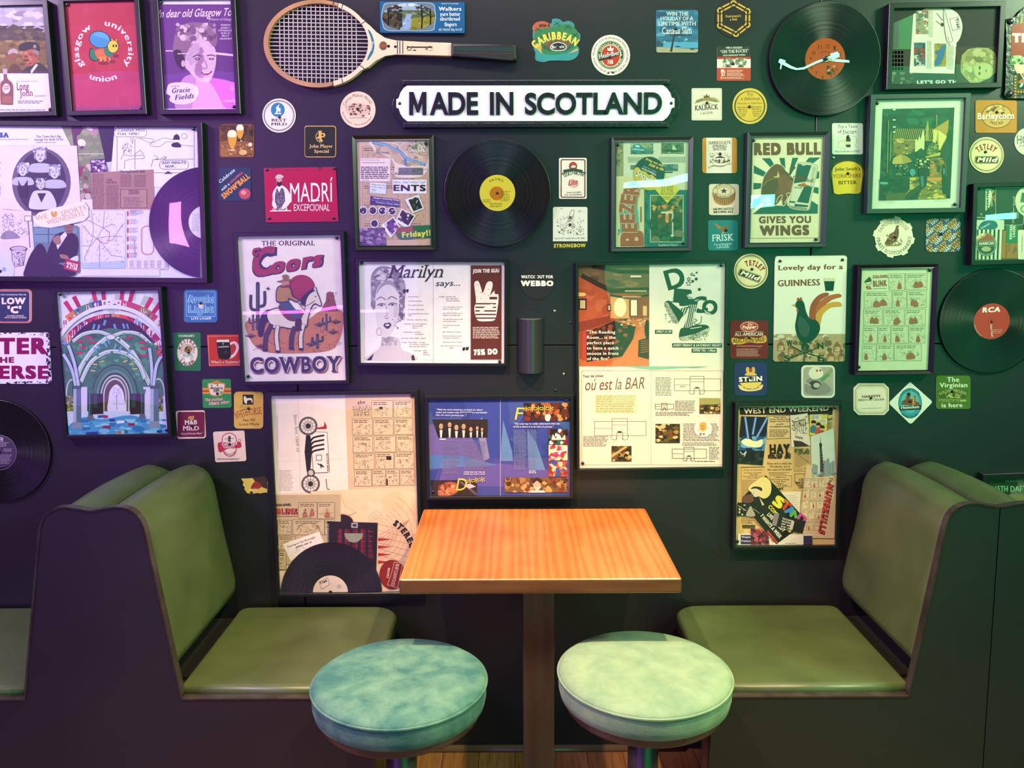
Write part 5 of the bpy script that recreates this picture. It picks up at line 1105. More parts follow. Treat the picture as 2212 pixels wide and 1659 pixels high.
def art_bird(s):
    o = [(128, 640), (134, 600), (150, 590), (715, 585), (732, 600), (716, 1455), (706, 1472), (130, 1470), (118, 1455)]
    s.R(100, 1240, 740, 1480, 'b09468'); s.N(110, 1240, 730, 1290, 24, ['c8b48c', '8c7450', 'a88a60', 'd8c8a4'], 12, 28, .7); s.N(110, 1290, 730, 1480, 70, ['b89468', '8a5c3c', '6c4a34', 'c8a878', '9c7c54', '5c4030'], 10, 34, .9)
    for x, y, w_ in ((150, 1330, 60), (240, 1360, 50), (620, 1340, 60), (560, 1420, 70), (660, 1420, 50)): s.P([(x, y), (x+w_/2, y-40), (x+w_, y), (x+w_, y+50), (x, y+50)], '8a4c34'); s.R(x+8, y+8, x+w_-8, y+46, 'c8a070'); s.B(x+12, y+14, x+24, y+28, 3, '4a3424')
    for t_, a, b, y, h in (('Lovely day for a', 163, 696, 702, 44), ('GUINNESS', 158, 506, 838, 56)): s.T(t_, a, y+8, b, y-2, h, '7a2620', .035)
    # plain weathercock in the sign's colours
    for p, c in (([(430, 1130), (470, 1010), (560, 930), (660, 905), (684, 930), (600, 960), (520, 1040), (490, 1160)], 'b24c24'), ([(440, 1150), (500, 1040), (590, 980), (670, 975), (684, 1010), (600, 1020), (530, 1080), (500, 1180)], 'd0902c'), ([(420, 1120), (430, 1000), (490, 920), (560, 895), (580, 915), (510, 960), (470, 1040), (470, 1140)], '9a3420')): s.S(p, c)
    s.S([(300, 1000), (320, 962), (350, 955), (375, 985), (390, 1050), (420, 1110), (480, 1130), (508, 1190), (480, 1260), (420, 1310), (360, 1310), (320, 1260), (300, 1180), (312, 1100), (318, 1040)], '1e2024'); s.S([(330, 1100), (370, 1110), (420, 1180), (400, 1260), (350, 1250), (325, 1180)], '3a3c42'); s.P([(302, 990), (270, 1000), (304, 1012)], 'd0902c'); s.S([(316, 960), (322, 935), (336, 945), (348, 932), (358, 956)], 'a83424'); s.S([(318, 1020), (312, 1050), (328, 1050)], 'a83424')
    s.P([(540, 785), (630, 785), (618, 880), (553, 880)], '1c1c20'); s.P([(539, 772), (632, 772), (630, 800), (541, 800)], 'd8c4a0')
    s.E(383, 1350, 32, '2a221c', 36); s.L([(383, 1350), (372, 1480)], 16, '5c3c2c'); s.L([(245, 1440), (383, 1395), (530, 1440)], 9, '2a221c'); s.L([(275, 1345), (383, 1400), (500, 1348)], 9, '2a221c')
    for t_, x, y in (('W', 232, 1345), ('N', 490, 1365), ('S', 212, 1470), ('E', 492, 1468)): s.T(t_, x, y, x+44, y-2, 52, '1e1a18', .03, 1)
card('tin_sign', 'tall cream tin sign with red lettering, an orange-and-black weathercock', 'sign', 'tin signs on the wall', tH, [(130, 640), (136, 600), (150, 591), (715, 586), (732, 600), (714, 1455), (704, 1472), (130, 1470), (118, 1455)], 'e6e0c4', art_bird, [(174, 632), (694, 622)], .003, 'inkgloss', 'screw')
def art_verse(s):
    s.N(-300, 1225, 412, 1250, 26, ['2a1c30', '4a3a50', '8c8098'], 5, 14, .6); s.N(-300, 1635, 430, 1660, 34, ['2a1c30', '4a3a50'], 5, 16, .6); s.N(385, 1230, 430, 1655, 46, ['2a1c30', '4a3a50', '1c1420'], 4, 14, 1.4); s.N(-300, 1250, 400, 1640, 26, ['6a6078', '3a2c40'], 2, 4)
    for t_, a, b, y, h, wt in (('TER', -2, 378, 1408, 136, .06), ('THE', -62, 112, 1480, 48, .06), ('ERSE', 0, 396, 1614, 110, .055)): s.T(t_, a, y, b, y, h, '86154c', wt)
    s.T('V', -96, 1614, -8, 1614, 110, '86154c', .055)
card('tin_sign', 'chipped white tin sign with crimson capitals, cut off by the left edge', 'sign', 'tin signs on the wall', tE, [(-300, 1232), (395, 1228), (410, 1245), (432, 1640), (424, 1655), (-300, 1655)], 'e8e4ee', art_verse, None, .0025, 'inkgloss')
tp = [(700, 1480), (722, 1400), (740, 700), (722, 340), (750, 290), (850, 280), (900, 250), (960, 160), (1100, 60), (1500, 60), (1500, 1540), (760, 1535)]
c0 = atY(*tP(1000, 900)); off = (c0.x, 0, c0.z)
hs = empty('hanging_sign', off, 'black iron edged red sign with white capitals, cut off by the top right corner', 'sign')
link('iron_border', plate(tP, tp, 0, .008, off, .001), hs, M['iron'])
sh = Sheet(tP, .0085); sh.cur = ('painted_face', None)
sh.P([(812, 420), (850, 375), (1500, 365), (1500, 880), (806, 880)], '9a2a14'); sh.P([(915, 370), (970, 270), (1060, 180), (1500, 170), (1500, 366)], 'c87832')
for i in range(6): sh.R(940+i*50, 240, 962+i*50, 370, '3a5a28', 8)
for t_, a, b in (('TR', 842, 1085),): sh.T(t_, a, 662, b, 662, 145, 'eeeacc', .09)
sh.R(855, 1130, 1500, 1450, '142018')
for i in range(8): sh.R(858, 1178+i*46, 892, 1208+i*46, 'c88a3c')
for i in range(12): sh.R(905+i*46, 1412, 935+i*46, 1446, 'c88a3c', up=0)
sh.R(898, 1140, 912, 1400, '3c6a2c'); sh.R(898, 1388, 1500, 1402, '3c6a2c'); sh.P([(850, 1000), (940, 985), (985, 1130), (905, 1145), (862, 1080)], 'd8d098'); sh.P([(910, 1010), (1200, 985), (1200, 1330), (1010, 1250), (930, 1120)], 'e0d8a0'); sh.P([(960, 1150), (1030, 1130), (1050, 1190), (1000, 1210)], 'b86a3c')
sh.S([(805, 890), (850, 868), (970, 870), (975, 960), (920, 985), (830, 1010), (800, 990)], 'a8c080'); sh.N(805, 870, 970, 1000, 12, ['3a7a3c', '2c5c2c', 'c8d8a0'], 14, 34); sh.S([(918, 1290), (960, 1240), (1010, 1235), (1080, 1280), (1000, 1300)], 'b86a34'); sh.S([(940, 1360), (965, 1300), (1000, 1300), (985, 1345)], 'a8c8c0'); sh.R(985, 885, 1200, 980, '9cc8b8')
finish(sh, hs, off, 'inkgloss')
for p in ((795, 335), (785, 1465)): screw(hs, *tP(*p), .0081, off, 'screw', 2.0)
# ------------------------------------------------------------------ vinyl records
def record(label, px, py, r, lab, labr, tile, art, gap=.003, name='vinyl_record', cat='record'):
    c = atY(px, py, -gap); root = None
    bm = bmesh.new()
    lathe(bm, [(.0036, .0), (r-.001, .0), (r, .0008), (r-.0004, .0018), (r-.002, .0020), (r-.006, .0016), (labr+.016, .0016), (labr+.006, .0018), (labr+.002, .0018), (.0036, .0018)], 128)
    me = bm_mesh(bm, name, True)
    root = link(name, me, None, M['vinyl'], c); root.rotation_euler = (math.pi/2, 0, 0)
    if label: tag(root, label, cat, 'vinyl records on the wall' if name == 'vinyl_record' else None)
    off = (c.x, c.y, c.z); d = gap+.0019
    sh = Sheet(tile, d); sh.cur = ('label', None); R_ = atY(px, py, -d); k = labr/ (atY(px+1, py, -d).x-R_.x)
    sh.P([(lambda q: q)(tile.inv(*proj_px(Vector((c.x+labr*math.cos(a), -d, c.z+labr*math.sin(a)))))) for a in [6.28319*i/48 for i in range(48)]], lab)
    art(sh); sh.flush()
    for cur, V, F, C in sh.done:
        o = link(cur[0], ink_mesh(cur[0], V, F, C, off), root, M['inkgloss']); o.rotation_euler = (-math.pi/2, 0, 0)
    return root, off
def spindle(root, k=1.0):
    o = link('pin', pin_mesh(), root); o.rotation_euler = (-math.pi/2, 0, 0); o.location = (0, 0, .0022); o.scale = (k, k, k)
def lab_yellow(s):
    s.O(2045, 1625, 20, 3, 'b09030'); s.E(2057, 1612, 60, 'b8701c', 58); s.O(2057, 1612, 34, 3, 'a0801c')
    s.A('SATRIL', 2057, 1612, 108, -32, 32, 20, '8a8420', .05); s.G(1940, 1660, 2010, 1690, 3, '6a6418', .4); s.G(2090, 1590, 2170, 1680, 7, '6a6418', .35); s.G(2000, 1690, 2110, 1730, 3, '6a6418', .35)
rr, _ = record('black vinyl record with a yellow-green label, under the middle of the big lettered sign', 1074.5, 417, .1512, 'd0c23a', .0505, tB, lab_yellow, .012); spindle(rr, .9)
def lab_red(s):
    s.O(1935, 1140, 32, 3, '8c2420'); s.T('RCA', 1862, 1062, 2004, 1056, 42, 'f0d8d0', .05, 0, .2); s.T('Red Seal', 1924, 1165, 1936, 1262, 17, 'f0d8d0', .02); s.A('MANUFACTURED BY RECORD SERVICE', 1935, 1140, 138, 215, 262, 9, 'd8a898', .03, 0, 0); s.G(1950, 1200, 2030, 1240, 3, 'd89088', .3)
rr, _ = record('black vinyl record with a bright red label, at the right edge above the right bench', 2141.5, 694, .152, 'b4282a', .052, tH, lab_red, .005); spindle(rr, .8)
def lab_dark(s):
    s.O(-8, 685, 146, 4, '8a7c94'); s.T('A', 2, 584, 20, 584, 22, 'e0d8e8', .03); s.B(-60, 560, 24, 590, 3, 'd8d0e0'); s.G(-60, 596, 80, 640, 4, 'a89cb0', .35); s.G(30, 650, 104, 680, 3, 'a89cb0', .35); s.G(-60, 700, 110, 780, 8, 'a89cb0', .3); s.E(-8, 685, 16, '1c1824')
record('black vinyl record with a dark purple label, cut off by the left edge', -2, 974, .153, '4a3c56', .050, tI, lab_dark, .005)
def lab_clock(s):
    for i, (x, y) in enumerate(((628, 400), (672, 452), (690, 505), (646, 576), (600, 620), (530, 640), (476, 612), (436, 560), (430, 490), (455, 440), (506, 392), (572, 386))):
        t_ = str(i+1); w_ = 10*len(t_)+6; s.T(t_, x-w_/2, y+16, x+w_/2, y+16, 32, '3a1c10', .0, 1)
    s.N(565, 545, 632, 622, 14, ['2c2a20', '5c5a44', 'a0a088'], 6, 16); s.A('DREAMLAND', 550, 495, 62, -40, 40, 8, '6a3018', .02)
rr, off = record('vinyl record made into a clock with an orange dial and pale tonearm hands', 1782, 127.5, .1545, 'a8481e', .0555, tD, lab_clock, .014, 'record_clock', 'clock')
bm = bmesh.new(); lathe(bm, [(.03, 0), (.03, .014)], 24, axis='y'); o = link('movement', bm_mesh(bm, 'movement'), rr, M['black']); o.rotation_euler = (-math.pi/2, 0, 0); o.location = (0, 0, -.014)
GREENLIT = simple('white_plastic_green_light', (.42, .78, .62), .3)  # white hands with the green neon light painted into their colour
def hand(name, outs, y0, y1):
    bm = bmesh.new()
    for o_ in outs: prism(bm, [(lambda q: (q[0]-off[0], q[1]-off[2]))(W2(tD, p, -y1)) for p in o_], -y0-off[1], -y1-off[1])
    o = link(name, bm_mesh(bm, name), rr, GREENLIT); o.rotation_euler = (-math.pi/2, 0, 0)
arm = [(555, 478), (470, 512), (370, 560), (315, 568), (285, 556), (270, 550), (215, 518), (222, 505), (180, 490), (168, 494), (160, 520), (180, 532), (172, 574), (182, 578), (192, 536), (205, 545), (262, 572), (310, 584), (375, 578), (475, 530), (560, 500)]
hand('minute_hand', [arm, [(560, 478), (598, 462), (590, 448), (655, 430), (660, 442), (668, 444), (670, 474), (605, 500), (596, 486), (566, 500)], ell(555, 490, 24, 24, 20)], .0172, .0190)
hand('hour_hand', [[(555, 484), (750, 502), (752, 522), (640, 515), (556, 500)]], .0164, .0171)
spindle(rr, 1.6); rr.children[-1].location = (0, 0, .006)
# ------------------------------------------------------------------ wall light and odd screws
c0 = atY(1146, 748); off = (c0.x, 0, c0.z)
wl_ = empty('wall_light', off, 'dark half-round up-and-down wall light, unlit, below the black round mat', 'wall light')
def halfcyl(bm, r, z0, z1, n=20, d=1.0):
    pts = [(r*math.cos(a), -d*r*math.sin(a)) for a in [math.pi*i/n for i in range(n+1)]]
    A_ = [bm.verts.new((x, y, z0)) for x, y in pts]; B_ = [bm.verts.new((x, y, z1)) for x, y in pts]; k = len(pts)
    bm.faces.new(A_); bm.faces.new(B_[::-1])
    for i in range(k): bm.faces.new((A_[i], B_[i], B_[(i+1) % k], A_[(i+1) % k]))
zt0, zt1 = atY(1146, 806, -.03).z-off[2], atY(1146, 690, -.03).z-off[2]
bm = bmesh.new(); halfcyl(bm, .0345, zt0, zt1, 24, 1.25); link('shade', bm_mesh(bm, 'shade', False), wl_, simple('anthracite_shade', (.022, .024, .03), .28))
bm = bmesh.new(); halfcyl(bm, .031, zt1, zt1+.0008, 24, 1.25); link('lens', bm_mesh(bm, 'lens'), wl_, simple('frosted_lens', (.12, .13, .15), .2))
bm = bmesh.new(); box(bm, -.038, .038, -.004, 0, zt0-.003, zt1+.003, .001, 1); link('back_plate', bm_mesh(bm, 'back_plate'), wl_, M['black'])
for i, (x, y, t_) in enumerate(((1198, 672, 'shiny screw head in the wall, right above the wall light'), (1232, 697, 'dark screw head in the wall, left of the dancing-shoes poster'), (1218, 808, 'screw head in the wall, right below the wall light'), (1200, 843, 'screw head in the wall above the blue poster'), (1800, 341, 'screw head in the wall above the yellow tombstone mat'))):
    c = atY(x, y); o = link('wall_screw', pin_mesh() if i % 2 else pin_mesh().copy(), None, None, c)
    if not i % 2: o.data.materials[0] = M['steel']
    tag(o, t_, 'screw', 'screws left in the wall')
# ------------------------------------------------------------------ framed pictures
def face(s, x, y, r, skin, hair, dark, tilt=0):
    """plain printed head: hair, face, eyes, nose, mouth"""
    s.S([(x-r*.95, y-r*.2), (x-r*.7, y-r*1.1), (x, y-r*1.4), (x+r*.75, y-r*1.1), (x+r*.95, y-r*.1), (x+r*.8, y+r*.5), (x-r*.8, y+r*.5)], hair)
    s.E(x, y, r*.68, skin, r*.95, tilt); s.R(x-r*.42, y-r*.28, x-r*.14, y-r*.2, dark); s.R(x+r*.14, y-r*.28, x+r*.42, y-r*.2, dark); s.E(x-r*.27, y-r*.08, r*.11, dark, r*.07); s.E(x+r*.27, y-r*.08, r*.11, dark, r*.07)
    s.L([(x, y), (x+r*.08, y+r*.22), (x-r*.04, y+r*.26)], r*.05, dark); s.E(x, y+r*.48, r*.22, dark, r*.07)
def art_whisky(s):
    s.R(-210, 40, 420, 300, 'a8a4b0'); s.N(-210, 40, 420, 250, 40, ['c4c0c8', '8c8894', 'b4aebc', 'd4ccd0'], 24, 60, .5)
    s.P([(-200, 250), (0, 210), (60, 235), (110, 200), (200, 240), (290, 235), (400, 290), (430, 340), (-200, 360)], '4c4238'); s.N(-100, 215, 410, 330, 40, ['3c3430', '5c5044', '6a5c44', '463c34'], 20, 45, .5)
    s.R(-200, 340, 440, 625, '7a6038'); s.N(-200, 335, 440, 620, 70, ['8c7040', '6a4c2c', '9a7c48', '5c4428', 'a08850', '6c5c38'], 16, 40, .45)
    s.S([(70, 640), (80, 560), (120, 530), (165, 560), (175, 640)], '5a3c28'); s.E(108, 470, 36, '8a5040', 44); s.P(spl([(66, 455), (80, 415), (120, 405), (148, 425), (150, 448), (110, 440)]), 'b0a4a0')
    s.S([(180, 640), (200, 580), (260, 540), (320, 520), (380, 560), (410, 610), (405, 640)], '34302e'); s.P([(255, 590), (300, 530), (318, 540), (260, 620)], 'd8d0c8'); s.S([(195, 430), (215, 410), (270, 405), (315, 430), (315, 500), (280, 540), (240, 550), (205, 530), (200, 495), (182, 480)], 'a85c44'); s.N(200, 430, 310, 535, 14, ['8a4434', 'c07858', '6c342a'], 8, 18); s.S([(270, 425), (318, 420), (322, 455), (285, 445)], '8c8078'); s.R(205, 470, 240, 476, '2c1c18', 14); s.S([(195, 500), (230, 492), (240, 505), (205, 512)], '4c2c20')
    s.P(spl([(152, 395), (180, 362), (250, 348), (310, 362), (330, 400), (325, 425), (270, 408), (200, 425), (165, 420)]), '26242a'); s.E(290, 388, 13, '8c8890', 16)
    s.R(-210, 612, 440, 945, 'e6e0ea'); s.P(spl([(24, 575), (58, 575), (62, 650), (100, 690), (112, 740), (110, 862), (95, 875), (14, 872), (6, 860), (4, 700), (30, 660)]), '7a4a26'); s.R(24, 572, 60, 618, 'b8b0b4'); s.E(52, 738, 32, 'dcd0b8', 42); s.T('Long', 32, 728, 72, 722, 15, '2c1c1c', .04, 1); s.T('John', 34, 748, 72, 742, 15, '2c1c1c', .04, 1); s.R(20, 800, 100, 862, '94602c'); s.P([(-40, 640), (2, 640), (4, 880), (-60, 880)], 'caa46c')
    s.T('This friendly Scotch', 134, 684, 318, 680, 11, '6a5c64', .01); s.T('Long', 142, 752, 240, 748, 62, '7a2c34', .02, 1); s.T('John', 166, 806, 272, 798, 56, '7a2c34', .02, 1); s.T('WHISKY', 286, 808, 386, 806, 14, '4a3c44', .01)
    s.G(148, 836, 366, 866, 2, '5c5058', .45); s.G(0, 908, 400, 924, 1, '7c7480', .5)
frame('framed whisky poster of two men in hats before hills, top left corner', tA, [(-205, 65), (370, 42), (435, 925), (-140, 945)], .013, 'e6e0ea', art_whisky, [(418, 912)])
def art_bee(s):
    s.N(560, 20, 1190, 920, 30, ['b02a40', 'b8324a'], 60, 130)
    s.A('glasgow', 862, 420, 205, 232, 333, 52, 'f0e0e8', .03); s.A('university', 862, 420, 205, 1, 127, 52, 'f0e0e8', .03); s.A('union', 862, 420, 262, 208, 152, 52, 'f0e0e8', .03, 0, 1)
    s.S([(742, 440), (760, 395), (800, 430), (820, 500), (790, 512), (750, 490)], '1c1c28'); s.S([(750, 445), (765, 405), (800, 430), (812, 500), (785, 502), (756, 482)], '2a7a5c'); s.S([(790, 430), (860, 400), (900, 440), (890, 480), (830, 500)], 'd86a3c'); s.S([(865, 410), (905, 390), (940, 440), (930, 470), (885, 465)], '2a7a5c')
    s.E(832, 330, 92, '1c2030', 72, 15); s.E(832, 330, 86, '3a8ec0', 66, 15); s.S([(775, 290), (830, 268), (890, 290), (905, 340), (870, 320)], '56a4d0'); s.E(942, 388, 48, '1c1c20', 56); s.E(942, 388, 43, 'e0c838', 51); s.L([(935, 335), (932, 325)], 7, 'e0c838'); s.L([(965, 340), (972, 330)], 7, 'e0c838'); s.E(945, 382, 7, '1c1c20', 12); s.E(968, 382, 7, '1c1c20', 12)
    for x in (835, 868, 908): s.L([(x, 480), (x+12, 500), (x+2, 515)], 9, 'd8c040')
    for x, y in ((862, 525), (935, 512), (965, 465)): s.E(x, y, 42 if x < 900 else 24, '8a1c34', 14); s.O(x, y, 42 if x < 900 else 24, 3, '3c1020', 14)
    s.T("freshers' programme 2001", 592, 914, 1180, 908, 30, '8a4a8c', .02)
frame('framed red poster with a round blue-and-yellow bee emblem ringed by white words', tA, [(545, 22), (1125, 5), (1192, 915), (605, 928)], .013, 'b42c44', art_bee, [(562, 38), (1175, 898)])
def art_song(s):
    s.R(1300, -10, 2000, 36, 'e8dce8'); s.T('In dear old Glasgow Toon', 1318, 148, 1990, 130, 66, 'f0d8f0', .01, 0, .3); s.T('(Hearts of Glasgow)', 1742, 170, 1960, 170, 20, 'e0c0e0', .0, 0, .3)
    s.S([(1500, 720), (1540, 640), (1640, 620), (1760, 700), (1860, 880), (1880, 920), (1480, 920)], 'c88ac0'); s.S([(1560, 400), (1600, 340), (1720, 320), (1790, 400), (1800, 520), (1770, 640), (1720, 690), (1640, 660), (1580, 600), (1540, 540)], 'dcb4d4')
    s.N(1560, 380, 1680, 650, 16, ['a878a4', 'b88ab4', 'c8a0c4'], 16, 40, 1.4, ell(1670, 510, 125, 175, 30)); s.S([(1450, 330), (1470, 240), (1540, 200), (1640, 185), (1740, 210), (1800, 270), (1810, 350), (1780, 390), (1720, 330), (1620, 330), (1580, 400), (1540, 480), (1520, 560), (1470, 520), (1440, 430)], '8c6488')
    s.N(1460, 190, 1800, 340, 46, ['c8a4bc', '6c4470', 'a884a4', 'd8bccc', '7c5480'], 12, 34); s.S([(1445, 430), (1500, 420), (1540, 500), (1525, 580), (1470, 530)], '3c2048'); s.E(1526, 530, 16, 'd0a8c8', 28)
    for x in (1645, 1762): s.L([(x-36, 470+(1700-x)*.1), (x, 458), (x+32, 468)], 8, '4c2850', sm=1); s.E(x, 490, 22, '4c2850', 9); s.E(x, 489, 8, 'e8d0e4', 4)
    s.L([(1705, 500), (1725, 560), (1695, 572)], 6, 'a06c9c', sm=1); s.S([(1672, 600), (1720, 608), (1770, 590), (1740, 622), (1700, 624)], 'a02c6c'); s.R(1695, 604, 1745, 611, 'f0dcec', -6); s.R(1480, 444, 1570, 450, 'f0d8e8', -2); s.R(1380, 420, 1440, 428, 'f0d8e8'); s.R(1790, 444, 1960, 462, 'e8c8e4', 6)
    for i, (t_, y, w_) in enumerate((('WORDS BY', 216, 80), ('JOHN F.', 240, 80), ('STEVENSON', 262, 120), ('MUSIC BY', 284, 76), ('BILLY', 306, 60), ('GRAHAM', 330, 96))): s.T(t_, 1880-w_/2, y, 1880+w_/2, y, 15, 'ecd0ec', .03)
    s.P(spl([(1390, 740), (1410, 700), (1480, 686), (1580, 694), (1640, 720), (1655, 770), (1640, 810), (1610, 850), (1540, 872), (1460, 866), (1412, 836), (1420, 800), (1384, 780)]), 'e8d4e4'); s.T('Sung by', 1420, 726, 1498, 722, 15, '3a2448', 0, 0, .2); s.T('Gracie', 1430, 778, 1580, 768, 44, '3a2448', .04, 0, .3); s.T('Fields', 1460, 836, 1614, 820, 46, '3a2448', .04, 0, .3)
    s.T("1/-", 1922, 752, 1960, 752, 40, 'f0d8f0', .0, 1); s.T('CHAPPELL', 1862, 850, 1990, 850, 18, 'e8c8e8', .03); s.R(1370, 906, 1990, 914, 'e0d0e0')
frame('framed purple song-sheet cover with a smiling curly-haired woman', tA, [(1322, 5), (1925, -3), (1975, 915), (1380, 915)], .013, '6a3484', art_song, [(1342, 20), (1950, 890)])
# big collage
def art_coll(s):
    Y = 1543.2
    s.part('leaflet'); s.R(-580, 1060, 586, 1560, 'e6e4f2'); s.T('SA', 0, 1148, 68, 1148, 44, '2c4a90', .09); s.T('University Sports Association', -30, 1168, 232, 1166, 13, '2c4a90', .03); s.T("This Town Ain't Big", 302, 1148, 506, 1146, 21, '2a2a3c', .04); s.T('Enough For Both Of Us', 288, 1174, 526, 1172, 21, '2a2a3c', .04); s.G(300, 1182, 470, 1196, 1, '777', .4); s.G(-60, 1290, 10, 1640, 24, '666', .4); s.L([(0, 1214), (590, 1212)], 2, 'aaa')
    s.part('rugby_photo'); s.P([(510, 1052), (855, 1052), (905, 1360), (900, 1660), (650, 1660), (640, 1220), (590, 1215)], '7a8a5c'); s.N(515, 1055, 900, 1330, 40, ['6c7c50', '8a9868', '7c8c60', '94a070'], 20, 50, .6, [(510, 1052), (855, 1052), (905, 1360), (660, 1360), (590, 1210)]); s.R(650, 1280, 890, 1286, 'd0d4c0'); s.S([(600, 1052), (690, 1052), (670, 1110), (640, 1140), (648, 1210), (620, 1225), (605, 1140)], '5c2c44'); s.S([(690, 1055), (800, 1050), (812, 1120), (770, 1130), (720, 1085)], 'b08c94'); s.R(720, 1060, 770, 1084, 'e8dce4', 20); s.E(680, 1190, 35, 'e8e4ec', 30, 30); s.S([(665, 1225), (690, 1215), (700, 1235), (672, 1245)], '6a3c60')
    s.N(650, 1360, 760, 1660, 40, ['b8a898', '94785c', '8a3c3c', 'c8bcb0', '6c7c54'], 12, 34); s.part('team_photo'); s.P([(752, 1332), (880, 1322), (892, 1430), (758, 1440)], '4a2c64'); s.N(760, 1335, 885, 1435, 40, ['d8ccd8', '6a4078', '3a2050', 'b898b0'], 6, 15)
    s.part('comic_panel'); s.R(920, 1050, 1650, 1560, 'eceaf4'); s.B(976, 1060, 1618, 1440, 4, '2a2a30'); s.RR(950, 1070, 1222, 1140, 30, 'f2f0f8'); s.L(rrect(950, 1070, 1222, 1140, 30), 3, '2a2a30', closed=1); s.T('I CANNA MISS', 962, 1098, 1205, 1096, 22, '26262c', .02); s.T('THIS TIME!', 974, 1128, 1160, 1126, 22, '26262c', .02); s.L([(1085, 1140), (1105, 1195), (1112, 1140)], 3, '2a2a30')
    s.L([(1130, 1150), (1280, 1160), (1250, 1210), (1330, 1220), (1400, 1180), (1530, 1210), (1620, 1220)], 3, '3a3a44', sm=1); s.L([(1160, 1150), (1260, 1190), (1360, 1150), (1440, 1165)], 3, '3a3a44', sm=1); s.P([(1440, 1165), (1450, 1130), (1475, 1115), (1495, 1135), (1500, 1165)], '16161c'); s.S([(1430, 1200), (1480, 1185), (1510, 1215), (1500, 1228), (1440, 1225)], '16161c'); s.L(ell(1535, 1135, 24, 22, 16), 3, '2a2a30', closed=1)
    s.L([(1008, 1330), (1030, 1290), (1090, 1300), (1190, 1295), (1195, 1320), (1100, 1325), (1040, 1340)], 3, '2a2a30', sm=1); s.L([(1120, 1290), (1170, 1250), (1200, 1290)], 3, '2a2a30'); s.Q(1020, 1190, 1100, 1280, 26, '2a2a30', 3, .4); s.L([(1040, 1340), (1036, 1410)], 3, '2a2a30'); s.L([(1125, 1160), (1125, 1410)], 3, '2a2a30'); s.L([(1260, 1390), (1275, 1330), (1618, 1325)], 3, '2a2a30'); s.L(rrect(1330, 1338, 1570, 1410, 30), 3, '2a2a30', closed=1); s.T('ANY MINUTE', 1350, 1368, 1550, 1366, 22, '26262c', .02); s.T('NOW...', 1378, 1398, 1470, 1396, 22, '26262c', .02); s.P([(1365, 1450), (1400, 1425), (1440, 1448)], '3a3444'); s.Q(1290, 1290, 1390, 1330, 8, '2a2a30', 3, .4)
    s.part('dark_card'); s.P([(815, 1052), (955, 1050), (930, 1345), (880, 1350)], '140c1c'); s.P([(888, 1352), (930, 1348), (918, 1470)], 'c8ccd8')
    s.part('newspaper_cutting'); s.P([(755, 1440), (1280, 1412), (1288, 1750), (775, 1752)], 'a88070'); s.T('Unemployed club', 1000, 1440, 1208, 1438, 24, '2a1c1c', .04, 1); s.T('Clyde', 885, 1508, 935, 1508, 22, '2a1c1c', .04, 1); s.T('marathon', 887, 1528, 970, 1528, 20, '2a1c1c', .04, 1)
    for a, b, c, d, n in ((770, 1450, 870, 1745, 26), (886, 1540, 990, 1745, 20), (1004, 1450, 1100, 1560, 10), (1118, 1455, 1220, 1560, 10)): s.G(a, b, c, d, n, '5c403a', .4, rag=.08)
    s.R(1004, 1572, 1226, 1735, 'b08a78'); s.B(1006, 1578, 1224, 1732, 4, '3a2824'); s.T('ZERABA', 1070, 1620, 1160, 1618, 36, '3a2824', .02, 1); s.G(1030, 1640, 1200, 1724, 7, '5c403a', .35)
    s.part('transit_map'); s.R(670, 1745, 1330, 2300, 'e6e2f0'); s.R(1050, 1745, 1400, 2245, 'e8e2ee'); s.P([(680, 2190), (900, 2180), (1040, 2170), (1045, 2238), (682, 2236)], 'b8cce8')
    for p in ([(682, 2050), (760, 2050), (800, 1990), (830, 1980), (900, 1970), (1020, 1970)], [(690, 1880), (760, 1960), (830, 2000), (830, 2230)], [(760, 1760), (780, 1900), (770, 2000), (700, 2160)], [(870, 1760), (860, 1900), (810, 1980), (930, 2130), (1020, 2140)], [(900, 2010), (940, 2000), (990, 1920), (1030, 1860)], [(720, 1830), (860, 1900), (930, 1870), (960, 1880)]): s.L(p, 5, '8a86b8')
    s.L([(860, 1900), (910, 1940), (905, 2000), (880, 2030), (800, 1990)], 5, 'c8546c', sm=1); s.Q(690, 1770, 1035, 2200, 90, '7c78a0', 2.5, .08); s.L(rrect(682, 1750, 1045, 2238, 10), 3, '8098c0', closed=1); s.L(rrect(1058, 1750, 1392, 2238, 10), 3, 'c09098', closed=1); s.L(rrect(1180, 1885, 1280, 2120, 40), 10, 'b83850', closed=1); s.L(rrect(1180, 1885, 1280, 2120, 40), 3, 'e8d8e0', closed=1); s.T('SUBWAY MAP', 1136, 2140, 1128, 1995, 17, 'b84860', 0)
    for x in range(6): s.R(1060, 1760+x*70, 1072, 1800+x*70, 'b84858', up=0); s.G(1078, 1755+x*70, 1150, 1800+x*70, 5, '8a8494', .35)
    s.G(1085, 1750, 1200, 1790, 4, '8a8494', .35)
    for x in (1080, 1140, 1200, 1250, 1310, 1370): s.G(x, 2170, x+40, 2232, 7, '9a8c94', .35)
    s.part('film_photo'); cx, cy = 340, 1620; s.P([(10, 1216), (640, 1214), (672, 1690), (240, 1760), (20, 1740)], 'e2dcea'); s.E(345, 1520, 245, '5c5464', 285); s.E(345, 1520, 205, '2c2834', 262)
    for x, y, r in ((335, 1300, 66), (190, 1420, 60), (455, 1440, 62), (340, 1540, 50)):
        s.S([(x-r*1.3, y+r*2), (x-r*1.2, y+r*1.1), (x, y+r*.9), (x+r*1.2, y+r*1.1), (x+r*1.4, y+r*2)], 'b8bcc8'); face(s, x, y, r*.82, 'ccd0dc', '8c90a0', '2c2c38'); s.N(x-r*.9, y-r*1.15, x+r*.9, y-r*.35, 14, ['d8dce6', '6c7080', 'a8acb8'], r*.12, r*.28)
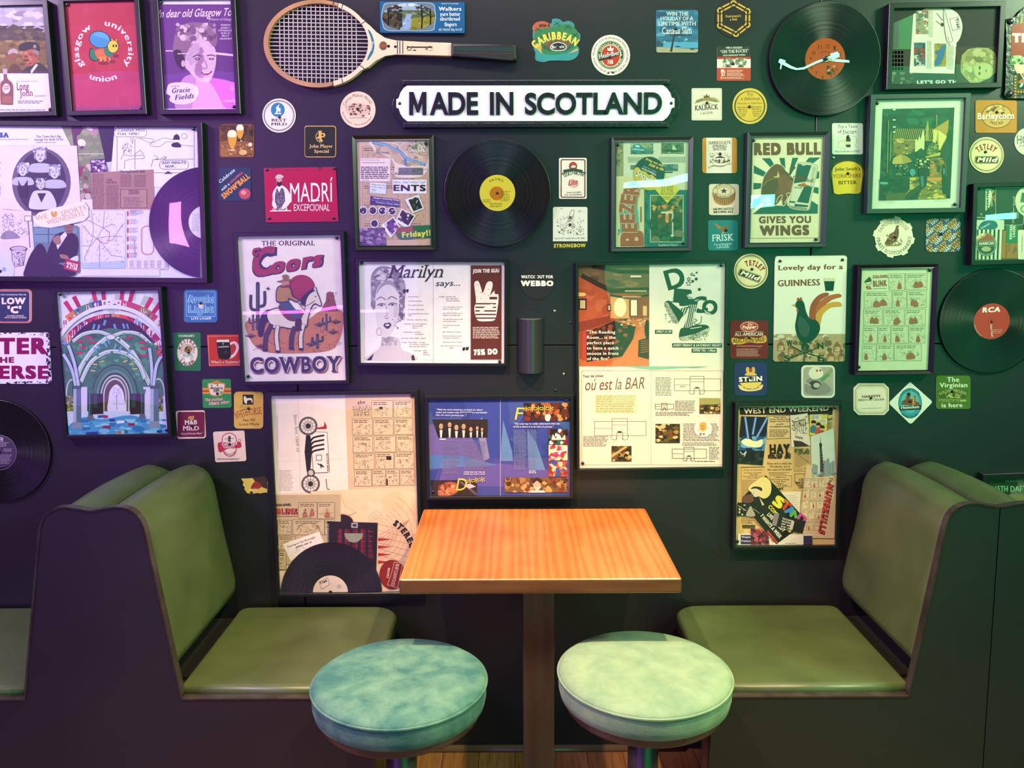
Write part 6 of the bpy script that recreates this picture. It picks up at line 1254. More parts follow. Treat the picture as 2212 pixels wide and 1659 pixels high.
    s.S([(240, 1720), (270, 1610), (340, 1590), (420, 1600), (470, 1700), (440, 1740), (290, 1745)], 'd0d4e0'); s.P([(310, 1610), (345, 1690), (385, 1610)], '24222c'); s.P([(150, 1500), (185, 1570), (230, 1500), (225, 1640), (165, 1640)], '1c1a24')
    s.part('toilet_sketch'); s.P([(0, 1745), (260, 1760), (300, 2300), (-580, 2310), (-580, 1745)], 'e2d8e0'); s.Q(20, 1790, 130, 1990, 70, '3a3648', 3, .2); s.E(70, 1840, 40, 'd8d0dc', 56); s.Q(30, 1780, 110, 1900, 40, '4a4658', 3, .25); s.L([(50, 1830), (60, 1828)], 4, '222'); s.L([(80, 1828), (92, 1830)], 4, '222'); s.S([(10, 1990), (40, 1930), (100, 1925), (150, 1960), (160, 1985)], '8c8898'); s.Q(130, 1830, 240, 1960, 40, '6c6478', 3, .2); s.P([(205, 1800), (262, 1795), (255, 1840), (210, 1840)], 'f0e8ee'); s.B(205, 1800, 260, 1842, 4, '3a3040'); s.L([(235, 1842), (250, 2060)], 6, '3a3040')
    s.E(155, 2075, 74, '4a3c48', 26); s.E(155, 2072, 62, 'c0b4c0', 18); s.P([(95, 2090), (215, 2090), (190, 2215), (110, 2225)], 'cfc6d0'); s.Q(100, 2100, 205, 2210, 40, '2a2634', 4, .25); s.L([(95, 2090), (108, 2225), (195, 2212), (215, 2090)], 4, '3a3040')
    s.part('star_photo'); s.P([(270, 1890), (650, 1880), (668, 2260), (420, 2300), (300, 2290)], '5c7c8c'); s.R(285, 1900, 640, 2020, '6c94a4'); s.R(400, 1890, 408, 2030, '3a4c58'); s.R(290, 1950, 640, 1956, '3a4c58'); s.S([(420, 2030), (460, 1960), (540, 1930), (620, 1950), (655, 2010), (640, 2130), (560, 2180), (470, 2200), (400, 2280), (385, 2150)], '1e1824'); s.P([(505, 1965), (545, 1930), (560, 1960), (480, 2080), (470, 2040)], 'e0dce4'); s.E(575, 1900, 38, '8a6450', 48); s.S([(535, 1880), (550, 1850), (590, 1850), (612, 1880), (575, 1872)], '18141c'); s.L([(555, 1895), (570, 1892)], 4, '222'); s.L([(582, 1892), (598, 1895)], 4, '222'); s.L([(560, 1926), (592, 1924)], 4, '3a2020'); s.S([(440, 1990), (490, 1960), (510, 2020), (480, 2040), (450, 2020)], '9a7460'); s.S([(500, 2120), (560, 2130), (570, 2160), (510, 2150)], '9a7460'); s.S([(560, 2180), (640, 2130), (650, 2170), (590, 2230)], 'd8dce0'); s.S([(390, 2200), (470, 2190), (620, 2260), (600, 2300), (400, 2300)], '16121a')
    s.P([(548, 2155), (668, 2185), (650, 2275), (530, 2240)], 'a82430'); s.T('BORN TO BE', 556, 2200, 646, 2222, 20, 'f0e0e0', .06); s.T('A STAR', 552, 2232, 640, 2256, 34, 'f0e0e0', .06)
    s.part('dark_plectrum'); s.P(spl([(200, 2300), (210, 2230), (260, 2110), (330, 2030), (380, 2080), (400, 2180), (400, 2300), (300, 2310)]), '1a0e1c')
    s.part('torn_note'); s.P([(275, 1820), (320, 1772), (480, 1726), (640, 1690), (700, 1676), (715, 1700), (735, 1730), (738, 1800), (700, 1840), (560, 1872), (420, 1898), (340, 1890), (290, 1860)], 'eeeaf0'); s.T('WE', 302, 1842, 400, 1818, 42, 'd8a83c', .01); s.S([(422, 1768), (440, 1762), (448, 1776), (460, 1760), (478, 1768), (472, 1800), (452, 1812), (432, 1800)], 'd8a02c'); s.T('SPORTS', 512, 1802, 722, 1745, 40, 'd8a83c', .01); s.T('WEDNESDAYS', 395, 1874, 700, 1796, 40, 'd8a83c', .01)
    s.part('disc_corner'); s.E(-20, 2250, 140, 'd8dcec'); s.E(35, 2245, 18, '90b0e0'); s.E(2, 2262, 14, '1c1c24')
    s.part('record_half', (1712, 1852)); o = [(1660, 1440), (1668, 2303)]; a = ell(1712, 1852, 470, 462, 60, 0, 94, 268); s.P(a+[(1665, 1400), (1668, 2303)], '120a16')
    s.part('record_label')
    s.P([p for p in ell(1712, 1852, 140, 138, 40, 0, 100, 262)], 'e4dce8'); s.G(1600, 1780, 1670, 1930, 12, '9a8ca4', .3)
BIG = [(-580, 1060), (1645, 1050), (1698, 2303), (-530, 2312)]
frame('large framed collage with a transit map and half a record, at the left edge', tA, BIG, .014, 'e6e2ee', art_coll, [(1612, 1074)], .024)
def art_arch(s):
    s.N(60, 80, 1240, 420, 30, ['dce4e4', 'c8d4d0', 'e8ecec', 'b4c4bc'], 40, 90); rd = s.rnd
    for a in range(-62, 66, 7):
        t = math.radians(a); c = ['b01c3c', 'dfe6e4', 'c42844'][a % 3]
        s.P([(620+r*math.sin(t+d), 900-r*math.cos(t+d)) for r, d in ((720, -.028), (850, -.028), (850, .028), (720, .028))], c)
    for r0, r1, cols in ((640, 745, ['5aa4c8', 'c02848', '2c4a94', 'e0dce0', '3c8a6c', 'd8882c', 'c0405c', '8a8c2c', 'e8e4e8']), (500, 600, ['b82040', '5c9cd0', '6a2030', 'e4dce0', '2c3c88', 'd08a34', '78b4dc', 'a81c40', 'd84c3c'])):
        for a in range(-72, 74, 8):
            t = math.radians(a); t2 = math.radians(a+8); c = cols[int(rd.random()*len(cols))]
            s.P([(620+r0*math.sin(t), 920-r0*math.cos(t)), (620+r1*math.sin(t), 920-r1*math.cos(t)), (620+r1*math.sin(t2), 920-r1*math.cos(t2)), (620+r0*math.sin(t2), 920-r0*math.cos(t2))], c, 1)
            mx, my = 620+(r0+r1)/2*math.sin(t+.07), 920-(r0+r1)/2*math.cos(t+.07); s.N(mx-34, my-34, mx+34, my+34, 5, cols, 8, 22)
            if rd.random() > .6: [s.L([(mx-20+k*12, my-36), (mx-16+k*12, my+36)], 6, 'c02844' if k % 2 else 'eee') for k in range(4)]
    s.O(620, 920, 650, 40, 'dfe8e4', 690, 195, 345); s.P(ell(620, 900, 500, 545, 50, 0, 195, 345)+[(1150, 800), (100, 800)], '241a1c')
    for x, y, w_ in ((550, 415, 22), (440, 455, 20), (488, 462, 20), (655, 455, 22), (745, 450, 20), (785, 452, 16)): s.R(x-w_/2, y-30, x+w_/2, y+26, '5aa0d0', 18 if x < 600 else -18)
    s.P(spl([(110, 720), (200, 620), (330, 530), (480, 495), (610, 470), (780, 495), (930, 540), (1060, 640), (1130, 760), (1160, 1300), (160, 1300)]), '2c7a52'); s.N(180, 500, 1080, 1000, 90, ['358a5c', '22583c', '46a070', '52a878', '2a6a48', '4c8a68'], 20, 60, .6, spl([(160, 720), (330, 540), (610, 480), (930, 545), (1110, 740), (1120, 1000), (160, 1000)]))
    for p, w_ in (([(250, 1060), (300, 880), (420, 700), (560, 575), (620, 545)], 46), ([(1010, 1040), (930, 880), (830, 710), (700, 590), (620, 545)], 46), ([(230, 600), (330, 530), (480, 505), (610, 545)], 34), ([(640, 545), (760, 510), (900, 530), (1010, 620)], 34), ([(310, 1010), (400, 830), (520, 735), (640, 705), (780, 735), (900, 840), (960, 980)], 40)): s.L(p, w_+10, '184030', sm=1); s.L(p, w_, 'c4dcd0', sm=1); s.L(p, w_*.5, 'a4c8b4', sm=1); s.L([(x, y-w_*.2) for x, y in p], w_*.2, 'e8f0ec', sm=1)
    s.E(612, 560, 50, '1c4030', 30); s.E(612, 560, 44, 'dfe8e4', 25); s.N(180, 520, 1090, 900, 34, ['52a878', '348058'], 8, 22)
    for x, y, r in ((310, 605, 0), (325, 668, 0), (295, 722, 0), (420, 612, 10), (385, 562, 8), (795, 568, -15), (935, 615, -5), (950, 672, -3), (950, 748, -3)): s.R(x-38, y-11, x+38, y+11, 'c03040', r)
    for x, y, r in ((560, 640, -30), (590, 600, -20), (660, 655, 20), (710, 680, 30), (455, 690, -30), (490, 660, -30), (790, 720, 30)): s.R(x-10, y-28, x+10, y+28, '5aa8c8', r)
    for x, y, r in ((450, 840, 8), (520, 812, -10), (762, 806, -20), (825, 836, -6), (862, 886, -5), (430, 905, 8)): s.R(x-24, y-7, x+24, y+7, 'd8c040', r)
    for rx, ry, c in ((235, 330, '1c4a36'), (225, 318, '3c7c58'), (200, 290, '2f7050'), (190, 276, '5c9474'), (165, 244, '14281f'), (150, 226, 'b8ccbc'), (135, 208, '4c5c3c'), (120, 190, 'd0d8cc'), (108, 172, '5c4c34')): s.P(ell(655, 1170, rx, ry, 40, 0, 180, 360)+[(655+rx, 1350), (655-rx, 1350)], c)
    s.P(spl([(590, 1330), (590, 1190), (610, 1100), (670, 1045), (730, 1100), (752, 1190), (758, 1330)]), 'e6e4f2'); s.L([(672, 1150), (674, 1310)], 5, '6a6474'); s.Q(630, 1080, 720, 1180, 26, 'a8a4b4', 3, .25); s.R(630, 1240, 750, 1246, 'b4b0c0')
    for x0, x1 in ((160, 230), (1090, 1190)): s.R(x0, 1160, x1, 1320, '6c7c2c'); s.N(x0, 1160, x1, 1320, 26, ['94a03c', '3c4c20', 'a8b058', '24301a'], 8, 20)
    for x0, x1 in ((300, 372), (945, 1020), (1150, 1230)): s.R(x0, 1070, x1, 1420, 'dcd8ea')
    s.P([(140, 1000), (160, 930), (210, 900), (225, 1160), (150, 1160)], '2f7450'); s.P([(1060, 900), (1140, 960), (1180, 1160), (1080, 1160)], '2f7450'); s.O(1100, 1160, 70, 14, 'c8d4c8', 180, 180, 360); s.O(210, 1160, 60, 14, 'c8d4c8', 170, 180, 360)
    s.P([(150, 1320), (1220, 1320), (1240, 1600), (150, 1600)], 'ccdcec')
    s.S([(170, 1480), (330, 1380), (520, 1400), (800, 1360), (950, 1400), (1100, 1480), (1220, 1560), (170, 1580)], '4a9cc8'); s.N(180, 1400, 1180, 1570, 60, ['5cb0d4', '3c88bc', '7cc4dc', '2c78b0', '94d0e0'], 30, 70, .4)
    for x, y, c, w_ in ((520, 1372, '2c5c9c', 40), (626, 1412, '2a3c9c', 28), (712, 1428, 'e4ecf0', 40), (825, 1455, 'a81c44', 34), (570, 1480, '8a2c5c', 40), (700, 1535, 'b8703c', 22), (420, 1545, '1c3c8c', 60), (770, 1530, '2c6a5c', 18), (1110, 1525, '1c3c7c', 26), (560, 1375, 'b8304c', 24)): s.R(x-w_, y-14, x+w_, y+14, c, -4)
    for x, w_, y1 in ((268, 38, 1430), (1060, 42, 1420)):
        s.P([(x-w_, 1060), (x+w_, 1060), (x+w_*1.1, y1), (x-w_*1.0, y1)], '5c7484'); s.P([(x-w_, 1060), (x-w_*.2, 1060), (x-w_*.2, y1), (x-w_, y1)], 'a8bccc'); s.P([(x-w_*1.3, 1040), (x+w_*1.3, 1040), (x+w_, 1090), (x-w_, 1090)], '2a5c40'); s.P([(x-w_, y1), (x+w_, y1), (x+w_*1.6, y1+70), (x-w_*1.7, y1+70)], '8898a8')
    for p in ([(130, 740), (190, 840), (230, 950), (250, 1050)], [(180, 650), (240, 830), (280, 1050)], [(1010, 680), (1030, 860), (1035, 1050)], [(1140, 740), (1080, 850), (1050, 1050)]): s.L(p, 40, '1c4a36', sm=1); s.L(p, 30, 'b8cce0', sm=1)
    for x, y1 in ((405, 1370), (935, 1360)): s.R(x-22, 1110, x+22, y1, '1c4434'); s.R(x-18, 1110, x-4, y1, '4c7c6c'); s.P([(x-36, 1095), (x+36, 1095), (x+26, 1140), (x-26, 1140)], '2c7a52'); s.P([(x-24, y1-10), (x+24, y1-10), (x+38, y1+36), (x-38, y1+36)], '6a6c78')
    for x0, x1 in ((425, 530), (815, 920)): s.P([(x0, 1140), (x1, 1140), (x1+6, 1345), (x0-4, 1350)], '2c1e1a'); s.R(x0+10, 1150, x0+50, 1280, '244c34')
    s.N(1060, 640, 1150, 760, 20, ['b01c34', 'd8303c', '6c8a2c'], 8, 18)
frame('framed painting of green stone arches hung with many coloured flags', tS, [(66, 98), (1105, 80), (1208, 1545), (180, 1560)], .010, 'dce4e4', art_arch, [(97, 122), (1186, 1510)], .024)
def art_cow(s):
    s.T('THE ORIGINAL', 236, 472, 648, 470, 38, '1e2030', .03, 1)
    for d, c, wt in ((7, '1e2438', .10), (0, '98303c', .05)): s.T('C', 172+d, 722+d, 322+d, 690+d, 215, c, wt, 0, .25); s.T('oors', 308+d, 694+d, 690+d, 632+d, 128, c, wt, 0, .35)
    for d, c, w_ in ((6, '1e2438', 30), (0, '98303c', 20)): s.L([(200+d, 540+d), (172+d, 530+d), (180+d, 502+d), (215+d, 495+d)], w_, c, sm=1)
    s.E(545, 800, 108, '9a3038', 102); s.L([(500, 860), (620, 850)], 3, '6c2028'); s.L([(480, 810), (560, 800)], 3, '6c2028')
    gr_ = spl([(110, 1070), (200, 1040), (330, 1070), (560, 1060), (690, 980), (780, 960), (868, 990), (866, 1120), (830, 1230), (760, 1290), (560, 1310), (300, 1306), (190, 1260), (130, 1170)])
    s.P(gr_, 'c07a44'); s.Q(120, 1040, 860, 1300, 90, '5c3420', 3, .07); s.P([(690, 985), (735, 900), (740, 840), (760, 828), (795, 835), (808, 910), (835, 985)], '8c4c30'); s.Q(735, 835, 815, 980, 22, '4c2818', 3, .3)
    for x, y, h in ((205, 760, 360), (168, 1000, 130), (740, 1000, 130), (670, 1160, 110)):
        w_ = 30 if h > 200 else 22 if h < 120 else 16; s.L([(x, y+8), (x, y+h)], w_, '2c3a3c'); s.E(x, y+8, w_/2, '2c3a3c'); a = h*.22
        for sg_, k in ((-1, .42), (1, .34)): s.L([(x, y+h*k+a*.8), (x+sg_*w_*1.7, y+h*k+a*.6), (x+sg_*w_*1.8, y+h*k-a*.6)], w_*.8, '2c3a3c', sm=1); s.E(x+sg_*w_*1.8, y+h*k-a*.6, w_*.4, '2c3a3c')
        s.L([(x-w_*.15, y+20), (x-w_*.15, y+h)], 3, '6c7c78')
    for x, y in ((150, 1190), (690, 1100), (810, 1080), (790, 1160), (230, 1270), (620, 1255)):
        for k in range(-3, 4): s.L([(x, y), (x+k*14, y-34+abs(k)*5)], 5, '2c3428')
    s.S([(215, 1180), (205, 1120), (225, 1030), (250, 985), (300, 970), (290, 1040), (260, 1100), (245, 1170)], '1e2230')
    s.P(spl([(270, 1010), (310, 965), (380, 955), (470, 1000), (560, 1000), (575, 900), (610, 830), (655, 790), (670, 830), (690, 880), (705, 930), (690, 945), (650, 930), (625, 960), (600, 1040), (590, 1100), (540, 1130), (450, 1120), (390, 1110), (330, 1120), (300, 1090)]), '22242e'); s.P(spl([(278, 1012), (314, 972), (380, 963), (470, 1006), (562, 1008), (582, 905), (614, 836), (652, 800), (664, 836), (684, 884), (697, 928), (688, 936), (648, 920), (618, 955), (592, 1040), (582, 1094), (540, 1122), (450, 1112), (390, 1102), (334, 1112), (306, 1086)]), 'e0d2c4')
    for p in ([(310, 1090), (270, 1180), (262, 1280)], [(360, 1100), (350, 1180), (362, 1290)], [(490, 1110), (470, 1180), (466, 1268)], [(560, 1090), (540, 1180), (542, 1272)]): s.L(p, 36, '22242e', sm=1); s.L(p, 26, 'e0d2c4' if p[0][0] in (360, 560) else '3a3438', sm=1); s.E(p[2][0], p[2][1]+6, 20, '22242e', 10)
    s.S([(535, 900), (570, 850), (640, 800), (660, 815), (610, 850), (580, 900), (560, 940)], '22242e'); s.P([(640, 815), (650, 785), (662, 820)], 'e0d2c4'); s.E(655, 868, 5, '22242e'); s.L([(530, 920), (580, 940), (650, 900)], 5, '4c2c20', sm=1); s.L([(520, 915), (590, 990), (660, 950)], 5, '4c2c20', sm=1)
    s.S([(365, 945), (400, 930), (470, 970), (545, 975), (550, 1030), (500, 1060), (440, 1050), (390, 1000)], '6c3424'); s.S([(385, 900), (440, 900), (490, 960), (530, 1000), (540, 1060), (505, 1062), (450, 1000), (380, 940)], '34506a'); s.S([(500, 1050), (545, 1045), (545, 1120), (560, 1130), (500, 1130)], '3c241c')
    s.S([(345, 880), (350, 810), (380, 780), (430, 775), (465, 810), (480, 860), (525, 890), (510, 915), (450, 890), (440, 910), (360, 915)], '22242e'); s.S([(352, 878), (358, 812), (384, 788), (428, 782), (458, 814), (474, 866), (516, 893), (508, 906), (446, 878), (434, 902), (366, 906)], 'a8803c'); s.S([(395, 785), (400, 745), (440, 742), (452, 775), (430, 795)], 'b88464'); s.S([(385, 790), (450, 775), (455, 795), (395, 800)], '7c2c30')
    s.P(spl([(355, 748), (400, 735), (395, 705), (420, 695), (445, 705), (448, 732), (482, 728), (470, 742), (420, 750), (370, 755)]), '8c6438'); s.P([(285, 785), (289, 800), (306, 805), (289, 810), (285, 826), (281, 810), (266, 805), (281, 800)], '1e2030')
    for d, c, wt in ((8, '8c3830', .08), (0, 'e8d8c8', .08), (0, '232a44', .04)): s.T('COWBOY', 152+d, 1464+d, 842+d, 1452+d, 122, c, wt, 1)
frame('tall framed western poster of a cowboy on a pale horse among cacti', tF, [(45, 397), (850, 390), (898, 1520), (112, 1527)], .010, 'efe2dc', art_cow, [(820, 411), (132, 1490)], .026)
def art_ents(s):
    for i in range(5):
        for j in range(3): s.comic(170+j*285, 225+i*250, 440+j*285, 460+i*250, '5c4c40', 'c4a488', None, 14, 3)
    s.part('map_cutting'); o = spl([(285, 148), (700, 130), (1060, 140), (1050, 470), (1040, 520), (960, 620), (800, 640), (640, 630), (585, 580), (600, 500), (560, 400), (480, 340), (350, 300), (305, 240)]); s.P(o, 'e4d4cc'); s.P(spl([(330, 150), (700, 150), (1040, 150), (1035, 420), (960, 480), (760, 470), (620, 440), (540, 350), (400, 290), (330, 220)]), 'c4a890'); s.N(350, 160, 1030, 460, 40, ['b89878', 'cab49c', 'a88c70', 'c0b098'], 24, 60, .5)
    s.N(760, 150, 1040, 290, 60, ['4c5c34', '6c7c4c', '8c9870', 'c8d0c0', 'a8b098'], 8, 24); s.N(740, 440, 830, 490, 8, ['8c8c44', 'a09c58'], 14, 30, .5)
    s.L([(310, 170), (400, 190), (500, 205), (600, 265), (680, 300), (740, 370), (820, 410), (900, 430), (1000, 470)], 34, '4c80b0', sm=1); s.L([(320, 172), (420, 192), (520, 215), (610, 275), (690, 310), (750, 380), (840, 416), (990, 462)], 16, '84b0d4', sm=1); s.L([(405, 200), (405, 250)], 18, '6a9cc8'); s.L([(740, 390), (745, 450), (735, 465)], 36, '4c80b0'); s.L([(640, 270), (630, 230)], 20, '5a8cc0')
    for p in ([(400, 150), (560, 180), (640, 200), (700, 280), (760, 320), (860, 330), (960, 370)], [(560, 180), (680, 160), (700, 200), (660, 230)], [(930, 360), (925, 430)], [(960, 370), (965, 430)], [(920, 370), (975, 380)]): s.L(p, 7, 'ecdcd8', sm=1)
    s.Q(900, 160, 1040, 320, 40, 'f0ecec', 5, .3); s.E(755, 335, 8, 'f4ece8'); s.E(843, 367, 8, 'f4ece8'); s.R(650, 505, 976, 600, '6c6c74'); s.L([(600, 560), (605, 600), (625, 570), (640, 600), (660, 560)], 5, '2a2430', sm=1); s.L([(670, 580), (700, 550), (730, 580), (780, 560), (760, 540)], 4, '1c1820', sm=1); s.L([(840, 530), (860, 545), (840, 560), (880, 550), (920, 530), (960, 535), (1030, 520)], 4, '1c1820', sm=1); s.G(580, 645, 960, 660, 1, '5c4c48', .5); s.G(350, 295, 540, 320, 2, '5c4c48', .4)
    s.part('typed_note'); s.P([(145, 380), (545, 382), (540, 690), (135, 688)], 'ecd4d8'); s.T('I hate those five great smacks', 148, 408, 400, 410, 14, '5a4650', .02, 1); s.G(165, 430, 500, 445, 1, '5a4650', .5); s.G(150, 486, 530, 655, 7, '4a3844', .55, rag=.12); s.G(170, 664, 275, 680, 1, '8a707c', .5)
    s.part('small_note'); s.P([(275, 700), (488, 712), (482, 856), (268, 842)], 'dfe0ec'); s.T('What does the', 292, 738, 478, 750, 22, '3c5090', .03); s.T('G.U.U. have to', 290, 770, 474, 784, 22, '3c5090', .03); s.T('offer?', 285, 806, 356, 812, 22, '3c5090', .03); s.G(284, 822, 350, 836, 1, '8890a8', .5)
    s.part('slogan_strip'); s.P([(570, 660), (1024, 664), (1024, 850), (576, 850)], 'e8e4ee'); s.T("Now, that's what I call", 586, 712, 998, 712, 32, '3a3444', .0, 0, .2); s.T('ENTS', 590, 815, 1004, 818, 84, '1c1822', .05)
    s.part('purple_strip'); s.P([(278, 880), (670, 930), (662, 1028), (272, 988)], '3a2468'); s.T('Glasgow University Union', 314, 912, 662, 950, 20, 'dcd0e8', .05); s.T('Freshers Week 2004', 352, 972, 656, 1008, 20, '9cc4dc', .05); s.L([(285, 932), (662, 972)], 4, 'b8a8d0')
    for x, y in ((180, 1076), (308, 1074), (436, 1078), (564, 1082), (332, 1248)): s.part('badge'); s.E(x, y, 58, 'e8e2ea'); s.E(x, y, 46, '241c30'); s.N(x-44, y-44, x+44, y+44, 8, ['6c6078', '3c3048', 'c8bccc', '544860'], 7, 18, 1, ell(x, y, 45, None, 20))
    for p, q, cols in ((((735, 930), (918, 862), (990, 1050), (836, 1110)), ((780, 935), (908, 885), (970, 1040), (850, 1085)), ['14241c', '1c3c2c', 'c8d0c8', '3c6a54']), (((690, 1045), (878, 1140), (775, 1320), (606, 1215)), ((700, 1065), (858, 1145), (780, 1275), (636, 1188)), ['1c1414', '5c3424', 'b88c6c', 'd8d4d0', '3a2420']), (((585, 1150), (670, 1290), (545, 1440), (420, 1270)), ((580, 1172), (650, 1290), (560, 1400), (460, 1256)), ['6a3c84', 'c8b0d4', '3c2450', '2a1c30'])):
        s.part('instant_photo'); s.P(list(p), 'ebe6ea'); s.P(list(q), cols[0]); s.N(min(a[0] for a in q), min(a[1] for a in q), max(a[0] for a in q), max(a[1] for a in q), 30, cols, 9, 26, 1, list(q))
    s.part('green_banner'); s.P(spl([(620, 1370), (640, 1310), (740, 1290), (900, 1280), (1080, 1275), (1090, 1420), (900, 1440), (720, 1455), (650, 1440)]), '1f6a44'); s.T('Daft', 640, 1368, 846, 1350, 70, 'b83a34', .06); s.T('Friday!!', 704, 1434, 1076, 1404, 74, 'e0d858', .05)
    s.part('dark_photo'); s.P([(130, 1312), (470, 1300), (488, 1540), (140, 1540)], '5a4870'); s.N(135, 1310, 485, 1540, 40, ['7c5c94', '3c2c50', '9878b0', '4c3c60', 'b090c0'], 20, 50, .8, [(130, 1312), (470, 1300), (488, 1540), (140, 1540)])
frame('framed collage with a painted river map, instant photos and big letters ENTS', tM, [(98, 150), (1050, 140), (1082, 1540), (135, 1540)], .0135, 'cfae94', art_ents, [(1015, 178)], .022, prof=1)
def art_says(s):
    s.B(1036, 618, 2100, 1362, 2, 'b0a8b4'); s.L([(1572, 600), (1572, 1384)], 3, '8c8490'); s.L([(1850, 604), (1850, 1384)], 2, 'b8b0bc')
    H = ['5c5460', '8c8490', 'b8b0bc', '3c3440', 'd0c8d0']
    s.S([(1050, 1365), (1080, 1320), (1150, 1270), (1180, 1190), (1300, 1190), (1330, 1280), (1400, 1310), (1432, 1365)], 'cfc6ce'); s.N(1170, 1180, 1290, 1250, 10, ['9a929c', 'b0a8b0'], 14, 30); s.P([(1050, 1365), (1110, 1310), (1090, 1365)], '1c1820'); s.P([(1400, 1330), (1420, 1320), (1432, 1365), (1405, 1365)], '3a343c')
    s.S([(1090, 900), (1085, 780), (1095, 690), (1150, 635), (1240, 640), (1315, 690), (1355, 780), (1350, 900), (1340, 980), (1325, 1050), (1305, 1060), (1270, 1000), (1200, 850), (1150, 880), (1120, 960), (1100, 970)], '8a828c'); s.N(1092, 645, 1345, 790, 70, ['a49ca8', '7c7480', 'b8b0bc', '6a626e', 'd0c8d2'], 14, 34, .7, ell(1220, 790, 132, 152, 30)); s.N(1285, 780, 1350, 1050, 34, ['a49ca8', '7c7480', 'c0b8c2', '645c68'], 12, 26); s.N(1086, 740, 1126, 960, 16, ['a49ca8', '7c7480', 'b8b0bc'], 10, 20)
    s.P(spl([(1122, 920), (1128, 830), (1160, 770), (1215, 750), (1270, 775), (1302, 850), (1305, 960), (1288, 1060), (1240, 1160), (1195, 1190), (1155, 1145), (1128, 1030)]), 'dcd4da'); s.N(1262, 920, 1300, 1100, 8, ['c4bcc4', 'ccc4cc'], 12, 24, 1.6); s.S([(1130, 850), (1150, 790), (1200, 745), (1260, 755), (1300, 840), (1262, 790), (1215, 775), (1165, 800)], '9c94a0')
    for x, y in ((1166, 936), (1252, 932)): s.L([(x-34, y-44), (x-4, y-64), (x+36, y-44)], 6, '3c343e', sm=1); s.S([(x-26, y+2), (x-2, y-9), (x+26, y-2), (x+2, y+8)], 'b0a8b2'); s.E(x+2, y, 8, '2c2630', 7); s.L([(x-30, y), (x-2, y-14), (x+34, y-8)], 6, '1c1820', sm=1)
    s.L([(1205, 940), (1212, 1010), (1192, 1024)], 5, '9a929c', sm=1); s.S([(1192, 1030), (1210, 1036), (1226, 1028), (1210, 1042)], '5c545c'); s.P(spl([(1184, 1090), (1204, 1072), (1214, 1078), (1226, 1068), (1246, 1086), (1230, 1112), (1208, 1118)]), '3c3038'); s.P([(1198, 1086), (1232, 1082), (1226, 1096), (1204, 1098)], 'e8e0e4'); s.E(1255, 1048, 4, '2c2630'); s.O(1150, 1140, 22, 5, 'b8b0b8', 32); s.N(1285, 1060, 1305, 1120, 5, ['c8c0c8', '5c545c'], 6, 10)
    s.T('Marilyn', 1228, 722, 1636, 718, 98, '26202c', -.0, 1, .3); s.T('says...', 1590, 786, 1780, 782, 44, '26202c', 0, 1, .3); s.T('"', 1340, 880, 1372, 876, 62, '1c1820', .03, 0, .2); s.T('"', 1798, 1330, 1838, 1326, 62, '1c1820', .03, 0, .2)
    for t_, x, y, w_ in (("It's your Union", 1375, 872, 80), ('You elect the bosses', 1375, 906, 110), ('You could be the boss', 1375, 938, 120), ("It's open 7 days a week", 1375, 972, 126), ("It's got entertainment 7 days a", 1375, 1004, 166), ('week', 1375, 1018, 26), ('Monday:  Beer Bar Quiz', 1368, 1052, 158), ('Tuesday:  Pool Competition,', 1342, 1084, 182), ('Basement Bar', 1410, 1100, 82), ('Bands', 1410, 1116, 34), ('Wednesday:  Snooker', 1338, 1148, 136), ('Competition', 1426, 1164, 74), ('Thursday:  Hive Night - Jigsaw', 1318, 1196, 198), ('Friday:  Hive Night - Vertigo', 1325, 1228, 186), ('Air Hockey Competition', 1386, 1244, 152), ('Basement Bar Bands', 1386, 1260, 130), ('Saturday:  Hive', 1420, 1292, 102), ('Night -', 1494, 1308, 42), ('Essence', 1494, 1324, 52), ('Sunday:  Smoothy, EA', 1618, 872, 126), ('Beer Bar Open', 1672, 888, 96), ('Games Machines', 1672, 904, 106), ('Your profit-making - Down to', 1646, 952, 154), ('Union to make it better', 1646, 968, 128), ('Just look at the Hive, one of', 1646, 1000, 152), ("Glasgow's top night spots", 1646, 1016, 138), ('The only Union with two full', 1646, 1048, 152), ('size snooker tables', 1646, 1064, 104), ('The only Union with Daft', 1646, 1096, 130), ('Friday', 1646, 1112, 34), ('Best Catering on Campus', 1646, 1146, 140), ('World renowned, and World', 1646, 1178, 146), ('Champions in debating', 1646, 1194, 124), ('Best known Union in Britain', 1646, 1226, 152), ('ALL YOU HAVE TO DO IS', 1630, 1256, 164), ('JOIN!', 1696, 1272, 34)): s.T(t_, x, y, x+w_, y, 8.5, '3a323e', 0, 0, .2, 0)
    s.R(1862, 622, 2106, 1360, '5c2420'); s.B(1864, 624, 2104, 1358, 4, '8a7c80'); s.T('JOIN THE GUU', 1882, 684, 2084, 680, 30, 'efe6e0', .06)
    s.P(spl([(1905, 900), (1892, 780), (1900, 750), (1925, 750), (1945, 800), (1958, 840), (1985, 770), (2005, 750), (2030, 755), (2034, 790), (2015, 860), (2045, 820), (2058, 850), (2078, 850), (2080, 900), (2066, 1000), (2050, 1050), (2000, 1060), (1930, 1058), (1905, 1030), (1892, 960)]), 'efe6e0')
    for y in (918, 946, 974, 1002, 1030): s.R(1900, y, 2062, y+11, '5c2420')
    s.S([(1930, 985), (1980, 945), (2030, 925), (2040, 950), (1990, 965), (1940, 1000)], 'efe6e0'); s.R(2010, 870, 2070, 890, '5c2420'); s.L([(2020, 850), (2042, 822), (2054, 846)], 4, '5c2420'); [s.E(1912+(k % 4)*30, 775+k*12, 3, '5c2420') for k in range(10)]
    s.G(1880, 1102, 2090, 1196, 7, 'd8c4c0', .5, rag=.1); s.T('75% DO', 1892, 1326, 2070, 1318, 46, 'f4eae6', .09)
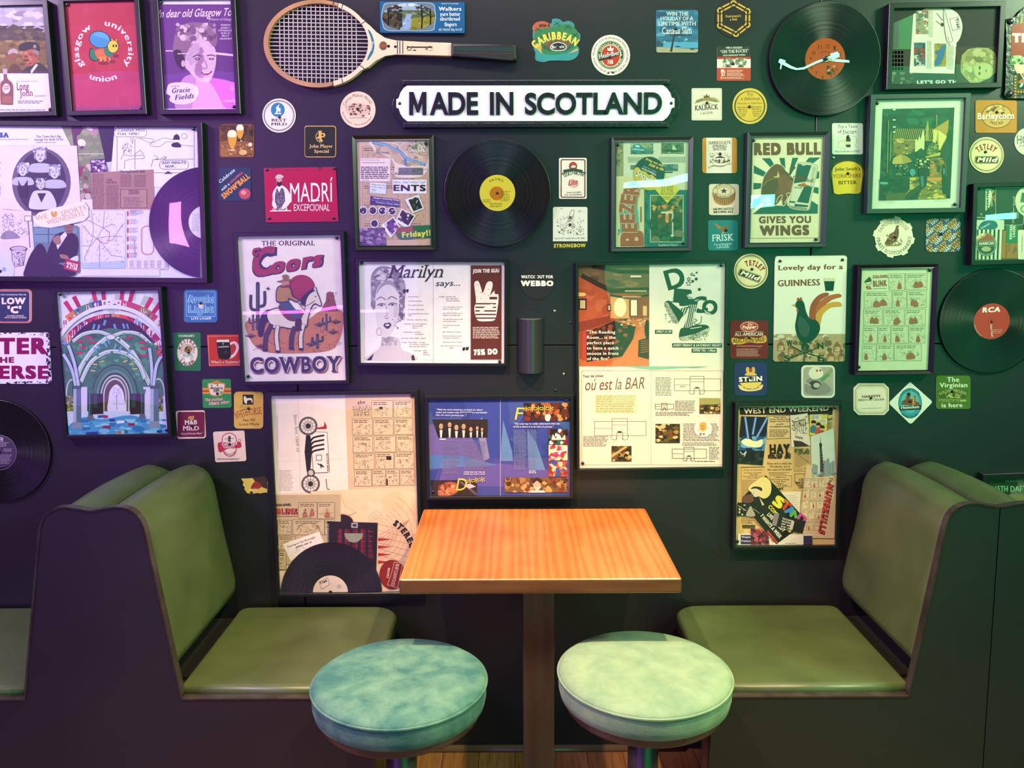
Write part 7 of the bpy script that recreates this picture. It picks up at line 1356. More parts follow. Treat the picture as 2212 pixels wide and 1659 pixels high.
frame('framed white poster with a blonde woman portrait and a dark red hand panel', tF, [(995, 597), (2128, 600), (2124, 1385), (1008, 1385)], .009, 'ece6ea', art_says, [(1016, 608), (2090, 1374)], .022)
def art_benz(s):
    s.part('car_drawing'); s.P([(140, 108), (632, 100), (655, 730), (165, 760)], 'f0dcd2'); s.T('Blitzen Benz', 290, 236, 302, 362, 20, '6a5c5c', .0); s.T('1909·10', 300, 380, 308, 478, 20, '6a5c5c', .0, 0, .2); s.L([(170, 545), (640, 525)], 2, 'd8c0b4'); s.L([(318, 100), (335, 740)], 2, 'b8a8a4'); s.G(195, 600, 290, 740, 16, '8a7a78', .3); s.L([(180, 240), (186, 470)], 3, 'a89894')
    s.P([(372, 370), (400, 370), (412, 460), (400, 610), (376, 610), (362, 480)], '1e1a20'); s.P([(420, 360), (510, 350), (525, 610), (415, 620)], 'f2e2da'); s.L([(420, 345), (512, 350), (528, 610)], 3, '4a3c3c'); s.P([(440, 320), (490, 310), (494, 276), (510, 310), (508, 328), (445, 330)], 'b02c28')
    for i in range(4): s.L([(402, 408+i*30), (425, 384+i*30), (490, 370+i*30)], 12, '1c181e', sm=1)
    for x, y, r in ((386, 308, 62), (402, 692, 62)): s.E(x, y, r, '5a5254'); s.E(x, y, r*.78, 'e8d8d0'); [s.L([(x, y), (x+r*.76*math.cos(k*.524), y+r*.76*math.sin(k*.524))], 3, '5a5254') for k in range(12)]; s.E(x, y, r*.28, '2c262a'); s.O(x, y, r*.5, 4, '8a7c7c')
    s.E(405, 618, 26, '3a3436'); s.E(405, 618, 18, 'c8b8b0'); s.B(440, 500, 475, 535, 3, '5a5050'); s.T('BLITZEN BENZ', 505, 492, 512, 612, 13, '8a4c48', .02); s.L([(412, 500), (420, 620), (520, 615)], 3, '4a3c3c'); s.L([(505, 660), (512, 720), (528, 728)], 4, '3a3030', sm=1); s.L([(450, 558), (490, 580), (470, 560), (472, 585)], 6, '1c181e')
    s.part('comic_page'); s.P([(632, 100), (1098, 90), (1112, 712), (655, 738)], 'd6b494'); s.T('the', 712, 166, 762, 160, 26, '3a2c28', .03, 0, .3)
    for d, c, wt in ((0, '3a2c28', .10), (0, 'e0c4a8', .02)): s.T('BANANA', 684, 210, 800, 204, 36, c, wt); s.T('BUNCH', 690, 246, 796, 242, 36, c, wt)
    for x0, y0, x1, y1 in ((808, 140, 948, 252), (954, 138, 1076, 250), (680, 260, 812, 368), (820, 262, 950, 368), (958, 258, 1080, 364), (684, 376, 814, 484), (824, 374, 966, 480), (972, 370, 1084, 476), (690, 490, 824, 594), (834, 486, 954, 592), (960, 484, 1088, 590), (694, 602, 806, 708), (812, 600, 898, 704), (904, 598, 990, 702), (996, 596, 1092, 700)): s.comic(x0, y0, x1, y1, '3a2c28', 'dcbc9e', None, 18, 2.2)
    s.R(858, 180, 880, 196, '2a2020'); s.R(905, 508, 938, 534, '2a2020'); s.R(905, 660, 915, 702, '2a2020')
    s.part('old_label'); s.P([(400, 742), (1115, 708), (1125, 1410), (600, 1415)], 'e8c8a4'); s.N(420, 745, 1110, 900, 10, ['e4c29c', 'eccfae'], 40, 80); s.O(835, 922, 46, 3, 'd89c84'); s.O(835, 922, 28, 3, 'd89c84'); s.O(835, 922, 12, 12, 'e0b098')
    for r in (90, 115, 140, 170, 200, 240, 280): s.O(835, 1020, r, 2, 'd0886c', a0=-60, a1=80)
    for k in range(6): s.L([(850, 960+k*40), (1080, 1010+k*44)], 2, 'c8745c'); s.L([(1060, 930), (860, 1180-k*30)], 2, 'd0907c')
    s.A('STEREO', 800, 1190, 268, 33, 78, 44, '2a2220', .08); [s.P([(850, 1050+k*50), (936, 1060+k*50), (850, 1072+k*50)], 'b02c24') for k in range(4)]
    s.P([(600, 770), (628, 838), (706, 880), (640, 905), (600, 960)], 'e8c8a4'); s.L([(600, 770), (628, 838), (706, 880), (650, 905)], 2, 'b8805c'); s.E(610, 950, 74, '1c1410', 55); s.O(610, 950, 78, 4, 'c8683c', 60)
    s.part('comic_sheet'); s.P([(170, 766), (602, 762), (604, 1200), (205, 1230), (190, 1100)], 'c0a684'); s.T('COLONEL', 178, 842, 272, 838, 17, '2c2420', .1)
    for d, c, wt in ((2, '1c1414', .13), (0, 'c0504c', .05)): s.T('BLINK', 180+d, 894+d, 312+d, 894+d, 40, c, wt)
    s.L([(180, 908), (316, 908)], 4, '6c2c28')
    for x0, y0, x1, y1 in ((322, 816, 444, 920), (450, 816, 562, 922), (184, 932, 274, 1030), (284, 930, 494, 1030), (498, 930, 560, 1030), (188, 1040, 300, 1130), (192, 1140, 240, 1260)): s.comic(x0, y0, x1, y1, '3a3226', 'c8ae8c', 'a86450' if y0 < 900 else None, 16, 2.4)
    s.O(389, 1010, 80, 4, '5c5040', 60, 190, 350)
    s.part('music_sheet'); s.P([(215, 1092), (460, 1008), (490, 1080), (270, 1205)], 'eadcd8'); s.T('Dancing In The Moonlight', 252, 1116, 436, 1050, 13, '2a2228', .04); s.G(300, 1085, 420, 1108, 1, '8a7c80', .4, -20); s.Q(290, 1100, 370, 1150, 10, '6a5c64', 2, .3)
    s.part('kilt_card'); s.P([(512, 940), (848, 950), (836, 1320), (520, 1320)], '161014'); s.P([(586, 990), (790, 990), (822, 1190), (568, 1160)], '4c1420')
    for k in range(6): s.R(596+k*36, 990, 602+k*36, 1180, '8a2438'); s.R(580, 1005+k*32, 815, 1011+k*32, '7a2034')
    for k in range(4): s.R(612+k*52, 990, 628+k*52, 1180, '1c1028')
    s.P([(625, 1020), (752, 1020), (744, 1052), (715, 1076), (690, 1082), (660, 1076), (634, 1052)], '8a8c80'); s.R(672, 950, 716, 984, '9a94a4'); s.R(682, 960, 706, 974, '1c161c'); [s.R(512, 958+k*14, 524, 964+k*14, 'a8a0a0', up=0) for k in range(9)]
    s.part('red_beer_mat'); s.E(944, 1294, 86, '5e1418', 98); s.E(944, 1294, 84, '8c1c20', 95); s.L([(958, 1210), (1012, 1222), (996, 1300), (980, 1382), (912, 1362), (938, 1290)], 3, 'e8c0a8', closed=1); s.T('BURTONWOOD', 968, 1222, 934, 1364, 26, 'f0d4c0', .02); s.T('BEERS', 915, 1250, 905, 1315, 15, 'f0d4c0', .04)
    s.part('record_half', (540, 1428)); s.P(ell(540, 1428, 338, 348, 60, 0, 184, 356)+[(872, 1400), (872, 1412), (205, 1412)], '140e14')
    s.part('record_label')
    s.P(ell(534, 1412, 116, 112, 40, 0, 180, 360), 'ead8cc'); s.E(534, 1408, 12, '1c1418', 8); s.P([(458, 1345), (514, 1315), (528, 1360), (476, 1390)], 'f0e2d8'); s.L([(458, 1345), (514, 1315), (528, 1360), (476, 1390)], 2.5, '2a2020', closed=1); s.T('Trax', 468, 1362, 512, 1340, 20, '1c1418', .05); s.G(578, 1360, 610, 1385, 4, '6a5a5a', .35, -25)
frame('tall framed collage with a vintage racing car drawing, behind the left of the table', tJ, [(140, 108), (1098, 90), (1122, 1405), (205, 1415)], .010, 'e4ccb4', art_benz, [(1075, 108)], .024)
def art_blue(s):
    s.N(1180, 125, 2130, 770, 30, ['34449a', '2c3c8c', '40509c'], 70, 150, .8)
    for p, c in (([(1182, 300), (1400, 280), (1500, 430), (1560, 560), (1182, 600)], '6a5ca4'), ([(1290, 540), (1700, 560), (1980, 600), (2125, 600), (2125, 720), (1250, 700)], '5a50a4'), ([(1500, 300), (1540, 250), (1590, 520), (1550, 540)], '8a84b4'), ([(1680, 270), (1740, 480), (1745, 540), (1660, 540)], '5c84bc'), ([(1840, 330), (1900, 420), (1960, 600), (1850, 600)], '5c84bc'), ([(1182, 500), (1440, 510), (1640, 570), (1182, 590)], '4c74b8'), ([(1810, 130), (2125, 140), (2125, 350), (1900, 200)], '3a5a9c')): s.P(p, c)
    s.L([(1662, 126), (1662, 770)], 3, 'b8b4d4')
    for i, t_ in enumerate(('"With the strict insistence on black tie, dinner', 'jacket and couples only, D*** F***** is a worthwhile', 'relic of a more gracious age..."')): s.T(t_, 1238-i*3, 204+i*18, (1545, 1572, 1434)[i], 206+i*18, 11, 'dcd8f0', .03, 0, .2)
    s.P([(1208, 264), (1578, 264), (1578, 384), (1250, 386)], '2a1e20'); s.extra = [(1208, 264), (1578, 264), (1578, 384), (1250, 386)]
    for x, y, r in ((1268, 310, 24), (1325, 300, 22), (1370, 318, 24), (1418, 312, 24), (1466, 330, 20), (1508, 322, 16), (1540, 330, 14)): s.S([(x-r*1.3, 390), (x-r, y+r*1.1), (x+r, y+r*1.1), (x+r*1.3, 390)], '141014'); s.P([(x-r*.4, y+r), (x+r*.4, y+r), (x+r*.2, 390), (x-r*.2, 390)], 'd8ccc8'); face(s, x, y, r*.8, 'c89c80', '2a1c18', '3a2420')
    s.extra = None; s.R(1258, 392, 1300, 400, 'd8d0e4'); s.G(1280, 405, 1395, 630, 26, '8c84b4', .3, rag=.15); s.G(1418, 405, 1575, 605, 24, '8c84b4', .3, rag=.15); s.G(1418, 608, 1572, 634, 2, 'dcd4ec', .4)
    s.P([(1200, 668), (1506, 666), (1506, 770), (1205, 772)], '1e1820'); s.S([(1250, 770), (1260, 710), (1310, 680), (1370, 690), (1380, 740), (1330, 770)], 'a8563c'); s.N(1250, 690, 1375, 765, 20, ['c8744c', '7c3424', 'd89468'], 8, 20); s.L([(1400, 680), (1500, 760)], 14, '5c5468'); s.P([(1420, 700), (1460, 690), (1500, 710), (1455, 725)], 'c0b8c4')
    s.T('D', 1366, 736, 1432, 736, 80, 'e4c84c', .0, 0, .2); s.T('***', 1445, 716, 1564, 702, 56, 'e4c84c', .0)
    s.T('F', 1756, 266, 1804, 266, 80, 'e4c84c', .0, 0, .2); s.R(1818, 154, 2122, 276, '3a201c'); s.N(1818, 154, 2120, 276, 50, ['7a2c1c', '1c1414', 'a85c2c', '5c2418', 'c88a54'], 10, 30); s.S([(1958, 240), (1975, 228), (1996, 240), (1985, 275), (1962, 270)], 'e8e0d0'); s.T('*****', 1815, 236, 2014, 232, 56, 'e4c84c', .0)
    s.T('"The only way to really understand what any', 1752, 299, 2054, 298, 12, 'e4e0f0', .02, 0, .2); s.T('of this is about is to be there in person."', 1746, 318, 2012, 318, 12, 'e4e0f0', .02, 0, .2)
    s.G(1750, 332, 1834, 600, 34, '8c94c4', .3, rag=.1); s.G(1842, 332, 1905, 590, 32, '8c94c4', .3, rag=.1); s.G(1850, 602, 1910, 624, 2, 'dcd8f0', .5)
    for y0, cols in ((328, ['7c241c', '1c1414', 'e8e4d8', '2c5c4c']), (434, ['e8dc9c', 'd8487c', 'f0e8e4', 'b0345c']), (542, ['b8503c', '2c4c9c', 'e0c8a8', '8c2c2c'])): s.R(1982, y0, 2108, y0+102, cols[0]); s.N(1982, y0, 2108, y0+102, 40, cols, 7, 22)
    s.P([(2000, 400), (2010, 362), (2030, 392), (2050, 360), (2070, 392), (2090, 364), (2094, 400)], 'ece6d8')
    s.R(1690, 650, 2110, 748, '7a5230'); s.N(1690, 650, 2110, 748, 60, ['a87844', '5c3820', 'c89c60', '3c2418', '8c3020'], 9, 26); s.E(1905, 690, 26, 'd0b090', 32); s.S([(1870, 670), (1905, 650), (1940, 668), (1930, 690), (1905, 672), (1880, 690)], '241c20'); s.S([(1880, 705), (1905, 740), (1935, 705), (1905, 715)], 'd8ccc0'); s.P([(1862, 735), (1950, 735), (1960, 750), (1850, 750)], 'e0d8cc')
frame('wide framed blue magazine spread with gold asterisk lettering, just above the table', tJ, [(1182, 127), (2122, 125), (2125, 768), (1195, 772)], .010, '34449a', art_blue, [(2098, 137), (1216, 745)], .022)
def art_disco(s):
    s.part('reading_room_photo'); R_ = [(95, 112), (618, 108), (616, 850), (106, 858)]; s.P(R_, 'a04428'); s.extra = R_
    s.P([(95, 112), (618, 108), (618, 340), (330, 310), (95, 190)], '6a5234'); s.N(95, 110, 615, 300, 30, ['7c5c38', '5a4630', '8a6a40', '4c3c2a'], 24, 60, .4)
    for p, w_ in (([(130, 190), (340, 300), (616, 290)], 34), ([(200, 120), (400, 160), (616, 160)], 26), ([(330, 330), (480, 355), (616, 330)], 16)): s.L(p, w_, '2e2018')
    s.R(480, 186, 560, 200, 'f0dcb0'); s.R(440, 296, 600, 304, 'e0bc88'); s.R(420, 340, 560, 346, 'e0bc88')
    s.P([(95, 190), (330, 320), (335, 500), (95, 540)], 'b4502c'); s.N(100, 260, 330, 500, 14, ['b8542e', 'c0623a', 'a84a28'], 30, 60); s.P([(335, 340), (470, 360), (470, 500), (335, 500)], 'd89858'); s.E(405, 420, 46, 'f0e0ac', 70); s.P([(470, 350), (618, 340), (618, 520), (470, 500)], '8a3820'); s.R(484, 366, 528, 480, 'f0e4c0'); s.B(480, 360, 532, 484, 6, '4c2014'); s.R(572, 410, 600, 480, 'e0b878'); s.R(100, 355, 160, 438, '2a1812'); s.R(112, 368, 150, 428, 'd0b088'); s.R(312, 398, 338, 448, '2a1812'); s.R(318, 406, 332, 440, 'd8b888'); s.E(120, 325, 36, 'f0c070', 14)
    s.P([(95, 530), (330, 480), (340, 520), (95, 600)], '8a3420'); s.P([(250, 560), (480, 500), (616, 500), (616, 850), (106, 858), (106, 800), (400, 760)], 'c06030'); s.P([(420, 780), (560, 560), (616, 600), (616, 850), (300, 850)], 'cc7040')
    s.P([(160, 600), (360, 520), (520, 560), (500, 650), (420, 780), (160, 820)], '26120e'); s.N(170, 540, 510, 760, 50, ['3a1a14', '5c2418', '1c0e0c', '7a3420', '8a4028'], 12, 30, .7, [(160, 600), (360, 520), (520, 560), (500, 650), (420, 780), (160, 820)]); s.N(330, 495, 600, 560, 30, ['5c2a1c', 'c89c68', '3a1c14', 'e0b880'], 7, 18, .5); s.P([(540, 660), (616, 640), (616, 800), (536, 780)], '38140e'); [s.L([(556, 670+k*16), (610, 662+k*16)], 4, 'b86a44') for k in range(6)]; s.E(604, 580, 20, '26120e', 70)
    s.extra = None; s.R(126, 600, 156, 808, 'b83a34')
    for i, (t_, w_) in enumerate((('"The Reading', 206), ('Room... is the', 208), ('perfect place', 196), ('to have a quick', 232), ('snooze in front', 230), ('of the fire"', 162))): s.T(t_, 163, 612+i*39, 163+w_, 612+i*39, 24, 'f0e8d0', .03)
    s.part('dance_flyer'); s.P([(618, 108), (1168, 100), (1160, 870), (620, 850)], 'ece6cc')
    s.T('D', 764, 296, 886, 262, 148, '1c2420', .035); s.T('I', 822, 386, 868, 390, 104, '1c2420', .07, 1); s.T('S', 850, 414, 940, 398, 108, '1c2420', .05); s.T('C', 944, 466, 1042, 456, 120, '1c2420', .05); s.T('O', 1010, 472, 1110, 474, 106, '1c2420', .05)
    for k in range(5): s.L([(895+k*12, 330-k*3), (912+k*11, 360-k*2)], 5, 'ece6cc'); s.L([(950, 372+k*15), (978, 362+k*15)], 5, 'ece6cc'); s.L([(1022+k*11, 440+k*6), (1036+k*9, 470+k*2)], 4, 'ece6cc')
    s.P([(905, 380), (975, 380), (945, 470), (930, 580), (868, 570), (905, 470)], '1c2420'); [s.L([(915+k*14, 400), (882+k*13, 568)], 5, 'ece6cc') for k in range(5)]; s.P([(840, 430), (920, 410), (880, 470), (820, 500)], '1c2420'); [s.L([(850+k*18, 425), (830+k*16, 490)], 6, 'ece6cc') for k in range(4)]
    s.P(spl([(728, 390), (760, 370), (800, 400), (835, 430), (870, 470), (850, 500), (820, 540), (780, 500), (745, 440)]), '1c2420', 2); s.P(spl([(730, 400), (752, 385), (790, 450), (830, 520), (815, 540), (770, 490)]), 'a8a890', 2); s.Q(735, 395, 825, 535, 40, '1c2420', 3, .25)
    s.P(spl([(836, 640), (850, 575), (900, 570), (960, 548), (1040, 550), (1058, 580), (1040, 610), (960, 645), (870, 664)]), '1c2420', 2); s.P(spl([(838, 640), (870, 632), (960, 610), (1052, 570), (1056, 592), (1030, 618), (950, 650), (870, 664)]), 'bcbca0', 2); s.Q(845, 600, 1050, 660, 70, '1c2420', 3, .12); s.L([(920, 575), (1000, 562)], 5, 'ece6cc')
    for x, y, r in ((965, 165, 7), (948, 186, 6), (962, 212, 11), (936, 228, 10), (985, 288, 11)): s.E(x, y, r, '1c2420')
    for x, y, r in ((930, 178, 12), (908, 212, 15), (906, 244, 20)): s.L([(x+(r if i % 2 == 0 else r*.45)*math.sin(i*.628), y-(r if i % 2 == 0 else r*.45)*math.cos(i*.628)) for i in range(10)], 3, '1c2420', closed=1)
    s.L([(950, 505), (968, 515), (945, 530), (960, 545)], 4, '1c2420', sm=1); s.L([(1000, 485), (995, 530), (960, 545)], 4, '1c2420', sm=1); s.L([(790, 350), (805, 360), (795, 380)], 3, '1c2420')
    for x0, y0, x1, y1, t_ in ((660, 584, 786, 612, 'ONLY £1.50'), (786, 682, 1150, 712, 'EVERY FRIDAY & SATURDAY NIGHT'), (928, 722, 1112, 750, 'OPEN TILL 1.00am')): s.R(x0, y0, x1, y1, '1c2018'); s.T(t_, x0+8, y1-6, x1-10, y1-6, 18, 'f0ecd4', .03, 0, .25)
    s.part('tour_spread'); s.P([(104, 852), (1160, 868), (1155, 1590), (108, 1596)], 'ecdcc8'); s.P([(104, 852), (440, 855), (640, 880), (1060, 852), (620, 850)], '8ab49c'); s.L(rrect(122, 884, 1158, 1572, 14), 3, '8a6a6c', closed=1); s.L([(632, 870), (632, 1572)], 3, 'b09a90')
    s.T('Tour de Union', 134, 934, 280, 930, 20, '2a2424', .05); s.T('oú est la BAR', 145, 1028, 582, 1014, 84, '702c28', .0, 0, .2); s.R(220, 1058, 530, 1196, 'f0dca8'); s.G(228, 1064, 522, 1192, 10, '8c7448', .35, rag=.08)
    def plan(x, y, w_, h):
        c = '4a4040'
        for a in ([(x, y), (x+w_, y), (x+w_, y+h), (x, y+h)], [(x+w_*.34, y-h*.2), (x+w_*.64, y-h*.2), (x+w_*.64, y+h), (x+w_*.34, y+h)]): s.L(a, 3, c, closed=1)
        s.L([(x, y+h*.5), (x+w_*.34, y+h*.5)], 2, c); s.L([(x+w_*.34, y+h*.25), (x+w_*.64, y+h*.25)], 2, c); s.O(x+w_*.38, y+h*1.05, h*.26, 3, c, None, 20, 200, n=14); s.O(x+w_*.59, y+h*1.05, h*.26, 3, c, None, -20, 160, n=14); s.L([(x+w_*.43, y+h*1.3), (x+w_*.43, y+h*.8), (x+w_*.55, y+h*.8), (x+w_*.55, y+h*1.3)], 3, c); s.R(x+w_*.45, y+h*.68, x+w_*.53, y+h*.82, c)
    plan(218, 1254, 376, 104); plan(802, 942, 338, 88); plan(662, 1128, 136, 36); plan(786, 1456, 250, 68); s.T('BEER BAR', 846, 1002, 880, 1001, 6, 'a03c34', .06)
    s.G(135, 1360, 330, 1440, 8, '5c5050', .3); s.G(664, 930, 782, 1068, 13, '5c5050', .3, rag=.1); s.G(664, 1184, 950, 1214, 3, '5c5050', .35); s.G(806, 1100, 960, 1180, 8, '5c5050', .3, rag=.1); s.G(866, 1268, 1130, 1400, 12, '5c5050', .3, rag=.1); s.G(860, 1406, 1130, 1434, 3, '5c5050', .3); s.G(1056, 1440, 1132, 1535, 9, '5c5050', .3); s.G(950, 1540, 1130, 1552, 1, '5c5050', .4)
    for x0, y0, x1, y1 in ((342, 1434, 488, 1548), (986, 1084, 1138, 1198), (664, 1272, 842, 1412)): s.R(x0, y0, x1, y1, '3a2c14'); s.N(x0, y0, x1, y1, 46, ['6a5424', '201810', 'a88a4c', '8c3c20', '4c3c1c', 'd0b878'], 8, 24, .7)
    s.R(988, 1086, 1136, 1130, 'a89048', up=1); s.P([(342, 1500), (440, 1436), (460, 1440), (345, 1520)], 'c0a868'); s.part('round_sticker'); s.E(1012, 1306, 66, 'eeeadc', 64); s.S([(988, 1266), (1034, 1264), (1030, 1320), (992, 1320)], 'e0a850'); s.E(1002, 1288, 3, '6a3c20', 5); s.E(1018, 1288, 3, '6a3c20', 5); s.L([(1000, 1302), (1011, 1309), (1022, 1302)], 3, '6a3c20', sm=1); s.L([(990, 1300), (974, 1320), (990, 1328)], 4, 'd0a060'); s.L([(1032, 1300), (1052, 1304)], 4, 'd0a060'); s.R(986, 1338, 1000, 1358, 'b0583c', 20); s.R(1010, 1340, 1024, 1354, 'b0583c', -20)
frame('big framed poster with a red pub room photo, dancing shoes and floor plans', tK, [(95, 112), (1168, 100), (1155, 1585), (108, 1595)], .008, 'ecdfc8', art_disco, [(1143, 113), (131, 1560)], .022)
def art_beez(s):
    s.part('train_page'); s.R(120, 150, 1090, 620, 'c8d0a8'); s.R(130, 160, 226, 620, '8a8a5c'); s.N(130, 190, 226, 480, 30, ['6a5c34', 'a09c6c', '8c5c34', '4c4c2c'], 8, 22)
    s.R(320, 182, 622, 328, '6a7a5c'); s.N(320, 182, 622, 240, 14, ['8c9c74', 'a0ac84'], 18, 40); s.P(spl([(350, 300), (345, 230), (380, 195), (440, 195), (500, 250), (620, 285), (620, 300), (480, 305), (380, 312)]), '2c7c80'); s.R(385, 205, 440, 235, 'b8d0b8', 8); s.R(345, 260, 500, 270, 'c8d8b8', 6); s.N(320, 290, 622, 328, 14, ['3c4c3c', '54644c'], 14, 30, .5)
    s.R(728, 178, 1028, 322, '4c6444'); s.N(728, 178, 1028, 240, 20, ['3c5438', '5c744c', '2c4430'], 14, 32); s.P([(870, 270), (885, 195), (930, 262), (925, 272)], 'b8c898'); s.S([(750, 280), (800, 262), (980, 275), (990, 290), (860, 300)], '2c3c28'); s.N(740, 295, 1020, 322, 10, ['7c8c64', '8c9c74'], 14, 30, .4)
    s.G(285, 362, 620, 440, 10, '6a7a5c', .3, rag=.05); s.G(695, 358, 1060, 440, 10, '6a7a5c', .3, rag=.05); s.R(760, 460, 950, 550, '4c6a64'); s.N(760, 460, 940, 545, 16, ['6c8c84', '3c5450'], 14, 30); s.R(320, 470, 420, 530, '5c6c58'); s.R(770, 558, 880, 574, '26302c')
    s.part('comic_cover'); s.P([(120, 620), (500, 640), (505, 1560), (120, 1560)], 'd0c88c'); s.P(spl([(170, 1050), (195, 900), (260, 760), (330, 700), (470, 700), (440, 840), (415, 1000), (430, 1180), (440, 1340), (410, 1380), (200, 1390), (180, 1250)]), '5ca08c'); s.T('THE', 176, 1400, 176, 1325, 22, '1c2018', .08)
    n_ = [('B', 1530, 1355, 310), ('E', 1345, 1240, 205), ('E', 1228, 1130, 195), ('Z', 1110, 1000, 200), ('E', 985, 880, 205), ('R', 862, 740, 210)]
    for k, (ch, ya, yb, h) in enumerate(n_):
        x = (495, 410, 380, 365, 390, 435)[k]
        for d, c, wt in ((7, '3a1c14', .10), (4, 'd8b88c', .10), (0, '9a3c24', .06)): s.T(ch, x+d, ya+d-(4 if d else 0), x+d-(0 if k < 3 else -12), yb+d+4, h, c, wt)
    s.G(452, 920, 466, 1330, 1, '4c4c34', .5)
    s.part('book_cover'); s.P([(505, 800), (1085, 800), (1070, 1560), (505, 1560)], '1f5a54'); s.N(505, 800, 575, 1560, 20, ['2c6c60', '184a44'], 14, 40, 2); s.R(580, 868, 1022, 1494, 'd0d4b0'); q = [(588, 876), (1014, 876), (1014, 1486), (588, 1486)]; s.P(q, '3a3c24'); s.N(588, 876, 1014, 1100, 60, ['2c4c30', '1c3420', '5c6c34', '8c7c44', '4c5c2c'], 20, 50); s.N(600, 1000, 900, 1240, 30, ['b85c24', 'd07c34', '9c4820', 'c8a050'], 18, 44)
    s.P([(560, 1240), (680, 1000), (690, 1250), (640, 1320), (588, 1330)], '2a3420'); s.N(588, 1260, 1014, 1486, 60, ['243c28', '1c2c20', '3c5c40', '2c4c3c', '14201a'], 18, 48); s.P([(735, 1090), (880, 1090), (870, 1120), (720, 1112)], 'd8d0a8'); s.P([(750, 1110), (785, 1110), (775, 1300), (735, 1310)], '4c3420'); s.P([(830, 1110), (868, 1115), (850, 1310), (820, 1300)], '4c3420'); s.R(870, 1110, 888, 1400, 'c0c4a8'); s.P([(862, 1390), (890, 1390), (896, 1420), (850, 1416)], 'd0d4b8')
    for x, y, r in ((650, 1450, 60), (960, 1380, 70), (930, 1200, 60)): s.S([(x-r, y+r*.4), (x-r*.6, y-r*.5), (x+r*.3, y-r*.6), (x+r, y), (x+r*.8, y+r*.6)], '6a6448' if y > 1300 else '20301c')
    s.T('Kathleen Meyer', 694, 1546, 950, 1540, 24, 'd0dcc4', 0, 1)
    s.part('diamond_sticker'); s.P([(808, 622), (965, 805), (808, 978), (645, 795)], 'cfc23c')
    for t_, a, b, y, h in (('3rd', 790, 830, 668, 16), ('Edition', 760, 850, 692, 16), ('HOW', 748, 858, 740, 36), ('TO SHIT', 712, 890, 786, 34), ('IN THE', 730, 884, 826, 34), ('WOODS', 716, 896, 868, 34)): s.T(t_, a, y, b, y, h, '2a2a14', 0, 1)
    s.G(745, 884, 872, 932, 4, '4c4a20', .4)
    s.part('round_mat'); s.E(570, 580, 203, '1c2430', 222); s.P(spl([(375, 520), (420, 500), (460, 540), (520, 560), (560, 600), (610, 600), (660, 650), (720, 680), (745, 700), (700, 760), (620, 800), (520, 795), (420, 730), (372, 640)]), 'c8b02c'); s.T('Bring out the', 520, 400, 738, 492, 30, 'd0b83c', .06, 0, .2); s.T('FUN in life', 560, 480, 750, 548, 36, 'd0b83c', .07, 0, .2); s.T('with the original', 490, 490, 660, 566, 13, 'c8ccb8', .02); s.T('GOLDWELL', 466, 522, 656, 612, 24, 'e8e8d8', .04, 1)
    for d, c, wt in ((0, '6a6a3c', .11), (0, 'e4e0b0', .03)): s.T('Snowball', 385, 610, 668, 752, 88, c, wt)
frame('framed collage with a round blue-and-yellow mat and an upright red word', tN, [(132, 165), (1085, 155), (1065, 1550), (122, 1560)], .0135, 'c4cc9c', art_beez, [(152, 200), (1022, 1508)], .024, prof=1, mat='framegreenlit')
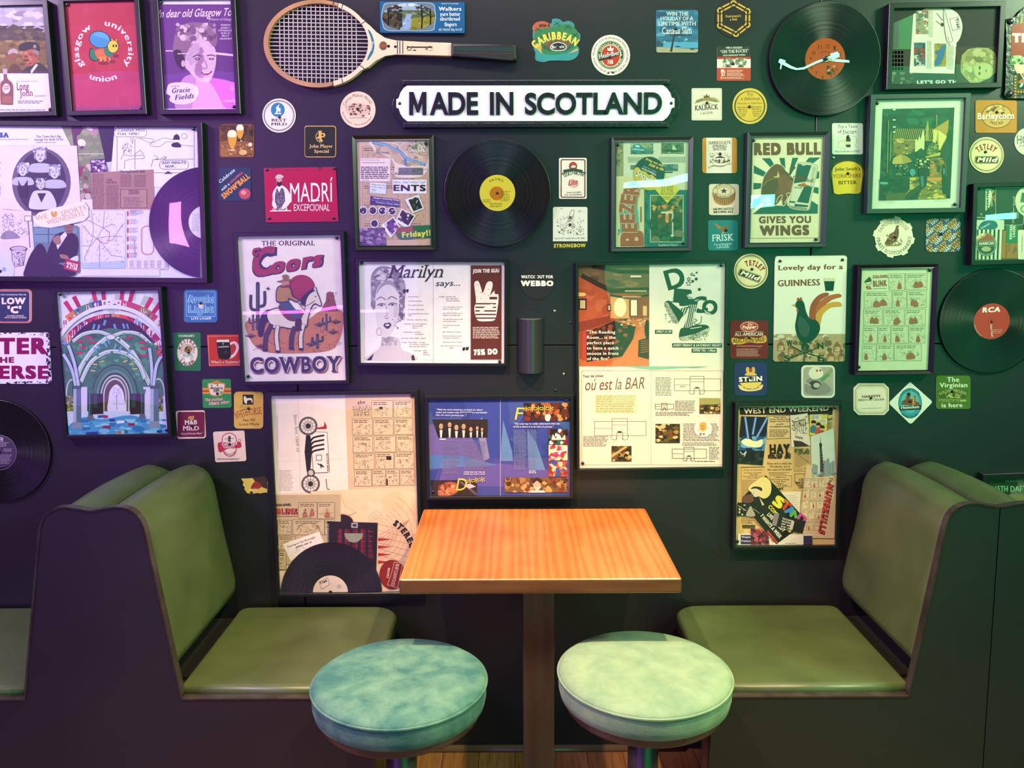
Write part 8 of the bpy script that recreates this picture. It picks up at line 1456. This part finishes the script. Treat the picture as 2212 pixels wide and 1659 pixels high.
def art_bull(s):
    s.L([(160, 160), (1090, 152), (1045, 1470), (130, 1476)], 8, '8c6a2c', closed=1); s.T('RED BULL', 188, 372, 1052, 366, 164, '6c2418', .085); s.T('GIVES YOU', 248, 1276, 928, 1270, 94, '6c2418', .055); s.T('WINGS', 265, 1440, 898, 1432, 136, '6c2418', .075)
    q = [(178, 412), (1050, 400), (1022, 1146), (158, 1152)]; s.P(q, 'e6dcb0'); s.extra = q
    for i in range(26):
        if i % 2: continue
        a0, a1 = 2*math.pi*i/26+.09, 2*math.pi*(i+1)/26+.05; s.P([(610, 760), (610+900*math.cos(a0), 760+900*math.sin(a0)), (610+900*math.cos(a1), 760+900*math.sin(a1))], '1f5046')
    s.P([(150, 1160), (300, 1040), (900, 1040), (1040, 1160)], '1f4a42'); s.extra = None
    bl = spl([(280, 780), (310, 660), (370, 570), (440, 500), (500, 490), (570, 530), (620, 620), (700, 680), (760, 720), (740, 850), (700, 900), (650, 900), (600, 1000), (560, 1040), (540, 960), (480, 1020), (420, 1040), (380, 1000), (320, 1030), (280, 980), (270, 880)]); s.L(bl, 16, 'e6dcb0', closed=1); s.P(bl, '6a3020'); s.S([(480, 660), (560, 560), (640, 640), (700, 700), (680, 860), (600, 880), (540, 900), (480, 880), (520, 780)], '7a3a24'); s.N(480, 560, 700, 880, 12, ['5c2818', '84402a'], 20, 50, 1.4, spl([(480, 660), (560, 560), (700, 700), (680, 860), (520, 880)]))
    s.S([(290, 780), (400, 690), (480, 680), (500, 760), (450, 860), (420, 960), (340, 1010), (285, 950), (300, 860)], '54261a'); s.P(spl([(440, 650), (480, 650), (492, 590), (508, 620), (515, 650), (490, 668), (450, 665)]), 'd8b868'); s.L([(290, 780), (380, 700), (460, 680)], 10, '8c6c34', sm=1); s.E(345, 960, 50, 'b8b080', 44); s.P([(420, 900), (500, 880), (470, 1010), (440, 1045), (420, 1040)], '5c2a1c'); s.L([(640, 640), (700, 560), (720, 530), (660, 540), (680, 600)], 14, '4c2018', sm=1)
    for p in ([(470, 1000), (500, 930), (550, 900), (540, 960), (500, 1010)], [(580, 1000), (620, 940), (610, 880), (660, 880), (640, 960), (650, 1000)]): s.L(p, 7, 'e6dcb0', sm=1)
    can = [(762, 480), (800, 468), (900, 472), (1000, 500), (1022, 520), (905, 1080), (880, 1095), (720, 1080), (660, 1060), (640, 1030)]; s.L(can, 22, 'e6dcb0', closed=1); s.L(can, 9, '1c2420', closed=1); s.P(can, 'd4d0ac'); s.extra = can
    s.P([(762, 486), (940, 505), (868, 720), (705, 745)], '1f3c3c'); s.P([(850, 770), (955, 780), (900, 1010), (745, 990)], '1f3c3c'); s.P([(640, 975), (730, 985), (720, 1005), (650, 1000)], '1f3c3c'); s.P([(720, 1015), (895, 1035), (890, 1060), (712, 1050)], '1f3c3c'); s.P([(640, 1040), (880, 1070), (880, 1100), (640, 1080)], '8c8c6c'); s.P([(960, 520), (1000, 530), (940, 800), (920, 790)], 'b8b494'); s.R(810, 498, 860, 508, 'd8d4b0'); s.extra = None
    s.S([(730, 660), (790, 640), (840, 660), (820, 700), (750, 705)], '5c1c14'); s.T('Bull', 865, 722, 960, 735, 52, '5a2014', .03); s.E(838, 758, 28, 'd0902c', 30); s.S([(755, 770), (790, 750), (840, 752), (900, 775), (850, 790), (790, 785)], 'a84c1c'); s.T('ENERGY DRINK', 712, 808, 815, 816, 20, '26302c', .02)
frame('framed retro poster of a brown bull charging beside a drink can', tO, [(150, 135), (1100, 125), (1055, 1528), (118, 1530)], .0145, 'e0d8a8', art_bull, [(172, 172), (1000, 1488)], .024, prof=1, mat='framegreenlit')
def art_go(s):
    s.R(1080, 60, 2000, 720, '14100e'); s.part('green_card'); s.P([(1115, 195), (1285, 120), (1285, 410), (1105, 410)], '3c7a4c'); s.P([(1115, 200), (1165, 180), (1160, 400), (1108, 400)], '4c5c58'); s.part('building_photo'); s.R(1092, 410, 1262, 700, '28281c'); [s.R(1104+k*26, 425+j*34, 1122+k*26, 448+j*34, 'a8a884', up=0) for k in range(4) for j in range(5)]; s.N(1095, 600, 1280, 700, 30, ['3c4430', '5c6448', '1c2018', '788068'], 9, 24)
    s.part('night_card'); s.R(1280, 590, 1660, 705, '12302c'); s.T("LET'S GO THEN", 1318, 702, 1720, 694, 30, 'd0dcc4', .05, 1)
    s.part('coach_page'); s.P([(1285, 118), (1390, 70), (1535, 66), (1650, 300), (1640, 420), (1625, 614), (1252, 606)], 'dcdcc0')
    for x0, y0, x1, y1, cols in ((1305, 88, 1410, 285, ['8c8c6c', 'a85c44', '5c6c5c', 'c8c8a8']), (1290, 355, 1385, 552, ['3c6470', 'b0b898', '24443c', '8c3c2c']), (1460, 362, 1560, 556, ['9c8c34', '2c6c88', '7c7c3c'])): s.R(x0, y0, x1, y1, cols[0]); s.N(x0, y0, x1, y1, 34, cols, 9, 26)
    s.S([(1470, 520), (1500, 420), (1540, 370), (1556, 400), (1530, 500), (1490, 550)], '2a6c90'); s.G(1412, 90, 1450, 310, 26, '7c7c68', .3, rag=.1); s.G(1396, 340, 1440, 575, 28, '7c7c68', .3, rag=.1); s.G(1566, 380, 1622, 580, 24, '7c7c68', .3, rag=.1)
    s.part('record_label'); s.P(spl([(1535, 70), (1600, 78), (1660, 120), (1690, 190), (1690, 260), (1660, 340), (1595, 378), (1560, 340), (1545, 230), (1535, 150)]), 'dcdcc4'); s.L([(1535, 72), (1540, 200), (1560, 330), (1590, 378)], 5, '2c2c24', sm=1); s.P([(1588, 160), (1655, 145), (1675, 235), (1612, 255)], 'e8e8d0'); s.L([(1588, 160), (1655, 145), (1675, 235), (1612, 255)], 4, '3c3c30', closed=1); s.T('Trax', 1630, 160, 1652, 235, 26, '1c1c18', .05); s.L([(1545, 85), (1615, 340), (1585, 358), (1570, 300)], 4, '4c4c40'); s.E(1525, 205, 12, '2c2c24', 16); s.L([(1480, 110), (1530, 170)], 4, '4c4c40'); s.L([(1475, 175), (1515, 205)], 4, '4c4c40')
    s.part('portrait_photo'); s.R(1640, 390, 1990, 700, '2c2c18'); s.P([(1680+a, b) for a, b in ((0, 520), (10, 460), (60, 410), (140, 396), (230, 400), (285, 440), (300, 520), (295, 600), (240, 650), (150, 690), (80, 690), (30, 640), (0, 600))], '9a9c5c', 2); s.N(1690, 410, 1970, 680, 70, ['a8aa68', '8a8c50', 'b4b478', '7c7e48'], 16, 40, 1, ell(1825, 540, 140, 138, 30)); s.E(1870, 590, 80, 'b0b070', 70); s.E(1838, 565, 8, '2c3420', 16); s.E(1836, 612, 8, '2c3420', 14); s.S([(1780, 470), (1830, 480), (1870, 500), (1820, 520)], '6c6e40'); s.R(1886, 580, 1896, 600, '5c5c34')
frame('dark wide framed collage with coaches, half a label and a pale woolly head, top right', tD, [(1115, 72), (1988, 66), (1972, 695), (1090, 705)], .014, '14100e', art_go, (), .026, glass='glassflat')
def art_street(s):
    q = [(265, 260), (1155, 242), (1102, 1368), (222, 1388)]; s.P(q, '173824'); s.extra = q
    s.N(230, 245, 1150, 520, 40, ['14402a', '1c4c30', '123424', '245a38'], 50, 120, .5); s.P([(330, 400), (260, 300), (225, 1380), (420, 1380), (400, 700)], '143020'); s.N(225, 560, 420, 1380, 60, ['1c3c24', '2c4c28', '10241a', '3c5c2c'], 24, 60, 1.5)
    for k in range(20): s.L([(430+k*24, 505), (400+k*24, 640)], 7, 'b8a84c')
    s.P([(400, 650), (690, 640), (640, 800), (400, 830)], '7c6c2c'); s.N(400, 620, 660, 820, 40, ['a8942c', '6c5c24', '8c7c3c', '4c4420', 'c8b04c'], 14, 36, .5); s.L([(420, 640), (1000, 650)], 7, 'c8b450')
    s.P([(880, 520), (1085, 390), (1075, 520), (1050, 640), (980, 780), (950, 700)], 'b09030'); s.P([(955, 520), (1060, 600), (960, 780)], 'd8d06c'); s.P([(890, 520), (950, 520), (920, 700), (885, 680)], 'd0c860'); s.P([(800, 500), (825, 380), (838, 500), (830, 640), (800, 660)], 'a09834'); s.P([(925, 330), (945, 330), (940, 470), (928, 480)], '8c7c34')
    s.P([(665, 790), (670, 640), (685, 630), (700, 660), (720, 580), (735, 640), (768, 500), (785, 620), (780, 760)], 'd0d488'); s.P([(680, 790), (740, 740), (790, 780), (780, 850), (690, 850)], '1c3a24'); s.S([(800, 800), (840, 710), (900, 670), (950, 720), (950, 800), (870, 830)], '4c5c2c'); s.N(800, 690, 950, 820, 24, ['6c7434', '3c4c24', '8a8c44'], 10, 26); s.P([(790, 850), (970, 795), (1050, 800), (960, 840), (800, 862)], 'b8a840')
    s.P([(1060, 560), (1150, 500), (1110, 1360), (1010, 1300), (1050, 850)], '143420'); s.S([(980, 800), (1040, 660), (1090, 700), (1090, 840), (1020, 880)], '1c3c24'); s.P([(850, 860), (1040, 860), (1060, 1100), (840, 1100)], '6c6428'); s.N(850, 860, 1050, 1090, 40, ['b88434', '4c4820', '8c7c34', 'c86c2c', '34381c'], 14, 34); s.N(660, 870, 860, 1000, 50, ['c8c888', '3c4424', '8c8c4c', '24301c'], 8, 20)
    s.P([(385, 920), (400, 870), (450, 830), (495, 820), (560, 840), (610, 880), (630, 910), (530, 940), (390, 940)], '9c8c34'); s.P([(495, 820), (520, 938), (390, 940), (385, 920), (400, 870)], 'b8a444'); s.N(420, 950, 600, 1080, 30, ['2c4c34', '5c6c44', '1c3424', '8c8c5c'], 14, 30)
    s.P([(600, 1100), (1000, 1090), (1060, 1380), (400, 1388)], '7c7428'); s.N(560, 1110, 1050, 1370, 80, ['a89c30', 'c8b838', '6c6424', '8c8430', 'd8b840', '4c4a20'], 16, 44, .5); s.P([(820, 1110), (995, 1105), (985, 1150), (830, 1150)], 'd08434'); s.P([(480, 1388), (620, 1260), (760, 1180), (700, 1388)], '2c3420')
    s.P([(222, 1388), (225, 1190), (420, 1160), (600, 1120), (600, 1250), (480, 1388)], '16281c'); s.N(230, 1120, 580, 1380, 40, ['1c3424', '102018', '3c4c30', '24402c'], 20, 50, .6); s.P([(235, 1160), (330, 1165), (330, 1190), (240, 1190)], '5c9c8c'); s.P([(320, 1310), (540, 1290), (550, 1388), (300, 1388)], '4c4c24')
    for x in (745, 790): s.S([(x-28, 1080), (x-24, 1000), (x, 980), (x+24, 1000), (x+26, 1090), (x+16, 1200), (x-16, 1230)], '18201c'); s.E(x, 965, 13, '3c3424', 17)
    s.P([(735, 1090), (770, 1090), (775, 1220), (745, 1240)], '3c6c74'); s.P([(740, 1230), (790, 1200), (660, 1388), (560, 1388)], '1c2418'); s.S([(600, 1050), (620, 1000), (660, 1010), (670, 1060), (630, 1090)], '4c8c84'); s.S([(1000, 1050), (1010, 960), (1040, 950), (1050, 1050), (1060, 1280), (1010, 1290)], '14241a'); s.S([(1015, 1060), (1020, 990), (1035, 1000), (1035, 1060)], '3c8474')
    for y in (270, 396, 484, 545): s.R(392, y-8, 428, y+6, 'e8e8a8', -4)
    s.L([(340, 400), (322, 1050)], 9, '8c8440'); s.L([(370, 540), (362, 900)], 7, 'a09c50'); s.extra = None; s.L([(222, 1404), (300, 1398), (330, 1410), (420, 1402)], 2.5, '8a8c74', sm=1); s.L([(905, 1400), (960, 1385), (1000, 1398), (1095, 1388)], 2.5, '8a8c74', sm=1)
frame('framed print of a lantern-lit night street with parasol, in a wide white mount', tR, [(168, 150), (1275, 128), (1208, 1480), (115, 1497)], .0135, 'd4dcbc', art_street, [(200, 188), (1160, 1438)], .026, mat='framegreenlit', glass='glassflat')
def art_mats(s):
    s.part('green_mat'); s.RR(250, 310, 755, 800, 40, '22281c'); s.L(rrect(258, 318, 748, 792, 36), 9, 'c0c8a0', closed=1); s.P([(412, 340), (500, 345), (520, 400), (470, 640), (410, 690)], 'c8d0a4'); s.T("Marston's", 422, 375, 430, 720, 40, '1c2418', .06); s.E(565, 480, 48, 'a04c24', 44); s.E(520, 385, 28, '8c9468'); s.T('PEDIGREE', 490, 460, 496, 620, 26, 'c8d0a0', .04); s.T('BITTER', 545, 510, 560, 610, 40, 'c8d0a0', .05); s.E(640, 560, 36, '8c5c2c', 30); s.E(345, 740, 18, '7c8460')
    s.part('gold_mat'); s.RR(560, 320, 1010, 920, 50, '1e2418'); s.L(rrect(568, 328, 1004, 910, 44), 7, 'b0b088', closed=1); s.T('John Player Special', 850, 880, 866, 470, 30, 'b8b488', .02, 1); s.T('KING SIZE', 925, 800, 932, 600, 28, 'b8b488', .02, 1); s.R(760, 340, 1000, 436, '12161c')
    s.part('round_mat'); s.E(1110, 540, 238, 'd0d4a8', 250); s.P([(975, 405), (1200, 400), (1200, 560), (1010, 560), (950, 555)], '3c6a44'); s.P([(990, 425), (1200, 420), (1200, 545), (1020, 540)], '22402c'); s.E(1010, 660, 56, '3c6a44'); s.E(1010, 660, 40, 'c0c898')
    s.part('blue_mat'); s.P([(246, 830), (700, 830), (700, 980), (246, 980)], 'c8d0b0'); s.S([(305, 980), (340, 880), (430, 840), (560, 850), (600, 930), (520, 985)], '1f5c68'); s.T('lowen', 350, 975, 480, 900, 40, 'c0d8c4', .02)
    s.part('striped_mat'); s.P([(240, 980), (670, 980), (650, 1450), (235, 1445)], 'd0d4b0'); [s.P([(272+k*66, 980), (302+k*66, 980), (302+k*62, 1448), (272+k*62, 1448)], '1c2420', 1) for k in range(6)]
    s.E(422, 1215, 158, '1c2420', 185); s.E(422, 1215, 150, 'b0b088', 178); s.E(422, 1215, 142, '1e2c34', 170); s.P(ell(422, 1215, 140, 168, 30, 0, 195, 345), '9c3820'); s.R(284, 1155, 560, 1245, '14201c'); s.B(290, 1160, 554, 1240, 5, 'b8b890'); s.T('BARBICAN', 316, 1222, 536, 1216, 46, 'd8d8b4', .05); s.E(420, 1285, 76, 'a8a878', 38); s.A('ALCOHOL FREE LAGER', 422, 1215, 160, 225, 135, 16, 'c0c49c', .02, 0, 1)
    s.P([(255, 1090), (405, 1015), (420, 1075), (270, 1155)], 'd0a04c'); s.P([(262, 1094), (400, 1026), (412, 1072), (272, 1146)], 'a03c1c'); s.T('NEW', 272, 1140, 408, 1070, 52, 'e8e0a8', .08)
    s.part('orange_mat'); s.P([(680, 1000), (920, 980), (905, 1430), (650, 1432)], 'a05c1c'); s.P([(870, 1220), (905, 1300), (820, 1380)], '6c4418'); s.T('SUPERIOR', 745, 1420, 752, 1215, 30, '3c2410', .04); s.T('BITTER', 790, 1320, 796, 1205, 26, '3c2410', .04); s.part('green_label'); s.P([(730, 920), (915, 920), (910, 1200), (722, 1195)], '22683c'); s.T('KESTREL', 820, 1130, 832, 900, 38, 'd8dcb8', .05, 1); s.T('LAGER', 868, 1095, 876, 920, 36, 'd8dcb8', .05, 1)
    s.part('white_mat'); s.RR(915, 985, 1500, 1445, 24, 'dcd8b8'); s.T('Cool Reservations', 985, 1340, 990, 1068, 22, '2a2a20', .02)
frame('framed group of beer mats, one boldly striped, cut off by the right edge', tQ, [(252, 322), (1500, 306), (1480, 1450), (240, 1450)], .012, '2a3424', art_mats, [(288, 345)], .026)
def art_blink(s):
    s.S([(875, 810), (900, 780), (920, 765), (935, 800)], '1c1c18'); s.O(910, 812, 26, 4, '2a2a20', 20); s.E(900, 850, 12, '9c3c2c'); s.P([(890, 870), (920, 835), (942, 870)], 'b0503c'); s.T('COLONEL', 948, 778, 1076, 772, 26, '8c2c20', .08); s.T('BLINK', 952, 848, 1062, 842, 52, '8c2c20', .07); s.T('THE SHORT SIGHTED GENT', 948, 866, 1064, 862, 6, '3a3a2c', .05)
    for x0, y0, x1, y1 in ((1080, 738, 1214, 876), (1220, 738, 1400, 872), (874, 888, 1106, 1024), (1112, 884, 1228, 1022), (1234, 882, 1394, 1020), (870, 1036, 1028, 1172), (1038, 1034, 1208, 1170), (1216, 1032, 1386, 1168), (866, 1182, 984, 1320), (990, 1180, 1094, 1318), (1100, 1178, 1242, 1318), (1248, 1178, 1382, 1316), (858, 1330, 974, 1468), (980, 1328, 1120, 1466), (1126, 1326, 1352, 1464)): s.comic(x0, y0, x1, y1, '4c4c38', 'c8cc9c', 'a04430', 16, 2.6)
frame('framed red-tinted comic page of small panels, right of the weathercock sign', tH, [(852, 703), (1445, 690), (1405, 1540), (818, 1545)], .0125, 'd0d4a4', art_blink, [(1420, 708), (830, 1516)], .024, mat='frame', prof=1, glass='glassflat')
def art_west(s):
    s.N(60, 150, 1090, 1460, 20, ['dcb878', 'd4ae6c', 'e0c084'], 60, 120); s.P(rrect(106, 92, 1030, 168, 14), '201c14'); s.T('WEST END WEEKEND', 150, 158, 992, 124, 56, 'ecdcb0', .02, 1)
    s.part('ad_cutting'); s.P([(372, 180), (605, 172), (612, 400), (376, 408)], 'dcba80'); s.L([(374, 180), (606, 172), (610, 400), (376, 407)], 5, '2c2418', closed=1)
    for t_, y, w_ in (('Pavilion Theatre', 198, 120), ('Monday 17th May 7.30 pm', 218, 200), ('Glasgow\'s "Grand Ole Opry"', 238, 200), ('presents', 266, 70), ('THE NASHVILLE SOUND', 292, 206)): s.T(t_, 505-w_/2, y, 505+w_/2, y-3, 13, '34281a', .05)
    s.G(400, 310, 600, 392, 6, '4c3c28', .4)
    s.part('bank_cutting'); s.P([(375, 430), (635, 425), (640, 920), (372, 920)], 'd6b070'); s.P([(385, 462), (610, 455), (615, 590), (390, 600)], 'c8a468'); s.N(385, 540, 615, 605, 40, ['241c14', '4c3c24'], 9, 20, 1.3); s.T('HAY', 410, 560, 600, 555, 100, '1c1610', .07)
    for t_, a, b, y in (("Now we're with the", 384, 622, 662), ("Woolwich, we're", 405, 606, 692), ('the ones to be with!', 382, 620, 722)): s.T(t_, a, y, b, y-2, 22, '2a2014', .02, 1)
    s.G(395, 735, 610, 765, 3, '5c4a30', .4); s.B(408, 772, 622, 880, 3, '4c3c24'); [s.T(t_, 505-w_/2, y, 505+w_/2, y-2, 13, '34281a', .04) for t_, y, w_ in (('J. Wilkie & Co', 795, 120), ('100 Dumbarton Road', 818, 176), ('Partick West', 838, 116), ('Glasgow', 856, 70), ('041-339 0943', 876, 140))]; s.T('MAY', 470, 918, 540, 914, 26, '1c1610', .1)
    s.part('drawing_cutting'); s.R(640, 500, 800, 920, 'd0aa68'); s.P([(650, 510), (790, 500), (800, 640), (700, 690), (650, 690)], 'b09058'); s.N(650, 500, 800, 560, 12, ['5c6438', '4c4c2c'], 12, 30); s.L([(645, 530), (800, 650)], 4, '4c3c20'); s.L([(640, 700), (760, 700)], 3, '3c3020'); s.G(645, 712, 760, 735, 2, '5c4a30', .4); s.B(655, 755, 780, 835, 5, '2c2418'); s.T('CO', 698, 826, 738, 824, 26, '2a2014', .05); s.T('WIN A', 660, 858, 732, 856, 20, '2a2014', .07); s.T('THIS', 672, 880, 732, 878, 20, '2a2014', .07); s.T('CON', 690, 900, 735, 898, 18, '2a2014', .07)
    s.part('auction_cutting'); s.P([(115, 690), (355, 685), (350, 1000), (110, 1350), (100, 1350)], 'd2ac6e'); s.L([(118, 690), (352, 685)], 8, '3c2c1c'); s.L([(122, 700), (122, 1000)], 3, '4c3c24'); s.T('Ashley the Auctioneers', 140, 725, 338, 720, 18, '3c2c1c', .0, 0, .3); s.T('SATURDAY ANTIQUE', 150, 752, 320, 750, 12, '3c2c1c', .04); s.T('AUCTION', 205, 768, 285, 767, 12, '3c2c1c', .04); s.T('Saturday 15th May 10 am', 140, 785, 335, 783, 12, '3c2c1c', .04); s.T('at above address.', 175, 802, 300, 800, 12, '3c2c1c', .03); s.G(130, 812, 340, 1000, 18, '5c4a30', .35); s.G(120, 1180, 240, 1250, 7, '5c4a30', .4); s.R(130, 1260, 260, 1296, '8a7040'); [s.R(132+k*14, 1262, 140+k*14, 1292, '3c2c1c', up=0) for k in range(9)]
    s.part('concert_photo'); q = [(120, 180), (390, 188), (335, 668), (78, 650)]; s.P(q, '121c30'); s.extra = q; s.N(80, 380, 370, 520, 40, ['3c7ca8', '6ca8c8', '1c3c64', '8cc4d4', '24507c'], 20, 50, .8); s.S([(120, 430), (180, 400), (260, 430), (330, 410), (320, 480), (240, 490), (160, 470)], 'e8e8b4')
    for p in ([(160, 190), (190, 400)], [(265, 195), (235, 360)], [(380, 195), (275, 390)]): s.L(p, 26, '3c64a0'); s.L(p, 10, '9cbcdc')
    s.N(80, 540, 350, 668, 50, ['0e1418', '1c2824', '2a3838', '14201c'], 16, 40); s.L([(110, 535), (140, 560), (170, 530), (150, 580)], 7, 'd0e0d8', sm=1); s.extra = None
    s.part('building_cutting'); s.P([(608, 175), (780, 150), (810, 470), (620, 490)], 'e4d4b8'); s.P([(630, 240), (760, 215), (765, 280), (640, 300)], 'c8b490'); s.L([(632, 240), (760, 212)], 7, '2c2420'); [s.L([(650+k*22, 238), (655+k*22, 330)], 4, '4c4034') for k in range(6)]; s.P([(640, 420), (720, 430), (800, 475), (650, 485)], '3c2a24'); s.P([(655, 375), (735, 390), (735, 412), (660, 395)], '4c4038'); s.T('SCOTTISH', 660, 396, 734, 410, 16, 'd8c8a8', .04); s.Q(625, 180, 790, 360, 30, '4c4034', 4, .3)
    s.part('comic_cutting'); s.P([(800, 160), (985, 158), (970, 372), (785, 375)], 'e2c64c'); s.B(800, 162, 980, 370, 4, '2c2418'); s.P([(812, 165), (920, 162), (918, 215), (860, 222), (820, 205)], 'e8dcc0'); s.G(822, 172, 910, 208, 3, '4c4030', .4); s.P([(900, 215), (975, 205), (975, 250), (910, 255)], 'e8dcc0'); s.G(908, 216, 970, 246, 3, '4c4030', .4)
    for x, y, c in ((840, 250, '3c7a84'), (888, 272, 'c8543c'), (925, 300, 'b83c34')): s.E(x, y, 22, 'd8a888', 24); s.S([(x-24, y-4), (x-10, y-30), (x+20, y-24), (x+24, y)], '241c18'); s.S([(x-30, y+90), (x-26, y+30), (x+20, y+26), (x+34, y+90)], c)
    s.T('ial', 985, 218, 1025, 216, 24, '2c2418', .04, 1); s.G(985, 232, 1030, 305, 6, '5c4a30', .4)
    s.part('tower_photo'); q = [(812, 380), (1040, 305), (1070, 780), (825, 790)]; s.P(q, 'd4d8bc'); s.extra = q; s.P([(908, 360), (912, 440), (926, 460), (922, 490), (935, 620), (962, 790), (905, 790), (905, 620), (900, 490), (896, 460), (906, 440)], '2a2c26'); [s.L([(902, 510+k*30), (932+k*3, 535+k*30)], 4, '8c9080') for k in range(8)]
    for x, y in ((845, 655), (870, 665), (955, 620), (985, 600), (1010, 640), (1035, 625), (835, 690)): s.R(x-14, y, x+14, 770, '94a098'); s.R(x-10, y+8, x-2, 760, '7c8a84')
    s.N(825, 740, 1070, 785, 24, ['8c9888', 'b4bca4', '6c7870'], 12, 28, .5); s.extra = None
    s.part('letter_sheet'); s.P([(520, 935), (715, 930), (700, 1200), (580, 1150)], 'e4d6b8'); s.G(560, 965, 700, 1120, 9, 'a89878', .25)
    s.part('numbskull_page'); s.P([(770, 670), (820, 668), (828, 790), (1068, 770), (1048, 1395), (700, 1390), (700, 1200)], 'dcbc8c')
    for i in range(5):
        for j in range(3): s.comic(745+j*74-i*10, 800+i*106, 808+j*74-i*10, 892+i*106, '5c4630', 'e2c69a', 'b84c3c' if (i+j) % 2 else None, 8, 2.6)
    for d, c, wt in ((5, '2c1410', .12), (0, 'c83c34', .05)): s.T('NUMSKULLS', 975+d, 845+d, 885+d, 1330+d, 66, c, wt, 0, .2)
    s.T('The', 1000, 780, 985, 850, 38, '34281a', .03, 0, .3)
    s.part('leaflet'); s.P([(90, 1350), (830, 1360), (828, 1462), (85, 1462)], 'e8dcc4'); s.R(115, 1362, 215, 1456, '3a2c5c'); s.T('Glasgow', 125, 1388, 214, 1390, 14, 'dcd0e0', .06); s.T('Freshers', 125, 1428, 214, 1430, 14, 'dcd0e0', .06); s.R(740, 1370, 828, 1460, '342450'); s.G(560, 1440, 700, 1456, 1, '8a7c6c', .4)
    s.part('red_photo'); s.P([(215, 1295), (390, 1330), (400, 1460), (215, 1460)], '3c1420'); s.N(215, 1300, 395, 1460, 40, ['8c2c44', '5c1c30', 'b84c5c', '2a0e18'], 12, 30)
    s.part('comedy_flyer'); q = [(365, 768), (765, 1225), (490, 1460), (140, 1040), (150, 980)]; s.P([(365, 768), (765, 1215), (640, 1330), (470, 1455), (130, 1040), (135, 985)], '14120f', 2); s.P(spl([(190, 900), (260, 830), (350, 785), (410, 830), (420, 910), (400, 970), (350, 1000), (300, 980), (240, 950)]), 'e4d080', 2); s.E(268, 935, 44, 'd8c8a8', 50); s.S([(215, 905), (250, 880), (320, 890), (325, 925), (270, 900)], '241c18'); s.E(222, 975, 22, '5c4c3c'); s.L([(240, 950), (250, 942)], 5, '222'); s.S([(280, 980), (340, 1010), (380, 1100), (320, 1160), (250, 1060)], '1c1814'); s.P([(300, 985), (350, 1060), (330, 1070)], 'd8c8a8'); s.S([(130, 1000), (190, 960), (250, 1010), (200, 1045), (140, 1035)], '6c3c34')
    for i, (ch, c, sz) in enumerate((('S', 'e4d83c', 110), ('T', 'c83c2c', 92), ('A', '3c8cc8', 92), ('N', '5cac4c', 80), ('D', 'c84c8c', 80))): x, y = (470, 545, 590, 645, 710)[i], (1078, 1110, 1160, 1200, 1230)[i]; s.T(ch, x-40, y-24, x+24, y+24, sz, c, .07)
    s.T('THE', 548, 1018, 582, 1052, 20, 'd8a83c', .04); s.T('COMEDY CLUB', 385, 1085, 600, 1340, 40, 'd8c83c', .05); s.T('LIVE COMEDY', 375, 1165, 535, 1335, 40, 'e8dcc0', .05); s.T('7 NIGHTS A WEEK', 308, 1175, 500, 1398, 36, 'e8dcc0', .05); s.T('5 Woodlands Road Glasgow G3 6NG', 215, 1190, 440, 1440, 16, 'a8382c', .04); s.P([(385, 1310), (400, 1330), (490, 1440), (478, 1452), (375, 1332)], 'b83a2c')
    s.part('small_photo'); s.P([(85, 1038), (305, 1050), (300, 1175), (78, 1168)], '12140f'); s.N(95, 1060, 220, 1165, 14, ['c8c0a8', '3c3c34'], 6, 14); s.S([(170, 1172), (190, 1110), (215, 1075), (235, 1110), (258, 1172)], 'a8a088'); s.L([(90, 1070), (170, 1120)], 6, 'b0a890'); s.L([(240, 1100), (300, 1145)], 5, 'b0a890')
    s.part('ticket_stub'); s.P([(450, 1140), (765, 1225), (730, 1350), (425, 1262)], '1a1614'); s.P([(450, 1140), (500, 1152), (470, 1275), (425, 1262)], '8a7c80'); [s.T(t_, 528-k*4, 1205+k*26, 640-k*5, 1236+k*26, 17, 'e0d4c0', .05) for k, t_ in enumerate(('THE GLASGOW', 'SCHOOL', 'OF ART', '0141 1457'))]; s.R(612, 1225, 640, 1310, 'c8bca8', 14)
frame('tall framed yellowed newspaper collage headed WEST END WEEKEND', tU, [(88, 80), (1095, 62), (1050, 1460), (58, 1462)], .010, 'd8b474', art_west, [(1052, 98), (82, 1424)], .026)
def art_daft(s):
    s.P([(2145, 815), (2700, 815), (2700, 1250), (2060, 1000), (2170, 880)], '6a6450'); s.T('GLASGOW UNIVERSITY UNION', 2082, 862, 2440, 860, 16, '7cc08c', .03); s.T('115TH', 1988, 930, 2096, 929, 42, '86d09a', .03); s.T('DAFT FRIDAY', 2118, 930, 2400, 926, 42, '86d09a', .03); s.T('MOULIN ROUGE', 2140, 950, 2400, 948, 10, '8a9478', .02); s.T('CONSTABLE OF', 2058, 982, 2225, 978, 20, '7cc08c', .02); s.P([(2060, 970), (2130, 945), (2212, 950), (2212, 1000), (2080, 1010)], '8a8058')
frame('dark framed poster with pale green block letters, half hidden by the right bench', tL, [(1945, 835), (2700, 818), (2690, 1180), (1945, 1190)], .018, '26301f', art_daft, (), .026, glass='glassflat')
